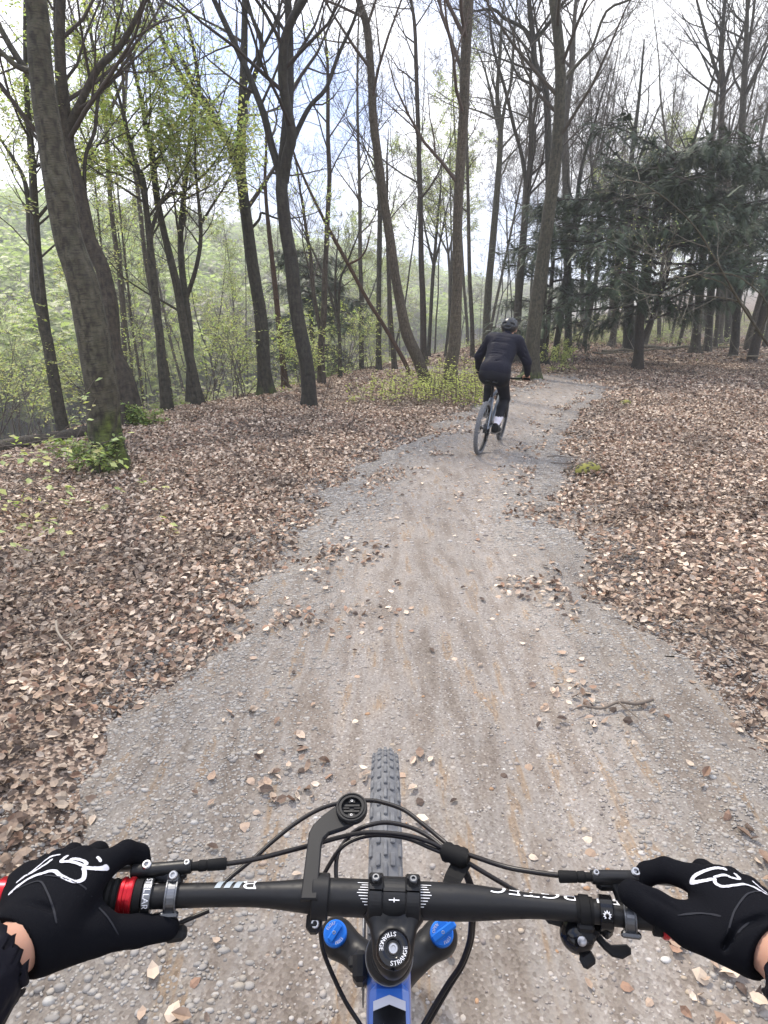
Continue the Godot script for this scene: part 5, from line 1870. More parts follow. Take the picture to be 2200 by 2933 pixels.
func own_bike() -> void:
	var root := thing("mountain_bike", "mountain bike being ridden: black bars, blue frame and fork dials, seen from the saddle", "bicycle")
	# handlebar
	var g := G.new()
	var prof: Array = []
	for k in 73:
		prof.append([lerpf(-0.39, 0.39, k / 72.0), 0.0])
	round_bar(g, prof, 28)
	var bar := part("handlebar", g, M.black_paint, root)
	var pr := G.new()
	letters_on_bar(pr, "BURGTEC", 0.0115, 0.166, 0.58, true, 0.0007, 1.9)
	part("white_lettering", pr, M.white_print, bar)
	var pr2 := G.new()
	letters_on_bar(pr2, "B", 0.0125, -0.151, 0.36, true, 0.0007, 1.6)
	part("white_lettering", pr2, M.white_print, bar)
	var gp := G.new()
	for k in 3:
		ribbon_on_bar(gp, -0.168 - 0.0095 * k, -0.162 - 0.0095 * k, -0.12, 0.8, 0.004)
	part("grey_stripes", gp, M.grey_print, bar)
	for s in [-1.0, 1.0]:
		var hatch := G.new()
		for k in 9:
			var th := lerpf(0.22, -0.95, k / 8.0)
			var ln: float = [0.0135, 0.009, 0.0105, 0.012, 0.0135, 0.0115, 0.0095, 0.0075, 0.0055][k]
			ribbon_on_bar(hatch, s * 0.0272, s * (0.0272 + ln - 0.002), th - 0.018, th + 0.018)
		part("angle_marks", hatch, M.white_print, bar)
	grips(root)
	stem(root)
	computer_mount(root)
	left_controls(root)
	right_controls(root)
	for c in CABLES:
		part(c[0], curve_tube(c[2], c[1]), M.hose, root)
	# tape that binds the cables, with its loose tail
	var tp := G.new()
	var tm := Vector3(0.082, 0.991, -0.507)
	var dir := Vector3(0.86, 0.12, 0.50).normalized()
	var tpts := PackedVector3Array()
	var tr := PackedFloat32Array()
	for k in 9:
		tpts.append(tm + dir * (k - 4) * 0.0042)
		tr.append([0.006, 0.0105, 0.0112, 0.0098, 0.0114, 0.0105, 0.0115, 0.0108, 0.006][k])
	tp.tube(tpts, tr, 12, true)
	var tail := [Vector3(0.089, 0.988, -0.500), Vector3(0.078, 0.985, -0.484), Vector3(0.070, 0.978, -0.470), Vector3(0.067, 0.968, -0.457)]
	for k in 3:
		var wide: float = [0.012, 0.011, 0.0095, 0.003][k]
		var wide2: float = [0.012, 0.011, 0.0095, 0.003][k + 1]
		var e := Vector3(0.8, 0.15, 0.45)
		tp.quad(tail[k] - e * wide, tail[k] + e * wide, tail[k + 1] + e * wide2, tail[k + 1] - e * wide2, Vector3.UP)
		tp.quad(tail[k] - e * wide - Vector3(0, 0.0012, 0), tail[k] + e * wide - Vector3(0, 0.0012, 0), tail[k + 1] + e * wide2 - Vector3(0, 0.0012, 0), tail[k + 1] - e * wide2 - Vector3(0, 0.0012, 0), Vector3.DOWN)
	part("cable_tape", tp, M.rubber, root)
	fork_and_frame(root)


func grips(root: Node3D) -> void:
	for s in [-1.0, 1.0]:
		var g := G.new()
		var prof: Array = [[s * 0.278, 0.0]]
		for k in 34:
			var t := 0.278 + 0.003 * k
			prof.append([s * t, 0.0042 + (0.0012 if k % 2 == 0 else 0.0)])
		round_bar(g, prof, 20, 0.0112)
		part("grip", g, M.rubber, root)
		var r := G.new()
		round_bar(r, [[s * 0.265, 0.0], [s * 0.265, 0.0055], [s * 0.2665, 0.0066], [s * 0.2700, 0.0066], [s * 0.2705, 0.0052], [s * 0.2735, 0.0052], [s * 0.2740, 0.0066], [s * 0.277, 0.0066], [s * 0.2785, 0.0055], [s * 0.2785, 0.0]], 26, 0.0112)
		part("lock_ring", r, M.red_metal, root)
		var e := G.new()
		round_bar(e, [[s * 0.380, 0.0], [s * 0.380, 0.0055], [s * 0.3815, 0.0066], [s * 0.388, 0.0066], [s * 0.3895, 0.0055], [s * 0.3895, -0.0112]], 26, 0.0112)
		part("lock_ring", e, M.red_metal, root)
		var c := G.new()
		round_bar(c, [[s * 0.3897, -0.0112], [s * 0.3897, 0.0045], [s * 0.393, 0.004], [s * 0.395, -0.0112]], 20, 0.0112)
		part("bar_end_plug", c, M.black_plastic, root)
		var k := G.new()
		round_bar(k, [[s * 0.2575, 0.0], [s * 0.2575, 0.004], [s * 0.2645, 0.0045], [s * 0.2645, 0.0]], 20, 0.0112)
		part("spacer_ring", k, M.rubber, root)


func stem(root: Node3D) -> void:
	var a := STEER_AXIS.normalized()
	var c0 := bar_pt(0.0)
	var x := (bar_pt(0.01) - bar_pt(-0.01)).normalized()
	var z := x.cross(a).normalized()       # towards the rider
	var fr := Transform3D(Basis(x, a, z), c0)
	# body: rear half of the clamp, neck and steerer clamp grown together
	var b := Body.new(Vector3(-0.036, -0.034, -0.03), Vector3(0.036, 0.034, 0.078), 0.0016)
	for s in [-1.0, 1.0]:
		b.bone(Vector3(s * 0.0135, 0.004, 0.013), Vector3(s * 0.022, 0.004, 0.013), 0.0105, 0.0105, 0.004)
		b.bone(Vector3(s * 0.0135, -0.010, 0.012), Vector3(s * 0.021, -0.010, 0.012), 0.0105, 0.0105, 0.004)
		b.bone(Vector3(s * 0.017, 0.006, 0.018), Vector3(s * 0.011, 0.008, 0.046), 0.0088, 0.0088, 0.006)
		b.bone(Vector3(s * 0.017, -0.010, 0.018), Vector3(s * 0.011, -0.010, 0.046), 0.0088, 0.0088, 0.006)
	b.bone(Vector3(0, 0.0, 0.022), Vector3(0, 0.0, 0.05), 0.0135, 0.0135, 0.006)
	b.bone(Vector3(0, -0.010, 0.046), Vector3(0, 0.008, 0.046), 0.0185, 0.0185, 0.005)
	b.bone(Vector3(0, -0.008, 0.055), Vector3(0, 0.006, 0.055), 0.0115, 0.0115, 0.007)
	b.bone(Vector3(-0.05, 0, 0), Vector3(0.05, 0, 0), 0.0176, 0.0176, 0.002, Vector3.ZERO, 1.0, true)
	var g := G.new()
	b.mesh(g)
	var body := part("stem", g, M.black_paint, root)
	body.transform = fr
	# face plate: two lobes and the bridge between them
	var side := Basis(Vector3(0, 0, 1), Vector3(0, 1, 0), Vector3(-1, 0, 0))
	var f := G.new()
	for s in [-1.0, 1.0]:
		f.prism(Transform3D(side, Vector3(s * 0.0195, 0, 0)), arc_outline(0.0178, 0.0238, deg_to_rad(100), deg_to_rad(262), 18), 0.0155, 0.0016)
		f.prism(Transform3D(side, Vector3(s * 0.0195, 0, 0)), arc_outline(0.0178, 0.0238, deg_to_rad(8), deg_to_rad(96), 12), 0.0155, 0.0016)
		f.cbox(Transform3D(Basis(Vector3.RIGHT, 0.5), Vector3(s * 0.0195, 0.0205, -0.0125)), Vector3(0.0135, 0.009, 0.014), 0.003)
	f.prism(Transform3D(side, Vector3(0, 0, 0)), arc_outline(0.0178, 0.0208, deg_to_rad(100), deg_to_rad(255), 16), 0.0245, 0.0008)
	f.prism(Transform3D(side, Vector3(0, 0, 0)), arc_outline(0.0178, 0.0212, deg_to_rad(15), deg_to_rad(97), 12), 0.0245, 0.0008)
	var plate := part("face_plate", f, M.black_paint, root)
	plate.transform = fr
	for s in [-1.0, 1.0]:
		bolt("bolt", fr * Vector3(s * 0.0195, 0.0262, -0.0135), fr.basis * Vector3(0, 0.85, -0.35), 0.0042, M.grey_metal, root)
	var w := G.new()
	w.cbox(Transform3D(Basis(), Vector3(0, 0.0215, 0.0045)), Vector3(0.011, 0.0006, 0.0009), 0.0001)
	w.cbox(Transform3D(Basis(), Vector3(0, 0.0216, 0.0045)), Vector3(0.0009, 0.0006, 0.004), 0.0001)
	part("centre_mark", w, M.white_print, body)
	# top cap with its ring of lettering
	var cx := frame_of(fr * Vector3(0, 0.0258, 0.046), a, x)
	var c := G.new()
	c.lathe(cx, PackedVector2Array([Vector2(0.0165, -0.006), Vector2(0.0172, -0.003), Vector2(0.0168, 0.0), Vector2(0.0145, 0.0032), Vector2(0.0085, 0.0042), Vector2(0.0075, 0.0036), Vector2(0.0070, 0.0012), Vector2(0.0, 0.0010)]), 40, 0.75)
	var cap := part("top_cap", c, M.black_gloss, root)
	bolt("bolt", cx * Vector3(0, 0.0018, 0), a, 0.0052, M.silver, root)
	var l := G.new()
	for run in [[deg_to_rad(84), 1.0], [deg_to_rad(-96), 1.0]]:
		for k in 7:
			var ch: String = "STRANGE"[k]
			var ang: float = run[0] + k * 0.29
			var v := text_tris(ch, 0.0036)
			# x of cx is to the right, z towards the rider; letters read anticlockwise with their heads inward
			var o := Vector3(cos(ang), 0, -sin(ang))
			var rd := Vector3(-sin(ang), 0, -cos(ang))
			for q in range(0, v.size(), 3):
				var p: Array = []
				for e in 3:
					p.append(cx * (o * (0.0117 - v[q + e].y) + rd * v[q + e].x * 1.15 + Vector3(0, 0.0041, 0)))
				l.flat(p[0], p[1], p[2], a)
	part("lettering", l, M.white_print, cap)


func computer_mount(root: Node3D) -> void:
	var g := G.new()
	round_bar(g, [[-0.087, 0.0], [-0.087, 0.0032], [-0.086, 0.0042], [-0.070, 0.0042], [-0.069, 0.0032], [-0.069, 0.0]], 28, 0.0175)
	# arm: flat outline seen from above, x to the right and y ahead
	var fx := Transform3D(Basis(Vector3(1, 0, 0), Vector3(0, 0.17, -0.985), Vector3(0, 0.985, 0.17)), Vector3(-0.077, 1.0175, -0.437))
	var arm := PackedVector2Array([Vector2(-0.0085, -0.004), Vector2(0.0085, -0.004), Vector2(0.0078, 0.052), Vector2(0.0095, 0.060), Vector2(0.0150, 0.066), Vector2(0.0330, 0.0725), Vector2(0.0420, 0.078), Vector2(0.0360, 0.107), Vector2(0.0260, 0.103), Vector2(0.0075, 0.088), Vector2(-0.0035, 0.076), Vector2(-0.0075, 0.066)])
	g.prism(fx, arm, 0.0075, 0.0012)
	var dc := fx * Vector3(0.0395, 0.0935, 0.0)
	dc += fx.basis.z.normalized() * 0.0052
	var dx := frame_of(dc, fx.basis.z)
	g.lathe(dx, PackedVector2Array([Vector2(0.0, -0.0048), Vector2(0.0165, -0.0048), Vector2(0.0182, -0.003), Vector2(0.0182, 0.0034), Vector2(0.0172, 0.0048), Vector2(0.0160, 0.0048), Vector2(0.0155, 0.0036), Vector2(0.0146, 0.0036), Vector2(0.0142, 0.0048), Vector2(0.0118, 0.0048), Vector2(0.0115, -0.0008), Vector2(0.0, -0.0008)]), 40, 0.85)
	g.cbox(Transform3D(Basis(Vector3.RIGHT, 0.35), Vector3(-0.073, 0.985, -0.433)), Vector3(0.016, 0.018, 0.02), 0.005)
	var m := part("computer_mount", g, M.black_plastic, root)
	var q := G.new()
	for s in [-1.0, 1.0]:
		q.cbox(Transform3D(dx.basis, dx * Vector3(0, 0.0006, s * 0.0088)), Vector3(0.0085, 0.0022, 0.0052), 0.0006)
		q.cbox(Transform3D(dx.basis, dx * Vector3(0, 0.0004, s * 0.0035)), Vector3(0.019, 0.0016, 0.0030), 0.0004)
		q.cbox(Transform3D(dx.basis, dx * Vector3(s * 0.0062, 0.0006, 0)), Vector3(0.0075, 0.0018, 0.0020), 0.0004)
	part("mount_insert", q, M.black_paint, root)
	for s in [-1.0, 1.0]:
		bolt("screw", dx * Vector3(0, 0.0015, s * 0.0088), fx.basis.z, 0.0017, M.silver, root)
	bolt("clamp_bolt", Vector3(-0.0712, 0.990, -0.4285), Vector3(0, 0.8, 0.6), 0.0048, M.silver, root)
	var kn := G.new()
	kn.lathe(frame_of(fx * Vector3(-0.0095, 0.070, 0), Vector3.LEFT), PackedVector2Array([Vector2(0.0, -0.003), Vector2(0.0045, -0.003), Vector2(0.0065, 0.0045), Vector2(0.0058, 0.006), Vector2(0.0, 0.006)]), 14)
	part("side_knob", kn, M.black_gloss, root)


func left_controls(root: Node3D) -> void:
	var cyl0 := Vector3(-0.2640, 1.033, -0.4530)
	var cyl1 := Vector3(-0.2030, 1.033, -0.4590)
	var dir := (cyl1 - cyl0).normalized()
	brake(root, cyl0, cyl1, Vector3(-0.1662, 1.028, -0.4666), bar_frame(-0.229), Vector3(-0.2218, 1.043, -0.4365), [Vector3(-0.2476, 1.032, -0.4560), Vector3(-0.2570, 1.028, -0.4640), Vector3(-0.2750, 1.020, -0.4690), Vector3(-0.3200, 1.018, -0.4680)])
	# marked ring beside the grip
	var g := G.new()
	round_bar(g, [[-0.2475, 0.0], [-0.2475, 0.0042], [-0.2480, 0.0048], [-0.2555, 0.0048], [-0.2560, 0.0042], [-0.2560, 0.0]], 26, 0.0112)
	part("grip_ring", g, M.grey_metal, root)
	var t := G.new()
	var v := text_tris("STELLAR", 0.0056)
	for q in range(0, v.size(), 3):
		var p: Array = []
		for e in 3:
			p.append(on_bar(-0.2518 + v[q + e].y, -0.35 - v[q + e].x * 1.1 / 0.0163, 0.0052))
		t.flat(p[0], p[1], p[2], on_bar(-0.2518, -0.5, 1.0) - on_bar(-0.2518, -0.5, 0.0))
	part("ring_lettering", t, M.white_print, root)
	# dropper remote under the bar
	var d := G.new()
	d.cbox(Transform3D(Basis(Vector3.UP, 0.1), Vector3(-0.2285, 0.992, -0.4245)), Vector3(0.03, 0.02, 0.024), 0.006)
	d.cbox(Transform3D(Basis(Vector3.UP, 0.15), Vector3(-0.212, 0.990, -0.4180)), Vector3(0.022, 0.014, 0.014), 0.004)
	part("dropper_remote", d, M.black_plastic, root)


func brake(root: Node3D, c0: Vector3, c1: Vector3, hose_end: Vector3, bf: Transform3D, bolt_at: Vector3, blade: Array) -> void:
	var dir := (c1 - c0).normalized()
	var g := G.new()
	g.lathe(frame_of(c0, dir, Vector3.UP), PackedVector2Array([Vector2(0.0, 0.0), Vector2(0.0058, 0.0), Vector2(0.0068, 0.0015), Vector2(0.0068, (c1 - c0).length() - 0.002), Vector2(0.0058, (c1 - c0).length()), Vector2(0.0, (c1 - c0).length())]), 18, 0.9)
	var mid := c0.lerp(c1, 0.45)
	g.cbox(Transform3D(Basis(dir, Vector3.UP, dir.cross(Vector3.UP)), c0.lerp(c1, 0.5) + Vector3(0, -0.008, 0.001)), Vector3(0.05, 0.014, 0.012), 0.004)
	# bridge from the cylinder back to the clamp
	var b := Body.new(Vector3(-0.03, -0.03, -0.03) + mid, Vector3(0.03, 0.03, 0.05) + mid, 0.0018)
	var foot := bf.origin + Vector3(0, 0.004, -0.012)
	b.bone(c0.lerp(c1, 0.62) + Vector3(0, -0.003, 0), foot, 0.0062, 0.0075, 0.005)
	b.bone(c0.lerp(c1, 0.35) + Vector3(0, -0.006, 0), foot, 0.0055, 0.007, 0.005)
	b.mesh(g)
	part("brake_master_cylinder", g, M.black_paint, root)
	# hinged clamp round the bar
	var cl := G.new()
	var side := Basis(bf.basis.z, bf.basis.y, -bf.basis.x)
	cl.prism(Transform3D(side, bf.origin), arc_outline(0.0114, 0.0152, deg_to_rad(-60), deg_to_rad(150), 20), 0.011, 0.0012)
	cl.prism(Transform3D(side, bf.origin), arc_outline(0.0114, 0.0158, deg_to_rad(155), deg_to_rad(296), 14), 0.011, 0.0012)
	for s in [-1.0, 1.0]:
		cl.prism(Transform3D(side, bf.origin + bf.basis.x * s * 0.0048), arc_outline(0.0145, 0.0166, deg_to_rad(-40), deg_to_rad(120), 16), 0.002, 0.0004)
	cl.cbox(Transform3D(bf.basis, bf.origin + bf.basis.y * 0.0135 - bf.basis.z * 0.0095), Vector3(0.0115, 0.009, 0.010), 0.0025)
	cl.cbox(Transform3D(bf.basis, bf.origin - bf.basis.y * 0.006 + bf.basis.z * 0.0155), Vector3(0.019, 0.0065, 0.0065), 0.002)
	part("brake_clamp", cl, M.grey_metal, root)
	bolt("clamp_bolt", bf.origin + bf.basis.y * 0.0182 - bf.basis.z * 0.0085, Vector3(0, 0.9, 0.35), 0.0046, M.silver, root)
	bolt("pivot_bolt", c0.lerp(c1, 0.26) + Vector3(0, 0.0062, -0.001), Vector3(0, 1, 0.2), 0.0050, M.silver, root)
	bolt("bleed_screw", c0.lerp(c1, 0.93) + Vector3(0, 0.0062, 0.0), Vector3(0, 1, 0.2), 0.0032, M.silver, root)
	# lever blade, mostly behind the finger
	var bl := curve_tube(blade, 0.0048, 8, 4)
	part("brake_lever", bl, M.grey_metal, root)
	# rubber boot at the hose
	var bt := G.new()
	var d2 := (hose_end - c1).normalized()
	var ln := (hose_end - c1).length()
	bt.lathe(frame_of(c1 - d2 * 0.002, d2, Vector3.UP), PackedVector2Array([Vector2(0.0, 0.0), Vector2(0.0042, 0.0), Vector2(0.0045, ln * 0.22), Vector2(0.0056, ln * 0.26), Vector2(0.0054, ln * 0.44), Vector2(0.0048, ln * 0.46), Vector2(0.0056, ln * 0.49), Vector2(0.0060, ln * 0.96), Vector2(0.0052, ln), Vector2(0.0, ln)]), 16, 0.85)
	part("hose_boot", bt, M.rubber, root)


func right_controls(root: Node3D) -> void:
	brake(root, Vector3(0.2760, 1.033, -0.4460), Vector3(0.2150, 1.033, -0.4470), Vector3(0.1806, 1.028, -0.4514), bar_frame(0.2365), Vector3(0.2359, 1.04, -0.4295), [Vector3(0.2590, 1.032, -0.4460), Vector3(0.2700, 1.026, -0.4520), Vector3(0.2900, 1.020, -0.4540), Vector3(0.3300, 1.018, -0.4500)])
	# shifter band with its white emblem
	var g := G.new()
	round_bar(g, [[0.2085, 0.0], [0.2085, 0.0040], [0.2092, 0.0048], [0.2205, 0.0048], [0.2212, 0.0040], [0.2212, 0.0]], 26, 0.0112)
	var bf := bar_frame(0.2145)
	g.cbox(Transform3D(bf.basis, bf.origin - bf.basis.y * 0.012 + bf.basis.z * 0.009), Vector3(0.0125, 0.016, 0.015), 0.005)
	part("shifter_band", g, M.black_gloss, root)
	var em := G.new()
	for k in 9:
		var a := lerpf(-2.35, 2.35, k / 8.0)
		var ln := 0.0050 - 0.0010 * absf(a) / 2.35
		for seg in 1:
			var o := Vector2(sin(a), cos(a))
			var w := Vector2(cos(a), -sin(a)) * 0.0008
			var q: Array = []
			for e in [o * 0.0016 , o * ln * 0.6 + w, o * ln, o * ln * 0.6 - w]:
				q.append(on_bar(0.2148 + e.x, -0.80 + e.y / 0.0162, 0.0052))
			var out := on_bar(0.2148, -0.8, 1.0) - on_bar(0.2148, -0.8, 0.0)
			em.quad(q[0], q[1], q[2], q[3], out)
	part("white_emblem", em, M.white_print, root)
	bolt("barrel_adjuster", Vector3(0.2225, 0.988, -0.4265), Vector3(0, 0.7, 0.7), 0.0058, M.black_gloss, root)
	# shifter pod and its thumb paddle
	var pod := G.new()
	pod.cbox(Transform3D(Basis(Vector3.UP, -0.15), Vector3(0.212, 0.981, -0.4400)), Vector3(0.038, 0.02, 0.034), 0.008)
	pod.cbox(Transform3D(Basis(Vector3.UP, -0.3), Vector3(0.186, 0.976, -0.4440)), Vector3(0.03, 0.014, 0.016), 0.005)
	part("shifter_pod", pod, M.black_plastic, root)
	var pd := G.new()
	var px := Transform3D(Basis(Vector3(1, 0, 0), Vector3(0, 0.45, -0.89), Vector3(0, 0.89, 0.45)), Vector3(0.2214, 0.972, -0.4240))
	pd.prism(px, PackedVector2Array([Vector2(-0.003, 0.006), Vector2(0.004, 0.0045), Vector2(0.0085, -0.0015), Vector2(0.013, -0.0045), Vector2(0.029, -0.0040), Vector2(0.0325, -0.0075), Vector2(0.0315, -0.0125), Vector2(0.022, -0.0165), Vector2(0.012, -0.0145), Vector2(0.0045, -0.008), Vector2(-0.001, -0.001)]), 0.005, 0.0014)
	part("shift_paddle", pd, M.black_plastic, root)
	# bell on its rubber strap
	var st := G.new()
	round_bar(st, [[0.1895, 0.0], [0.1895, 0.0022], [0.1900, 0.0030], [0.1990, 0.0030], [0.1995, 0.0022], [0.1995, 0.0]], 26, 0.0112)
	round_bar(st, [[0.1862, 0.0], [0.1862, 0.0014], [0.2028, 0.0014], [0.2028, 0.0]], 26, 0.0112)
	part("bell_strap", st, M.rubber, root)
	var b2 := bar_frame(0.1945)
	var bk := G.new()
	bk.cbox(Transform3D(b2.basis, b2.origin + b2.basis.z * 0.0125 - b2.basis.y * 0.006), Vector3(0.016, 0.009, 0.009), 0.0022)
	bk.cbox(Transform3D(b2.basis, b2.origin + b2.basis.z * 0.011 - b2.basis.y * 0.017), Vector3(0.02, 0.014, 0.018), 0.004)
	part("bell_bracket", bk, M.black_plastic, root)
	var bell := G.new()
	var bx := frame_of(Vector3(0.1985, 0.986, -0.4175), Vector3(-0.02, 0.62, 0.78))
	bell.lathe(bx, PackedVector2Array([Vector2(0.0, -0.012), Vector2(0.0155, -0.012), Vector2(0.0172, -0.009), Vector2(0.0170, -0.004), Vector2(0.0155, 0.002), Vector2(0.0125, 0.007), Vector2(0.0085, 0.0102), Vector2(0.0046, 0.0116), Vector2(0.0, 0.0118)]), 32, 0.6)
	part("bell", bell, M.black_gloss, root)
	var bd := G.new()
	bd.lathe(frame_of(bx * Vector3(0, 0.0114, 0), bx.basis.y), PackedVector2Array([Vector2(0.0048, 0.0), Vector2(0.0046, 0.001), Vector2(0.004, 0.0014), Vector2(0.0, 0.0016)]), 18, 0.7)
	part("bell_button", bd, M.silver, root)
	var hm := G.new()
	hm.cbox(Transform3D(Basis(Vector3(0, 1, 0), 0.5) * Basis(Vector3.RIGHT, 0.5), Vector3(0.2045, 0.9735, -0.4035)), Vector3(0.0165, 0.007, 0.013), 0.003)
	part("bell_striker", hm, M.black_plastic, root)


func fork_and_frame(root: Node3D) -> void:
	var a := STEER_AXIS.normalized()
	var xc := 0.0055
	var ax := Vector3(xc, 0.98, -0.407)
	# spacers and headset cover below the stem
	var h := G.new()
	h.lathe(frame_of(ax - a * 0.034, a), PackedVector2Array([Vector2(0.0, -0.002), Vector2(0.0238, -0.002), Vector2(0.0244, 0.001), Vector2(0.0232, 0.0045), Vector2(0.0185, 0.009), Vector2(0.0182, 0.016), Vector2(0.0, 0.016)]), 36, 0.9)
	part("headset_cover", h, M.black_paint, root)
	var hr := G.new()
	hr.lathe(frame_of(ax - a * 0.0375, a), PackedVector2Array([Vector2(0.0, -0.002), Vector2(0.0250, -0.002), Vector2(0.0254, 0.0), Vector2(0.0250, 0.002), Vector2(0.0, 0.002)]), 36, 0.9)
	part("headset_ring", hr, M.grey_metal, root)
	# fork crown and legs
	var axle := Vector3(xc - 0.003, 0.374, -0.80)
	var lt := Vector3(0, 0.848, -0.5115)
	var b := Body.new(Vector3(-0.105, 0.765, -0.56), Vector3(0.115, 0.875, -0.42), 0.0032)
	for s in [-1.0, 1.0]:
		var top := Vector3(xc + s * 0.0655, lt.y, lt.z)
		b.bone(top - a * 0.006, top - a * 0.05, 0.0205, 0.0205, 0.008)
		b.bone(top - a * 0.018, ax - a * 0.158 + Vector3(s * 0.012, 0, 0), 0.0165, 0.021, 0.014)
	b.bone(ax - a * 0.165, ax - a * 0.15, 0.026, 0.026, 0.012)
	var g := G.new()
	b.mesh(g)
	part("fork_crown", g, M.black_paint, root)
	for s in [-1.0, 1.0]:
		var top := Vector3(xc + s * 0.0655, lt.y, lt.z)
		var foot := Vector3(xc + s * 0.0655, axle.y, axle.z)
		var l := G.new()
		l.tube(PackedVector3Array([top - a * 0.045, top.lerp(foot, 0.45)]), PackedFloat32Array([0.0175, 0.0175]), 20)
		part("stanchion", l, M.black_gloss, root)
		var lo := G.new()
		lo.tube(PackedVector3Array([top.lerp(foot, 0.42), top.lerp(foot, 0.45), top.lerp(foot, 0.5), foot]), PackedFloat32Array([0.019, 0.0235, 0.0225, 0.02]), 20, true)
		part("fork_lower", lo, M.black_paint, root)
		# blue adjuster dial on the leg
		var dx := frame_of(top + a * 0.0135, a, Vector3.RIGHT)
		var d := G.new()
		d.lathe(dx, PackedVector2Array([Vector2(0.0, -0.005), Vector2(0.0142, -0.005), Vector2(0.0148, -0.002), Vector2(0.0142, 0.003), Vector2(0.0125, 0.0045), Vector2(0.0, 0.0048)]), 36, 0.9)
		if s < 0.0:
			d.cbox(Transform3D(dx.basis * Basis(Vector3.UP, 0.95), dx * Vector3(0, 0.006, 0)), Vector3(0.021, 0.004, 0.0085), 0.0015)
		else:
			d.cbox(Transform3D(dx.basis * Basis(Vector3.UP, 0.55), dx * Vector3(0.002, 0.0068, -0.001)), Vector3(0.034, 0.0055, 0.0095), 0.002)
		var dial := part("adjuster_dial", d, M.blue_metal, root)
		bolt("dial_screw", dx * Vector3(0.001 * s, 0.0085 if s > 0.0 else 0.0072, 0), a, 0.0022, M.silver, dial)
		var t := G.new()
		for e in [["FLOAT", 2.2], ["FIRM", -1.0]] if s < 0.0 else [["OPEN", 2.6], ["FIRM", -0.9]]:
			var v := text_tris(e[0], 0.0026)
			for q in range(0, v.size(), 3):
				var p: Array = []
				for k in 3:
					var ang: float = e[1] - v[q + k].x / 0.0108
					var rr := 0.0100 + v[q + k].y
					p.append(dx * Vector3(cos(ang) * rr, 0.0052, -sin(ang) * rr))
				t.flat(p[0], p[1], p[2], a)
		part("dial_lettering", t, M.pale_print, dial)
	wheel(root, axle, Vector3.RIGHT, 0.374, 0.060, 64)
	# frame: head tube, top tube with its panel, down tube and seat tube
	var f := G.new()
	f.tube(PackedVector3Array([ax - a * 0.039, ax - a * 0.158]), PackedFloat32Array([0.0235, 0.0255]), 24, true)
	var tb := Vector3(xc, 0.768, 0.27)
	var tf := Vector3(xc, 0.9055, -0.417)
	var dir := (tf - tb).normalized()
	var up := dir.cross(Vector3.LEFT).normalized()
	if up.y < 0.0:
		up = -up
	var tx := Transform3D(Basis(Vector3.RIGHT, up, Vector3.RIGHT.cross(up)), (tf + tb) * 0.5)
	f.cbox(tx, Vector3(0.041, 0.040, (tf - tb).length()), 0.007)
	var dn := Vector3(xc, 0.33, 0.05)
	f.tube(PackedVector3Array([ax - a * 0.135, dn]), PackedFloat32Array([0.026, 0.026]), 18)
	f.tube(PackedVector3Array([dn, Vector3(xc, 0.80, 0.30)]), PackedFloat32Array([0.019, 0.018]), 16, true)
	var fr := part("frame", f, M.blue_paint, root)
	# chevron, black panel and star badge printed on the top tube
	var len := (tf - tb).length() * 0.5
	var pt := Transform3D(Basis(Vector3.RIGHT, -tx.basis.z, up), tx.origin + up * 0.0202)
	var ye := len - 0.0125
	var ch := G.new()
	ch.prism(pt, PackedVector2Array([Vector2(-0.0165, ye - 0.0055), Vector2(0.0, ye), Vector2(0.0165, ye - 0.0055), Vector2(0.0165, ye - 0.0135), Vector2(0.0, ye - 0.0080), Vector2(-0.0165, ye - 0.0135)]), 0.0008)
	part("chevron", ch, M.pale_print, fr)
	var bp := G.new()
	bp.prism(pt, PackedVector2Array([Vector2(-0.0165, ye - 0.0137), Vector2(0.0, ye - 0.0082), Vector2(0.0165, ye - 0.0137), Vector2(0.0165, ye - 0.30), Vector2(-0.0165, ye - 0.30)]), 0.0008)
	part("black_panel", bp, M.black_gloss, fr)
	var sc := Vector2(-0.006, ye - 0.0345)
	var badge := G.new()
	for k in 5:
		var a0 := PI / 2 + TAU * k / 5.0
		for e in [-1.0, 1.0]:
			var tip := sc + Vector2(cos(a0), sin(a0)) * 0.0105
			var inn := sc + Vector2(cos(a0 + e * PI / 5), sin(a0 + e * PI / 5)) * 0.0046
			var tip2 := sc + Vector2(cos(a0), sin(a0)) * 0.0068
			var inn2 := sc + Vector2(cos(a0 + e * PI / 5), sin(a0 + e * PI / 5)) * 0.0033
			var q: Array = []
			for p in [tip, inn, inn2, tip2]:
				q.append(pt * Vector3(p.x, p.y, 0.0008))
			badge.quad(q[0], q[1], q[2], q[3], up)
	for k in 22:
		var a0 := lerpf(1.9, -2.2, k / 22.0)
		var a1 := lerpf(1.9, -2.2, (k + 1) / 22.0)
		var cc := Vector2(0.001, ye - 0.0400)
		var q: Array = []
		for p in [cc + Vector2(cos(a0), sin(a0)) * 0.0135, cc + Vector2(cos(a1), sin(a1)) * 0.0135, cc + Vector2(cos(a1), sin(a1)) * 0.0122, cc + Vector2(cos(a0), sin(a0)) * 0.0122]:
			q.append(pt * Vector3(p.x, p.y, 0.0008))
		badge.quad(q[0], q[1], q[2], q[3], up)
	part("star_badge", badge, M.white_print, fr)
	var cl := G.new()
	cl.cbox(Transform3D(Basis(Vector3.RIGHT, 0.4), Vector3(-0.0275, 0.862, -0.4640)), Vector3(0.017, 0.042, 0.03), 0.005)
	cl.cbox(Transform3D(Basis(Vector3.RIGHT, 0.2), Vector3(-0.0375, 0.868, -0.4660)), Vector3(0.008, 0.012, 0.012), 0.002)
	part("cable_guide", cl, M.black_plastic, root)


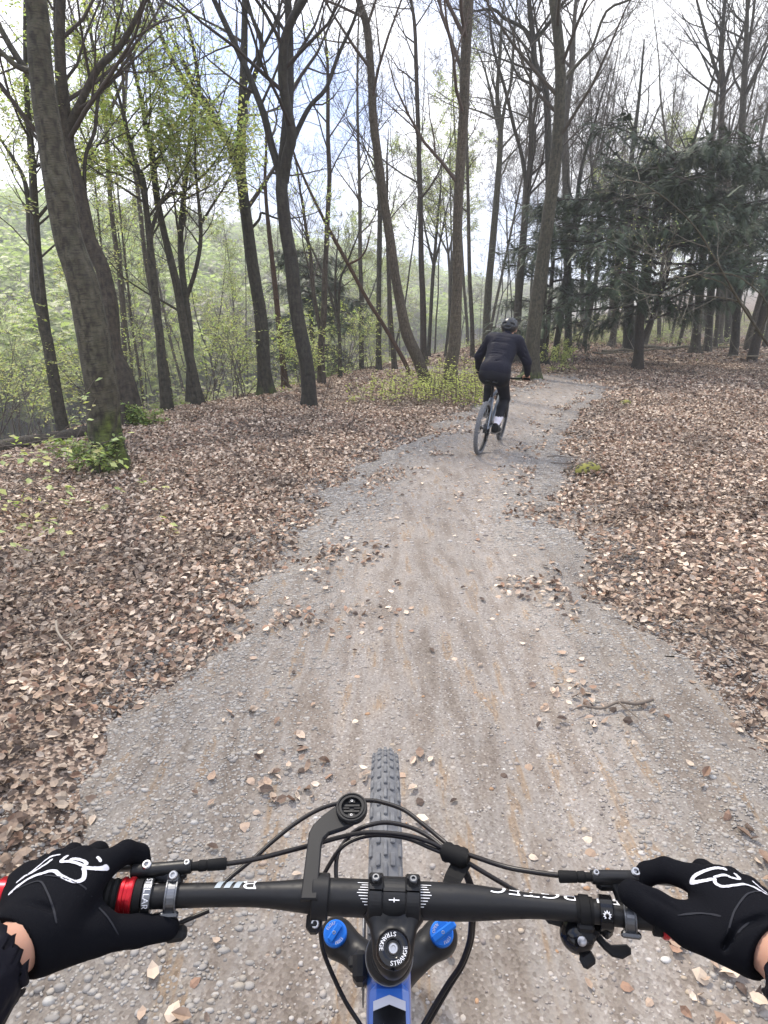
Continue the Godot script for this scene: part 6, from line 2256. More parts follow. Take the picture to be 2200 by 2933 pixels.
# points along each cable, in metres
const CABLES := [
	["front_brake_hose", 0.0026, [Vector3(-0.1830, 0.9850, -0.4690), Vector3(-0.1715, 0.9850, -0.4850), Vector3(-0.1489, 0.9850, -0.5100), Vector3(-0.1344, 0.9850, -0.5286), Vector3(-0.1104, 0.9850, -0.5548), Vector3(-0.0840, 0.9850, -0.5757), Vector3(-0.0573, 0.9850, -0.5865), Vector3(-0.0218, 0.9850, -0.5909), Vector3(-0.0003, 0.9850, -0.5872), Vector3(0.0255, 0.9850, -0.5757), Vector3(0.0477, 0.9850, -0.5548), Vector3(0.0686, 0.9850, -0.5331), Vector3(0.0838, 0.9900, -0.5120)]],
	["rear_brake_hose", 0.0026, [Vector3(-0.1681, 1.0280, -0.4661), Vector3(-0.1498, 1.0250, -0.4718), Vector3(-0.1303, 1.0200, -0.4809), Vector3(-0.1089, 1.0120, -0.4944), Vector3(-0.0765, 1.0050, -0.5105), Vector3(-0.0525, 1.0000, -0.5228), Vector3(-0.0245, 0.9980, -0.5309), Vector3(0.0074, 0.9980, -0.5302), Vector3(0.0330, 0.9980, -0.5258), Vector3(0.0545, 0.9960, -0.5193), Vector3(0.0764, 0.9930, -0.5095)]],
	["gear_cable", 0.0024, [Vector3(-0.0709, 0.9550, -0.5112), Vector3(-0.0545, 0.9800, -0.5209), Vector3(-0.0385, 0.9850, -0.5311), Vector3(-0.0170, 0.9880, -0.5356), Vector3(0.0075, 0.9900, -0.5339), Vector3(0.0311, 0.9900, -0.5288), Vector3(0.0524, 0.9900, -0.5181), Vector3(0.0742, 0.9900, -0.5078)]],
	["dropper_cable", 0.0026, [Vector3(-0.0502, 0.9500, -0.4935), Vector3(-0.0560, 0.9600, -0.5044), Vector3(-0.0556, 0.9700, -0.5241), Vector3(-0.0469, 0.9750, -0.5390), Vector3(-0.0347, 0.9850, -0.5448), Vector3(-0.0189, 0.9900, -0.5484), Vector3(0.0037, 0.9900, -0.5524), Vector3(0.0318, 0.9900, -0.5457), Vector3(0.0534, 0.9900, -0.5326), Vector3(0.0705, 0.9920, -0.5152), Vector3(0.0807, 0.9920, -0.5091)]],
	["brake_hose", 0.0026, [Vector3(0.0836, 0.9920, -0.5116), Vector3(0.0919, 0.9950, -0.5061), Vector3(0.1097, 1.0050, -0.4902), Vector3(0.1224, 1.0120, -0.4789), Vector3(0.1382, 1.0180, -0.4686), Vector3(0.1623, 1.0240, -0.4590), Vector3(0.1828, 1.0280, -0.4527)]],
	["gear_cable", 0.0026, [Vector3(0.0832, 0.9900, -0.5072), Vector3(0.0909, 0.9880, -0.5034), Vector3(0.1111, 0.9850, -0.4912), Vector3(0.1302, 0.9800, -0.4821), Vector3(0.1521, 0.9700, -0.4759), Vector3(0.1798, 0.9620, -0.4656), Vector3(0.2058, 0.9650, -0.4505)]],
	["rear_cable", 0.003, [Vector3(0.0784, 0.9850, -0.5100), Vector3(0.0912, 0.9750, -0.5014), Vector3(0.0989, 0.9600, -0.4889), Vector3(0.0999, 0.9500, -0.4769), Vector3(0.0985, 0.9350, -0.4689), Vector3(0.0970, 0.9100, -0.4635), Vector3(0.0876, 0.8850, -0.4543), Vector3(0.0734, 0.8650, -0.4470), Vector3(0.0556, 0.8450, -0.4331), Vector3(0.0365, 0.8200, -0.4183)]],
	["rear_cable", 0.0026, [Vector3(0.0821, 0.9850, -0.5100), Vector3(0.0943, 0.9750, -0.5003), Vector3(0.1019, 0.9600, -0.4877), Vector3(0.1024, 0.9500, -0.4758), Vector3(0.1015, 0.9320, -0.4699), Vector3(0.0996, 0.9050, -0.4652), Vector3(0.0901, 0.8800, -0.4560), Vector3(0.0763, 0.8600, -0.4476), Vector3(0.0589, 0.8400, -0.4336), Vector3(0.0398, 0.8150, -0.4187)]],
	["lower_hose", 0.0026, [Vector3(-0.0677, 0.9500, -0.4742), Vector3(-0.0724, 0.9300, -0.4723), Vector3(-0.0724, 0.9100, -0.4702), Vector3(-0.0689, 0.8950, -0.4610), Vector3(-0.0584, 0.8700, -0.4518), Vector3(-0.0437, 0.8500, -0.4368), Vector3(-0.0279, 0.8300, -0.4263), Vector3(-0.0153, 0.8150, -0.4165)]],
	["dropper_cable", 0.0024, [Vector3(-0.1858, 0.9850, -0.4455), Vector3(-0.1975, 0.9850, -0.4400), Vector3(-0.2089, 0.9850, -0.4341), Vector3(-0.2194, 0.9850, -0.4279)]],
]
const LEFT_PRINT := [
	[0.0020, [Vector2(-0.3472, 0.3924), Vector2(-0.3435, 0.4002), Vector2(-0.3368, 0.4091), Vector2(-0.3266, 0.4121), Vector2(-0.3158, 0.4141), Vector2(-0.3063, 0.4087), Vector2(-0.2936, 0.4042), Vector2(-0.2882, 0.4060), Vector2(-0.2863, 0.4109), Vector2(-0.2893, 0.4183), Vector2(-0.2929, 0.4223)]],
	[0.0022, [Vector2(-0.2934, 0.4223), Vector2(-0.2868, 0.4230), Vector2(-0.2807, 0.4249), Vector2(-0.2764, 0.4287), Vector2(-0.2748, 0.4331)]],
	[0.0018, [Vector2(-0.3142, 0.4368), Vector2(-0.3156, 0.4316), Vector2(-0.3153, 0.4268), Vector2(-0.3079, 0.4275), Vector2(-0.2995, 0.4263), Vector2(-0.2933, 0.4249), Vector2(-0.2920, 0.4278), Vector2(-0.2964, 0.4307), Vector2(-0.3047, 0.4316), Vector2(-0.3090, 0.4297)]],
	[0.0016, [Vector2(-0.2873, 0.4385), Vector2(-0.2842, 0.4365), Vector2(-0.2809, 0.4331)]],
	[0.0016, [Vector2(-0.3489, 0.4069), Vector2(-0.3439, 0.4160), Vector2(-0.3356, 0.4211), Vector2(-0.3298, 0.4263), Vector2(-0.3271, 0.4319)]],
	[0.0013, [Vector2(-0.3439, 0.4160), Vector2(-0.3390, 0.4258), Vector2(-0.3320, 0.4355), Vector2(-0.3232, 0.4390)]],
]
const RIGHT_PRINT := [
	[0.0019, [Vector2(0.3327, 0.4203), Vector2(0.3271, 0.4227), Vector2(0.3206, 0.4234), Vector2(0.3131, 0.4222), Vector2(0.3072, 0.4206), Vector2(0.3013, 0.4191), Vector2(0.2986, 0.4166), Vector2(0.3003, 0.4135), Vector2(0.3067, 0.4111), Vector2(0.3148, 0.4104)]],
	[0.0017, [Vector2(0.3150, 0.4124), Vector2(0.3266, 0.4135), Vector2(0.3301, 0.4106), Vector2(0.3341, 0.4086), Vector2(0.3376, 0.4090), Vector2(0.3386, 0.4138), Vector2(0.3382, 0.4178)]],
	[0.0017, [Vector2(0.3160, 0.4111), Vector2(0.3135, 0.4070), Vector2(0.3141, 0.4025), Vector2(0.3176, 0.3996), Vector2(0.3267, 0.3996), Vector2(0.3372, 0.4008), Vector2(0.3440, 0.3981), Vector2(0.3482, 0.3940), Vector2(0.3524, 0.3900)]],
	[0.0011, [Vector2(0.3498, 0.4082), Vector2(0.3515, 0.4025), Vector2(0.3534, 0.3973), Vector2(0.3552, 0.3934)]],
]
const LEFT_SEAMS := [
	[Vector2(-0.3462, 0.3943), Vector2(-0.3359, 0.3989), Vector2(-0.3219, 0.4012), Vector2(-0.3082, 0.3890), Vector2(-0.2935, 0.3726), Vector2(-0.2860, 0.3619)],
	[Vector2(-0.3215, 0.4086), Vector2(-0.2978, 0.4053), Vector2(-0.2710, 0.3993), Vector2(-0.2511, 0.3881)],
]
const RIGHT_SEAMS := [
	[Vector2(0.2977, 0.3555), Vector2(0.3065, 0.3668), Vector2(0.3139, 0.3743), Vector2(0.3322, 0.3876), Vector2(0.3505, 0.3934)],
	[Vector2(0.2974, 0.3536), Vector2(0.3074, 0.3579), Vector2(0.3186, 0.3619)],
	[Vector2(0.2724, 0.3872), Vector2(0.2915, 0.3828), Vector2(0.3016, 0.3730)],
]


# ---------------------------------------------------------------- the gloved hands and arms of the one who rides
class RiderArms extends Body:
	func paint(p: Vector3, _col: Color) -> Color:
		return Color(0.40, 0.22, 0.155) if p.z < -0.300 and p.y > 1.02 else Color(0.010, 0.0105, 0.012)


# a strip printed on a glove: laid over the body's skin from above
func draped(g: G, b: Body, line: Array, wide: float, top: float) -> void:
	var p := PackedVector3Array()
	var w := PackedFloat32Array()
	for q in line:
		p.append(Vector3(q.x, 0, -q.y))
		w.append(wide)
	var sm := smooth_line(p, w, 5)
	p = sm[0]
	var rows: Array = []
	for k in p.size():
		var t := (p[mini(k + 1, p.size() - 1)] - p[maxi(k - 1, 0)]).normalized()
		var s := Vector3(-t.z, 0, t.x)
		var taper := minf(1.0, 0.45 + 0.35 * minf(k, p.size() - 1 - k))
		var row: Array = []
		for e in 5:
			var o := p[k] + s * wide * 0.5 * taper * (e - 2) * 0.5
			var y := top
			while y > 0.96 and b.value(Vector3(o.x, y, o.z)) > 0.0:
				y -= 0.0006
			row.append(Vector3(o.x, y + 0.0011, o.z) if y > 0.965 else Vector3.INF)
		rows.append(row)
	for k in rows.size() - 1:
		for e in 4:
			var a: Vector3 = rows[k][e]
			var c: Vector3 = rows[k][e + 1]
			var d: Vector3 = rows[k + 1][e + 1]
			var f: Vector3 = rows[k + 1][e]
			if a == Vector3.INF or c == Vector3.INF or d == Vector3.INF or f == Vector3.INF:
				continue
			if maxf(absf(a.y - d.y), absf(c.y - f.y)) > 0.012:
				continue
			var n0 := b.slope(a)
			g.tri(a, c, d, n0, b.slope(c), b.slope(d))
			g.tri(a, d, f, n0, b.slope(d), b.slope(f))


# one finger: knuckle, two joints, tip
func finger(b: Body, j: Array, r: float, k := 0.004) -> void:
	b.bone(j[0], j[1], r * 1.12, r * 1.0, k)
	b.bone(j[1], j[2], r * 1.02, r * 0.94, 0.0025)
	b.bone(j[2], j[3], r * 0.94, r * 0.86, 0.0025)


func riding_person() -> void:
	var root := thing("person", "person gripping the near handlebar in black gloves and black sleeves", "person", Vector3.ZERO)
	var skin := G.new()
	# ---- left arm
	var wl := Vector3(-0.312, 1.068, -0.366)
	var el := Vector3(-0.415, 1.135, -0.12)
	var sl := Vector3(-0.20, 1.36, 0.12)
	var wr := Vector3(0.336, 1.071, -0.345)
	var er := Vector3(0.425, 1.135, -0.10)
	var sr := Vector3(0.20, 1.36, 0.12)
	var big := RiderArms.new(Vector3(-0.52, 0.72, -0.42), Vector3(0.52, 1.46, 0.42), 0.011)
	for q in [[wl, el, sl], [wr, er, sr]]:
		var hand: Vector3 = q[0] + (q[0] - q[1]).normalized() * 0.02
		big.bone(hand, q[0], 0.014, 0.0205, 0.004)
		big.bone(q[0], q[0].lerp(q[1], 0.3), 0.0225, 0.029, 0.004)
		big.bone(q[0].lerp(q[1], 0.3), q[1], 0.031, 0.044, 0.01)
		big.bone(q[1], q[2], 0.046, 0.062, 0.02)
	big.bone(sl, sr, 0.075, 0.075, 0.05)
	big.bone(Vector3(-0.08, 1.32, 0.14), Vector3(-0.06, 0.92, 0.32), 0.11, 0.12, 0.05)
	big.bone(Vector3(0.08, 1.32, 0.14), Vector3(0.06, 0.92, 0.32), 0.11, 0.12, 0.05)
	big.mesh(skin)
	part("body", skin, M.skin, root)
	# ---- left glove
	var lb := Body.new(Vector3(-0.40, 0.975, -0.51), Vector3(-0.185, 1.105, -0.335), 0.0026)
	var mcp := [Vector3(-0.2850, 1.0555, -0.4420), Vector3(-0.3070, 1.0600, -0.4430), Vector3(-0.3310, 1.0595, -0.4400), Vector3(-0.3540, 1.0530, -0.4340)]
	var cuff := Vector3(-0.3215, 1.0715, -0.3500)
	lb.bone(cuff, wl, 0.0300, 0.0265, 0.01, Vector3(0.2, 0.95, 0.2).normalized(), 0.78)
	lb.bone(wl + Vector3(-0.012, 0.0, 0.0), Vector3(-0.3640, 1.0480, -0.4260), 0.0190, 0.0135, 0.012)
	for k in 4:
		lb.bone(wl + Vector3(0.012 - 0.008 * k, 0.002, 0), mcp[k], 0.0200, [0.0142, 0.0145, 0.0138, 0.0128][k], 0.012)
	lb.bone(wl, Vector3(-0.318, 1.058, -0.420), 0.022, 0.018, 0.012)
	# index out on the lever, the others closed round the grip
	finger(lb, [mcp[0], Vector3(-0.2720, 1.0480, -0.4640), Vector3(-0.2630, 1.0350, -0.4715), Vector3(-0.2590, 1.0190, -0.4660)], 0.0114)
	finger(lb, [mcp[1], Vector3(-0.3050, 1.0410, -0.4690), Vector3(-0.3030, 1.0130, -0.4610), Vector3(-0.3010, 1.0040, -0.4360)], 0.0106)
	finger(lb, [mcp[2], Vector3(-0.3300, 1.0430, -0.4660), Vector3(-0.3280, 1.0150, -0.4590), Vector3(-0.3260, 1.0050, -0.4350)], 0.0102)
	finger(lb, [mcp[3], Vector3(-0.3540, 1.0400, -0.4560), Vector3(-0.3530, 1.0170, -0.4500), Vector3(-0.3510, 1.0080, -0.4300)], 0.0092)
	# thumb below the bar
	lb.bone(wl + Vector3(0.012, -0.010, 0.004), Vector3(-0.2730, 1.0300, -0.3900), 0.0225, 0.0180, 0.012)
	lb.bone(Vector3(-0.2730, 1.0300, -0.3900), Vector3(-0.2430, 1.0120, -0.4060), 0.0165, 0.0142, 0.005)
	lb.bone(Vector3(-0.2430, 1.0120, -0.4060), Vector3(-0.2180, 1.0030, -0.4150), 0.0140, 0.0118, 0.004)
	lb.bone(Vector3(-0.3000, 1.0480, -0.4100), Vector3(-0.2780, 1.0360, -0.3960), 0.0170, 0.0165, 0.010)
	var back := (el - wl).normalized()
	lb.bone(wl + back * 0.118, wl + back * 0.128, 0.104, 0.104, 0.002, Vector3.ZERO, 1.0, true)
	# seams and creases
	lb.bone(Vector3(-0.3330, 1.1010, -0.3790), Vector3(-0.2960, 1.0900, -0.3720), 0.0035, 0.0035, 0.004, Vector3.ZERO, 1.0, true)
	for k in 3:
		lb.bone((mcp[k] + mcp[k + 1]) * 0.5 + Vector3(0, 0.0165, -0.004), (mcp[k] + mcp[k + 1]) * 0.5 + Vector3(0, 0.006, -0.026), 0.0022, 0.0032, 0.004, Vector3.ZERO, 1.0, true)
	var lg := G.new()
	lb.mesh(lg)
	var left := part("glove", lg, M.glove, root)
	var lp := G.new()
	for q in LEFT_PRINT:
		draped(lp, lb, q[1], q[0] * 1.9, 1.10)
	part("printed_emblem", lp, M.pale_print, left)
	var left_seam_shape := G.new()
	for q in LEFT_SEAMS:
		draped(left_seam_shape, lb, q, 0.0016, 1.11)
	part("seam", left_seam_shape, M.seam, left)
	# ---- right glove
	var rb := Body.new(Vector3(0.215, 0.985, -0.49), Vector3(0.42, 1.115, -0.315), 0.0026)
	var rm := [Vector3(0.3090, 1.0560, -0.4260), Vector3(0.3290, 1.0620, -0.4200), Vector3(0.3500, 1.0620, -0.4100), Vector3(0.3710, 1.0550, -0.3990)]
	var wg := Vector3(0.3340, 1.0680, -0.3640)
	var rc := Vector3(0.3400, 1.0730, -0.3400)
	rb.bone(rc, wg, 0.0300, 0.0265, 0.01, Vector3(-0.2, 0.95, 0.2).normalized(), 0.78)
	for k in 4:
		rb.bone(wg + Vector3(-0.012 + 0.008 * k, 0.001, 0), rm[k], 0.0200, [0.0140, 0.0142, 0.0136, 0.0126][k], 0.012)
	rb.bone(wg, Vector3(0.338, 1.058, -0.396), 0.022, 0.018, 0.012)
	finger(rb, [rm[0], Vector3(0.2890, 1.0475, -0.4440), Vector3(0.2730, 1.0370, -0.4480), Vector3(0.2620, 1.0240, -0.4450)], 0.0115)
	finger(rb, [rm[1], Vector3(0.3290, 1.0420, -0.4470), Vector3(0.3270, 1.0120, -0.4400), Vector3(0.3250, 1.0010, -0.4150)], 0.0106)
	finger(rb, [rm[2], Vector3(0.3520, 1.0430, -0.4380), Vector3(0.3500, 1.0130, -0.4320), Vector3(0.3480, 1.0020, -0.4080)], 0.0102)
	finger(rb, [rm[3], Vector3(0.3740, 1.0390, -0.4220), Vector3(0.3730, 1.0150, -0.4180), Vector3(0.3710, 1.0060, -0.3980)], 0.0092)
	# thumb over the bar
	rb.bone(wg + Vector3(-0.014, -0.008, 0.004), Vector3(0.2860, 1.0450, -0.3880), 0.0225, 0.0185, 0.012)
	rb.bone(Vector3(0.2860, 1.0450, -0.3880), Vector3(0.2610, 1.0470, -0.4050), 0.0168, 0.0148, 0.005)
	rb.bone(Vector3(0.2610, 1.0470, -0.4050), Vector3(0.2440, 1.0470, -0.4180), 0.0148, 0.0130, 0.004)
	rb.bone(Vector3(0.3200, 1.0480, -0.3950), Vector3(0.2930, 1.0430, -0.3900), 0.0170, 0.0165, 0.010)
	rb.bone(Vector3(0.3600, 1.1040, -0.3640), Vector3(0.3080, 1.0860, -0.3590), 0.0035, 0.0035, 0.004, Vector3.ZERO, 1.0, true)
	rb.bone(Vector3(0.3080, 1.0860, -0.3590), Vector3(0.3000, 1.0640, -0.3560), 0.0030, 0.0035, 0.004, Vector3.ZERO, 1.0, true)
	back = (er - wr).normalized()
	rb.bone(wg + back * 0.113, wg + back * 0.125, 0.102, 0.102, 0.002, Vector3.ZERO, 1.0, true)
	# ribs of the stretch knit on the thumb
	for k in 8:
		var q := Vector3(0.2680, 1.0470, -0.4000).lerp(Vector3(0.2440, 1.0470, -0.4180), k / 8.0)
		rb.bone(q + Vector3(0.006, 0.0135, 0.010), q + Vector3(-0.004, 0.0155, -0.006), 0.0010, 0.0010, 0.0025, Vector3.ZERO, 1.0, true)
	var rg := G.new()
	rb.mesh(rg)
	var right := part("glove", rg, M.glove, root)
	var rp := G.new()
	for q in RIGHT_PRINT:
		draped(rp, rb, q[1], q[0] * 1.75, 1.11)
	part("printed_emblem", rp, M.pale_print, right)
	var right_seam_shape := G.new()
	for q in RIGHT_SEAMS:
		draped(right_seam_shape, rb, q, 0.0016, 1.11)
	part("seam", right_seam_shape, M.seam, right)
	# ---- sleeves with gathered cuffs and soft folds
	for s in 2:
		var w: Vector3 = [wl, wr][s]
		var e: Vector3 = [el, er][s]
		var d := (e - w).normalized()
		var c0 := w + d * (0.042 if s == 0 else 0.026)
		var sb := Body.new(c0.min(e) - Vector3.ONE * 0.08, c0.max(e) + Vector3.ONE * 0.08, 0.0042)
		rng.seed = 90 + s
		var x := d.cross(Vector3.UP).normalized()
		var y := x.cross(d)
		var p0 := c0
		var r0 := 0.034
		sb.bone(c0 - d * 0.002, c0 + d * 0.012, 0.0350, 0.0400, 0.004)
		for k in 11:
			var p1 := c0 + d * (0.014 + 0.022 * (k + 1)) + x * rnd(-0.004, 0.004) + y * rnd(-0.003, 0.003)
			var r1 := 0.0415 + 0.0012 * k + (0.0035 if k % 2 == 0 else -0.0015)
			sb.bone(p0, p1, r0, r1, 0.006)
			p0 = p1
			r0 = r1
		# gathers round the cuff
		for k in 18:
			var a := TAU * k / 18.0
			var o := x * cos(a) + y * sin(a)
			sb.bone(c0 + o * 0.0390 - d * 0.004, c0 + d * rnd(0.016, 0.03) + o * 0.0445, 0.0014, 0.0016, 0.004, Vector3.ZERO, 1.0, true)
		for k in 9:
			var a := rnd(0, TAU)
			var b0 := c0 + d * rnd(0.03, 0.2)
			sb.bone(b0 + (x * cos(a) + y * sin(a)) * 0.052, b0 + d * rnd(-0.03, 0.03) + (x * cos(a + 1.0) + y * sin(a + 1.0)) * 0.053, 0.0035, 0.0035, 0.010, Vector3.ZERO, 1.0, true)
		# the mouth of the sleeve is open
		sb.bone(c0 - d * 0.06, c0 + d * 0.006, 0.0335, 0.0315, 0.002, Vector3.ZERO, 1.0, true)
		var sg := G.new()
		sg.col = Color(0.0075, 0.0078, 0.009)
		sb.mesh(sg)
		var slv := part("sleeve", sg, M.cloth, root)
		if s == 0:
			var rd := G.new()
			rd.col = Color(0.36, 0.022, 0.016)
			var band := PackedVector3Array()
			for k in 6:
				band.append(c0 + d * (0.045 + 0.03 * k) - y * 0.040 - x * 0.022)
			rd.tube(band, PackedFloat32Array([0.004, 0.014, 0.017, 0.019, 0.02, 0.02]), 12, true)
			part("red_panel", rd, M.cloth, slv)
	# wristwatch on a blue strap
	var wt := thing("wristwatch", "wristwatch with steel case and blue strap at the edge of the left-hand sleeve", "watch", wl)
	var d2 := (el - wl).normalized()
	var up := Vector3(-0.35, 0.9, 0.0)
	up = (up - d2 * up.dot(d2)).normalized()
	var at := d2 * 0.047 + up * 0.0345
	var cf := frame_of(at, up, d2)
	var k2 := G.new()
	k2.lathe(cf, PackedVector2Array([Vector2(0.0, -0.006), Vector2(0.0165, -0.006), Vector2(0.0185, -0.003), Vector2(0.0185, 0.002), Vector2(0.0172, 0.0042), Vector2(0.0150, 0.0046), Vector2(0.0146, 0.0034), Vector2(0.0, 0.0034)]), 32, 0.85)
	part("case", k2, M.silver, wt)
	var face := G.new()
	face.lathe(Transform3D(cf.basis, cf * Vector3(0, 0.0037, 0)), PackedVector2Array([Vector2(0.0144, 0.0), Vector2(0.0142, 0.0003), Vector2(0.0, 0.0004)]), 28, 0.9)
	part("dial", face, M.black_gloss, wt)
	var sp := G.new()
	var side := up.cross(d2).normalized()
	for s in [-1.0, 1.0]:
		for k in 7:
			var a0 := 0.42 + 0.27 * k
			var a1 := 0.42 + 0.27 * (k + 1)
			var o0: Vector3 = up * cos(a0) + side * sin(a0) * s
			var o1: Vector3 = up * cos(a1) + side * sin(a1) * s
			var c := d2 * 0.047
			for e in [0.0335, 0.0312]:
				sp.quad(c + o0 * e - d2 * 0.009, c + o0 * e + d2 * 0.009, c + o1 * e + d2 * 0.009, c + o1 * e - d2 * 0.009, o0 if e > 0.032 else -o0)
			for f in [-1.0, 1.0]:
				sp.quad(c + o0 * 0.0335 + d2 * 0.009 * f, c + o1 * 0.0335 + d2 * 0.009 * f, c + o1 * 0.0312 + d2 * 0.009 * f, c + o0 * 0.0312 + d2 * 0.009 * f, d2 * f)
	part("strap", sp, M.blue_strap, wt)


# ---------------------------------------------------------------- the cyclist ahead
class Cyclist extends Body:
	func paint(p: Vector3, _col: Color) -> Color:
		var f := -p.z
		if p.y > 1.455:
			return Color(0.42, 0.24, 0.17) if p.y < 1.60 else Color(0.03, 0.02, 0.015)
		if p.y > 0.93 and absf(p.x) > 0.27 and f > 0.7:
			return Color(0.45, 0.26, 0.18)
		if p.y < 0.475 and p.y > 0.37 and f < 0.34 or p.y > 0.50 and p.y < 0.60 and f > 0.44 and p.x < -0.03:
			return Color(0.62, 0.60, 0.66)
		return Color(0.006, 0.006, 0.008)


class Jacket extends Body:
	var folds := FastNoiseLite.new()

	func paint(p: Vector3, _col: Color) -> Color:
		var v := 1.0 + 0.25 * folds.get_noise_3dv(p * 9.0)
		return Color(0.0095 * v, 0.0102 * v, 0.018 * v)


const RIDE_AT := Vector3(1.20, 0.0, -7.36)


func ride_frame() -> Transform3D:
	var th := deg_to_rad(23.0)
	var y0 := trail_height(RIDE_AT.x, -RIDE_AT.z)
	var q := RIDE_AT + Vector3(sin(th), 0, -cos(th)) * 1.16
	var y1 := trail_height(q.x, -q.z)
	var f := Vector3(sin(th) * 1.16, y1 - y0, -cos(th) * 1.16).normalized()
	var lean := deg_to_rad(4.0)
	var r := f.cross(Vector3.UP).normalized()
	var u := r.cross(f)
	var uu := u * cos(lean) + r * sin(lean)
	var rr := r * cos(lean) - u * sin(lean)
	return Transform3D(Basis(rr, uu, -f).scaled(Vector3.ONE * 0.965), Vector3(RIDE_AT.x, y0 + 0.004, RIDE_AT.z))


func pipe(pts: Array, rads: Array, sides := 10) -> G:
	var g := G.new()
	var p := PackedVector3Array()
	for q in pts:
		p.append(Vector3(q[2] if q.size() > 2 else 0.0, q[1], -q[0]))
	g.tube(p, PackedFloat32Array(rads), sides, true)
	return g


func ridden_bike(xf: Transform3D) -> void:
	var root := thing("mountain_bike", "dark mountain bike ridden up ahead on the trail by the cyclist in black", "bicycle")
	root.transform = xf
	var R := 0.345
	wheel(root, Vector3(0, R, 0), Vector3.RIGHT, R, 0.056, 48, true)
	wheel(root, Vector3(0.012, R, -1.16), Vector3(1, 0, -0.06).normalized(), R, 0.056, 48)
	var dark: Material = M.black_paint
	var fm: Material = M.ride_frame
	part("top_tube", pipe([[0.27, 0.72], [0.80, 0.83]], [0.018, 0.022]), fm, root)
	part("down_tube", pipe([[0.43, 0.34], [0.82, 0.74]], [0.024, 0.026]), fm, root)
	part("seat_tube", pipe([[0.43, 0.33], [0.27, 0.74]], [0.018, 0.018]), fm, root)
	part("head_tube", pipe([[0.785, 0.86], [0.835, 0.72]], [0.025, 0.026]), fm, root)
	for s in [-1.0, 1.0]:
		part("seat_stay", pipe([[0.28, 0.70, s * 0.02], [0.10, 0.50, s * 0.05], [0.0, R, s * 0.062]], [0.009, 0.009, 0.009]), fm, root)
		part("chain_stay", pipe([[0.42, 0.33, s * 0.03], [0.20, 0.34, s * 0.05], [0.0, R, s * 0.062]], [0.011, 0.010, 0.009]), fm, root)
		part("fork_leg", pipe([[0.885, 0.67, s * 0.06], [1.0, 0.52, s * 0.062], [1.16, R, s * 0.055]], [0.018, 0.02, 0.016]), dark, root)
	part("fork_crown", pipe([[0.87, 0.69, -0.075], [0.862, 0.715, 0.0], [0.87, 0.69, 0.075]], [0.018, 0.024, 0.018]), dark, root)
	part("seat_post", pipe([[0.27, 0.72], [0.215, 0.905]], [0.0145, 0.0145]), dark, root)
	var sd := Body.new(Vector3(-0.1, 0.86, -0.42), Vector3(0.1, 0.98, -0.02), 0.008)
	sd.bone(Vector3(-0.045, 0.925, -0.11), Vector3(-0.015, 0.93, -0.22), 0.036, 0.022, 0.03, Vector3.UP, 0.55)
	sd.bone(Vector3(0.045, 0.925, -0.11), Vector3(0.015, 0.93, -0.22), 0.036, 0.022, 0.03, Vector3.UP, 0.55)
	sd.bone(Vector3(0, 0.932, -0.2), Vector3(0, 0.925, -0.36), 0.026, 0.017, 0.02, Vector3.UP, 0.7)
	var sg := G.new()
	sd.mesh(sg)
	part("saddle", sg, M.rubber, root)
	part("steerer", pipe([[0.785, 0.86], [0.765, 0.92]], [0.017, 0.017]), dark, root)
	part("stem", pipe([[0.768, 0.905], [0.815, 0.925]], [0.016, 0.017]), dark, root)
	part("handlebar", pipe([[0.765, 0.955, -0.375], [0.785, 0.95, -0.25], [0.812, 0.93, -0.08], [0.815, 0.925, 0.0], [0.812, 0.93, 0.08], [0.785, 0.95, 0.25], [0.765, 0.955, 0.375]], [0.0115, 0.0115, 0.015, 0.0165, 0.015, 0.0115, 0.0115]), dark, root)
	for s in [-1.0, 1.0]:
		part("grip", pipe([[0.766, 0.955, s * 0.372], [0.779, 0.952, s * 0.26]], [0.016, 0.016]), M.rubber, root)
		part("brake_lever", pipe([[0.80, 0.955, s * 0.22], [0.83, 0.94, s * 0.25], [0.82, 0.935, s * 0.34]], [0.008, 0.006, 0.004], 6), M.grey_metal, root)
	# cranks level, right foot behind
	var ring := G.new()
	ring.lathe(Transform3D(Basis(Vector3(0, 1, 0), Vector3(1, 0, 0), Vector3(0, 0, -1)), Vector3(0.045, 0.33, -0.43)), PackedVector2Array([Vector2(0.03, -0.002), Vector2(0.066, -0.002), Vector2(0.068, 0.0), Vector2(0.066, 0.002), Vector2(0.03, 0.002)]), 30)
	part("chain_ring", ring, M.grey_metal, root)
	part("bottom_bracket", pipe([[0.43, 0.33, -0.05], [0.43, 0.33, 0.06]], [0.022, 0.022]), dark, root)
	part("crank", pipe([[0.43, 0.33, 0.06], [0.285, 0.258, 0.085]], [0.014, 0.011]), dark, root)
	part("crank", pipe([[0.43, 0.33, -0.06], [0.575, 0.402, -0.085]], [0.014, 0.011]), dark, root)
	for q in [Vector3(0.135, 0.258, -0.285), Vector3(-0.135, 0.402, -0.575)]:
		var pd := G.new()
		pd.cbox(Transform3D(Basis(), q), Vector3(0.1, 0.018, 0.095), 0.005)
		part("pedal", pd, M.black_plastic, root)
	var chain := G.new()
	for q in [[[0.43, 0.395, 0.045], [0.01, 0.40, 0.035]], [[0.43, 0.265, 0.045], [0.04, 0.20, 0.035]], [[0.04, 0.20, 0.035], [0.0, 0.30, 0.035]]]:
		chain.tube(PackedVector3Array([Vector3(q[0][2], q[0][1], -q[0][0]), Vector3(q[1][2], q[1][1], -q[1][0])]), PackedFloat32Array([0.0045, 0.0045]), 5)
	part("chain", chain, M.grey_metal, root)
	var dr := G.new()
	dr.cbox(Transform3D(Basis(Vector3.RIGHT, 0.35), Vector3(0.05, 0.24, -0.02)), Vector3(0.022, 0.14, 0.04), 0.008)
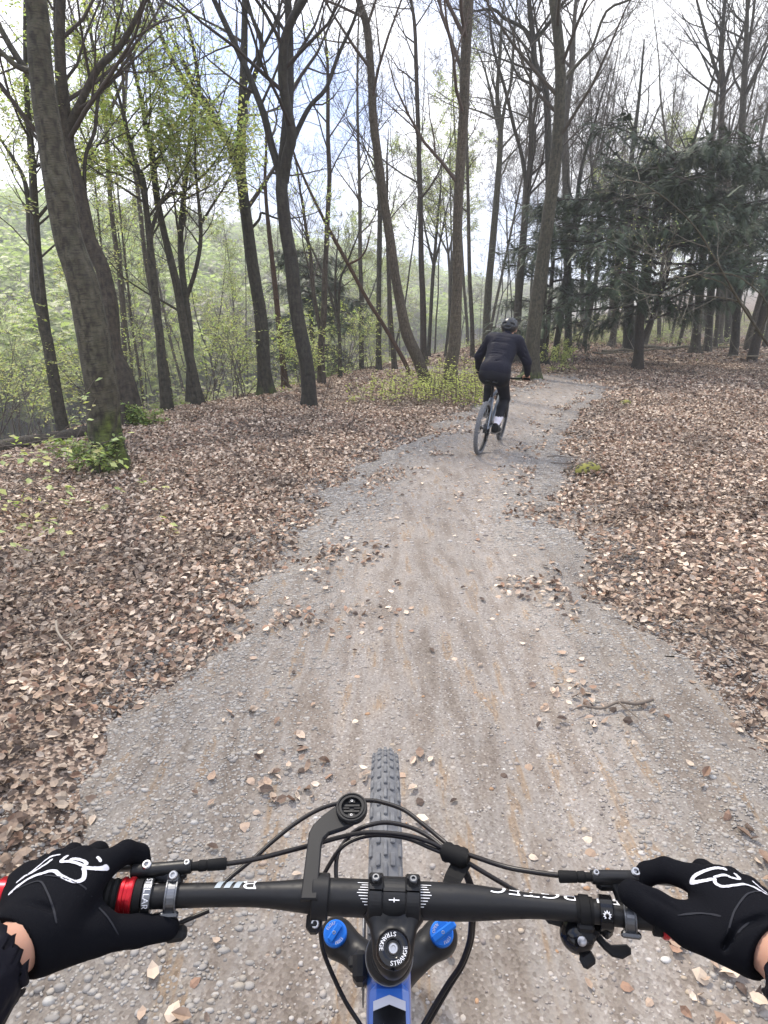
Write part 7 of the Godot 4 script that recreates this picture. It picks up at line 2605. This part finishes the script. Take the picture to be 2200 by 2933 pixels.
	dr.lathe(Transform3D(Basis(Vector3(0, 1, 0), Vector3(1, 0, 0), Vector3(0, 0, -1)), Vector3(0.038, 0.185, -0.04)), PackedVector2Array([Vector2(0.0, -0.004), Vector2(0.022, -0.004), Vector2(0.022, 0.004), Vector2(0.0, 0.004)]), 14)
	part("rear_derailleur", dr, M.black_plastic, root)


func cyclist_ahead() -> void:
	var frame_mat := mat(Color(0.10, 0.125, 0.16), 0.3)
	frame_mat.clearcoat_enabled = true
	M.ride_frame = frame_mat
	var xf := ride_frame()
	ridden_bike(xf)
	var root := thing("person", "person in black with dark helmet cycling away down the trail, back turned", "person")
	root.transform = xf
	# ---- body: pelvis, legs, feet, neck and head in one skin
	var b := Cyclist.new(Vector3(-0.3, 0.2, -0.98), Vector3(0.3, 1.78, 0.02), 0.0125)
	b.bone(Vector3(-0.07, 1.0, -0.23), Vector3(0.07, 1.0, -0.23), 0.135, 0.135, 0.05)
	b.bone(Vector3(0, 1.03, -0.25), Vector3(0, 1.34, -0.52), 0.12, 0.12, 0.05)
	for q in [[1.0, Vector3(0.085, 1.0, -0.25), Vector3(0.125, 0.69, -0.52), Vector3(0.115, 0.355, -0.25)], [-1.0, Vector3(-0.085, 1.0, -0.25), Vector3(-0.135, 0.91, -0.64), Vector3(-0.115, 0.50, -0.535)]]:
		var hip: Vector3 = q[1]
		var knee: Vector3 = q[2]
		var ank: Vector3 = q[3]
		b.bone(hip, knee, 0.100, 0.068, 0.05)
		b.bone(knee, knee.lerp(ank, 0.35), 0.066, 0.068, 0.03)
		b.bone(knee.lerp(ank, 0.35), knee.lerp(ank, 0.80), 0.066, 0.052, 0.02)
		b.bone(knee.lerp(ank, 0.78), ank, 0.044, 0.038, 0.004)
		b.bone(ank, ank + Vector3(0, -0.05, 0.03), 0.034, 0.034, 0.01)
	b.bone(Vector3(0, 1.36, -0.55), Vector3(0, 1.53, -0.70), 0.062, 0.056, 0.03)
	b.bone(Vector3(0, 1.575, -0.735), Vector3(0, 1.545, -0.790), 0.092, 0.066, 0.03, Vector3.RIGHT, 0.88)
	b.bone(Vector3(0, 1.555, -0.862), Vector3(0, 1.540, -0.872), 0.013, 0.015, 0.008)
	for s in [-1.0, 1.0]:
		b.bone(Vector3(s * 0.083, 1.575, -0.735), Vector3(s * 0.088, 1.545, -0.740), 0.02, 0.014, 0.006)
	var g := G.new()
	b.mesh(g)
	# hands closed round the grips
	for s in [-1.0, 1.0]:
		var h := Cyclist.new(Vector3(s * 0.32 - 0.09, 0.88, -0.90), Vector3(s * 0.32 + 0.09, 1.10, -0.66), 0.006)
		var wr := Vector3(s * 0.335, 1.005, -0.715)
		h.bone(Vector3(s * 0.345, 1.04, -0.685), wr, 0.030, 0.026, 0.01)
		for k in 4:
			var x: float = s * (0.285 + 0.022 * k)
			h.bone(wr, Vector3(x, 0.988, -0.785), 0.022, 0.0145, 0.012)
			h.bone(Vector3(x, 0.988, -0.785), Vector3(x, 0.965, -0.803), 0.0115, 0.0105, 0.003)
			h.bone(Vector3(x, 0.965, -0.803), Vector3(x, 0.938, -0.795), 0.0105, 0.0095, 0.003)
			h.bone(Vector3(x, 0.938, -0.795), Vector3(x, 0.934, -0.772), 0.0095, 0.0085, 0.003)
		h.bone(wr + Vector3(-s * 0.012, 0, 0), Vector3(s * 0.272, 0.972, -0.752), 0.018, 0.014, 0.01)
		h.bone(Vector3(s * 0.272, 0.972, -0.752), Vector3(s * 0.250, 0.955, -0.768), 0.0125, 0.010, 0.004)
		h.mesh(g)
	part("body", g, M.skin, root)
	# ---- jacket
	var j := Jacket.new(Vector3(-0.45, 0.94, -0.84), Vector3(0.45, 1.58, -0.06), 0.0125)
	j.bone(Vector3(-0.075, 1.055, -0.235), Vector3(0.075, 1.055, -0.235), 0.126, 0.126, 0.05)
	j.bone(Vector3(-0.045, 1.09, -0.28), Vector3(-0.075, 1.38, -0.51), 0.126, 0.124, 0.06)
	j.bone(Vector3(0.045, 1.09, -0.28), Vector3(0.075, 1.38, -0.51), 0.126, 0.124, 0.06)
	j.bone(Vector3(-0.15, 1.425, -0.545), Vector3(0.15, 1.425, -0.545), 0.085, 0.085, 0.06)
	j.bone(Vector3(0, 1.43, -0.57), Vector3(0, 1.495, -0.64), 0.082, 0.066, 0.03)
	for s in [-1.0, 1.0]:
		j.bone(Vector3(s * 0.175, 1.42, -0.55), Vector3(s * 0.325, 1.185, -0.60), 0.085, 0.062, 0.05)
		j.bone(Vector3(s * 0.325, 1.185, -0.60), Vector3(s * 0.338, 1.035, -0.69), 0.060, 0.041, 0.02)
	# creases across the back and at the elbows
	rng.seed = 33
	for k in 13:
		var t := rnd(0.0, 1.0)
		var c := Vector3(0, 1.16, -0.17).lerp(Vector3(0, 1.50, -0.44), t)
		var w := rnd(0.06, 0.17)
		var off := rnd(-0.08, 0.08)
		j.bone(c + Vector3(off - w, rnd(-0.03, 0.03), 0.0), c + Vector3(off + w, rnd(-0.04, 0.04), 0.0), 0.006, 0.004, 0.02, Vector3.ZERO, 1.0, true)
	for s in [-1.0, 1.0]:
		for k in 4:
			var c := Vector3(s * lerpf(0.25, 0.39, k / 3.0), lerpf(1.38, 1.14, k / 3.0), -0.53)
			j.bone(c + Vector3(-0.06, 0.03 * s, 0), c + Vector3(0.06, -0.03 * s, 0), 0.008, 0.006, 0.02, Vector3.ZERO, 1.0, true)
	j.bone(Vector3(-0.2, 0.955, -0.1), Vector3(0.2, 0.955, -0.1), 0.05, 0.05, 0.01, Vector3.ZERO, 1.0, true)
	var jg := G.new()
	j.mesh(jg)
	part("jacket", jg, M.cloth, root)
	# ---- shoes
	for q in [[0.118, 0.275, -0.285, -0.12], [-0.118, 0.425, -0.575, 0.05]]:
		var sb := Body.new(Vector3(q[0] - 0.09, q[1] - 0.06, q[2] - 0.24), Vector3(q[0] + 0.09, q[1] + 0.13, q[2] + 0.2), 0.009)
		var heel := Vector3(q[0], q[1] + 0.03, q[2] + 0.115)
		var toe := Vector3(q[0], q[1] + 0.022 + q[3] * 0.1, q[2] - 0.135)
		sb.bone(heel, toe, 0.040, 0.042, 0.02, Vector3.UP, 0.8)
		sb.bone(heel + Vector3(0, 0.02, -0.01), heel + Vector3(0, 0.055, -0.02), 0.042, 0.044, 0.02)
		sb.bone(heel + Vector3(0, 0.03, -0.02), toe + Vector3(0, 0.0, 0.06), 0.040, 0.038, 0.02)
		var sg := G.new()
		sb.mesh(sg)
		part("shoe", sg, M.rubber, root)
		var so := G.new()
		so.prism(Transform3D(Basis(Vector3(1, 0, 0), Vector3(0, 0, -1), Vector3(0, 1, 0)), Vector3(q[0], q[1] - 0.002, q[2])), PackedVector2Array([Vector2(-0.034, -0.15), Vector2(0.034, -0.15), Vector2(0.042, -0.08), Vector2(0.038, 0.0), Vector2(0.046, 0.09), Vector2(0.03, 0.165), Vector2(-0.03, 0.165), Vector2(-0.046, 0.09), Vector2(-0.038, 0.0), Vector2(-0.042, -0.08)]), 0.018, 0.004)
		part("sole", so, M.sole, root)
	# ---- helmet with vents
	var hb := Body.new(Vector3(-0.14, 1.50, -0.94), Vector3(0.14, 1.76, -0.56), 0.0065)
	var hc := Vector3(0, 1.61, -0.742)
	hb.bone(hc + Vector3(0, 0, 0.032), hc + Vector3(0, 0.006, -0.045), 0.108, 0.102, 0.03)
	hb.bone(hc + Vector3(0, -0.015, 0.055), hc + Vector3(0, -0.02, 0.05), 0.088, 0.088, 0.02)
	hb.bone(hc + Vector3(-0.2, -0.125, 0.02), hc + Vector3(0.2, -0.125, 0.02), 0.07, 0.07, 0.01, Vector3.ZERO, 1.0, true)
	hb.bone(hc + Vector3(0, -0.07, -0.13), hc + Vector3(0, -0.12, 0.0), 0.085, 0.085, 0.01, Vector3.ZERO, 1.0, true)
	for x in [-0.062, -0.022, 0.022, 0.062]:
		hb.bone(hc + Vector3(x * 1.05, 0.085 - absf(x) * 0.5, 0.075), hc + Vector3(x, 0.118 - absf(x) * 0.45, -0.05), 0.013, 0.012, 0.006, Vector3.ZERO, 1.0, true)
	for s in [-1.0, 1.0]:
		hb.bone(hc + Vector3(s * 0.035, 0.035, 0.125), hc + Vector3(s * 0.075, 0.022, 0.105), 0.013, 0.012, 0.006, Vector3.ZERO, 1.0, true)
		hb.bone(hc + Vector3(s * 0.108, 0.03, 0.05), hc + Vector3(s * 0.108, 0.035, -0.04), 0.012, 0.012, 0.006, Vector3.ZERO, 1.0, true)
	hb.bone(hc + Vector3(-0.03, -0.01, 0.142), hc + Vector3(0.03, -0.01, 0.142), 0.012, 0.012, 0.006, Vector3.ZERO, 1.0, true)
	var hg := G.new()
	hb.mesh(hg)
	part("helmet", hg, M.helmet, root)


func _ready() -> void:
	light_and_lens()
	materials()
	bike_materials()
	grain.frequency = 1.0
	ground()
	litter()
	near_trees()
	more_yews()
	wood()
	undergrowth()
	far_woods()
	floor_things()
	own_bike()
	riding_person()
	cyclist_ahead()
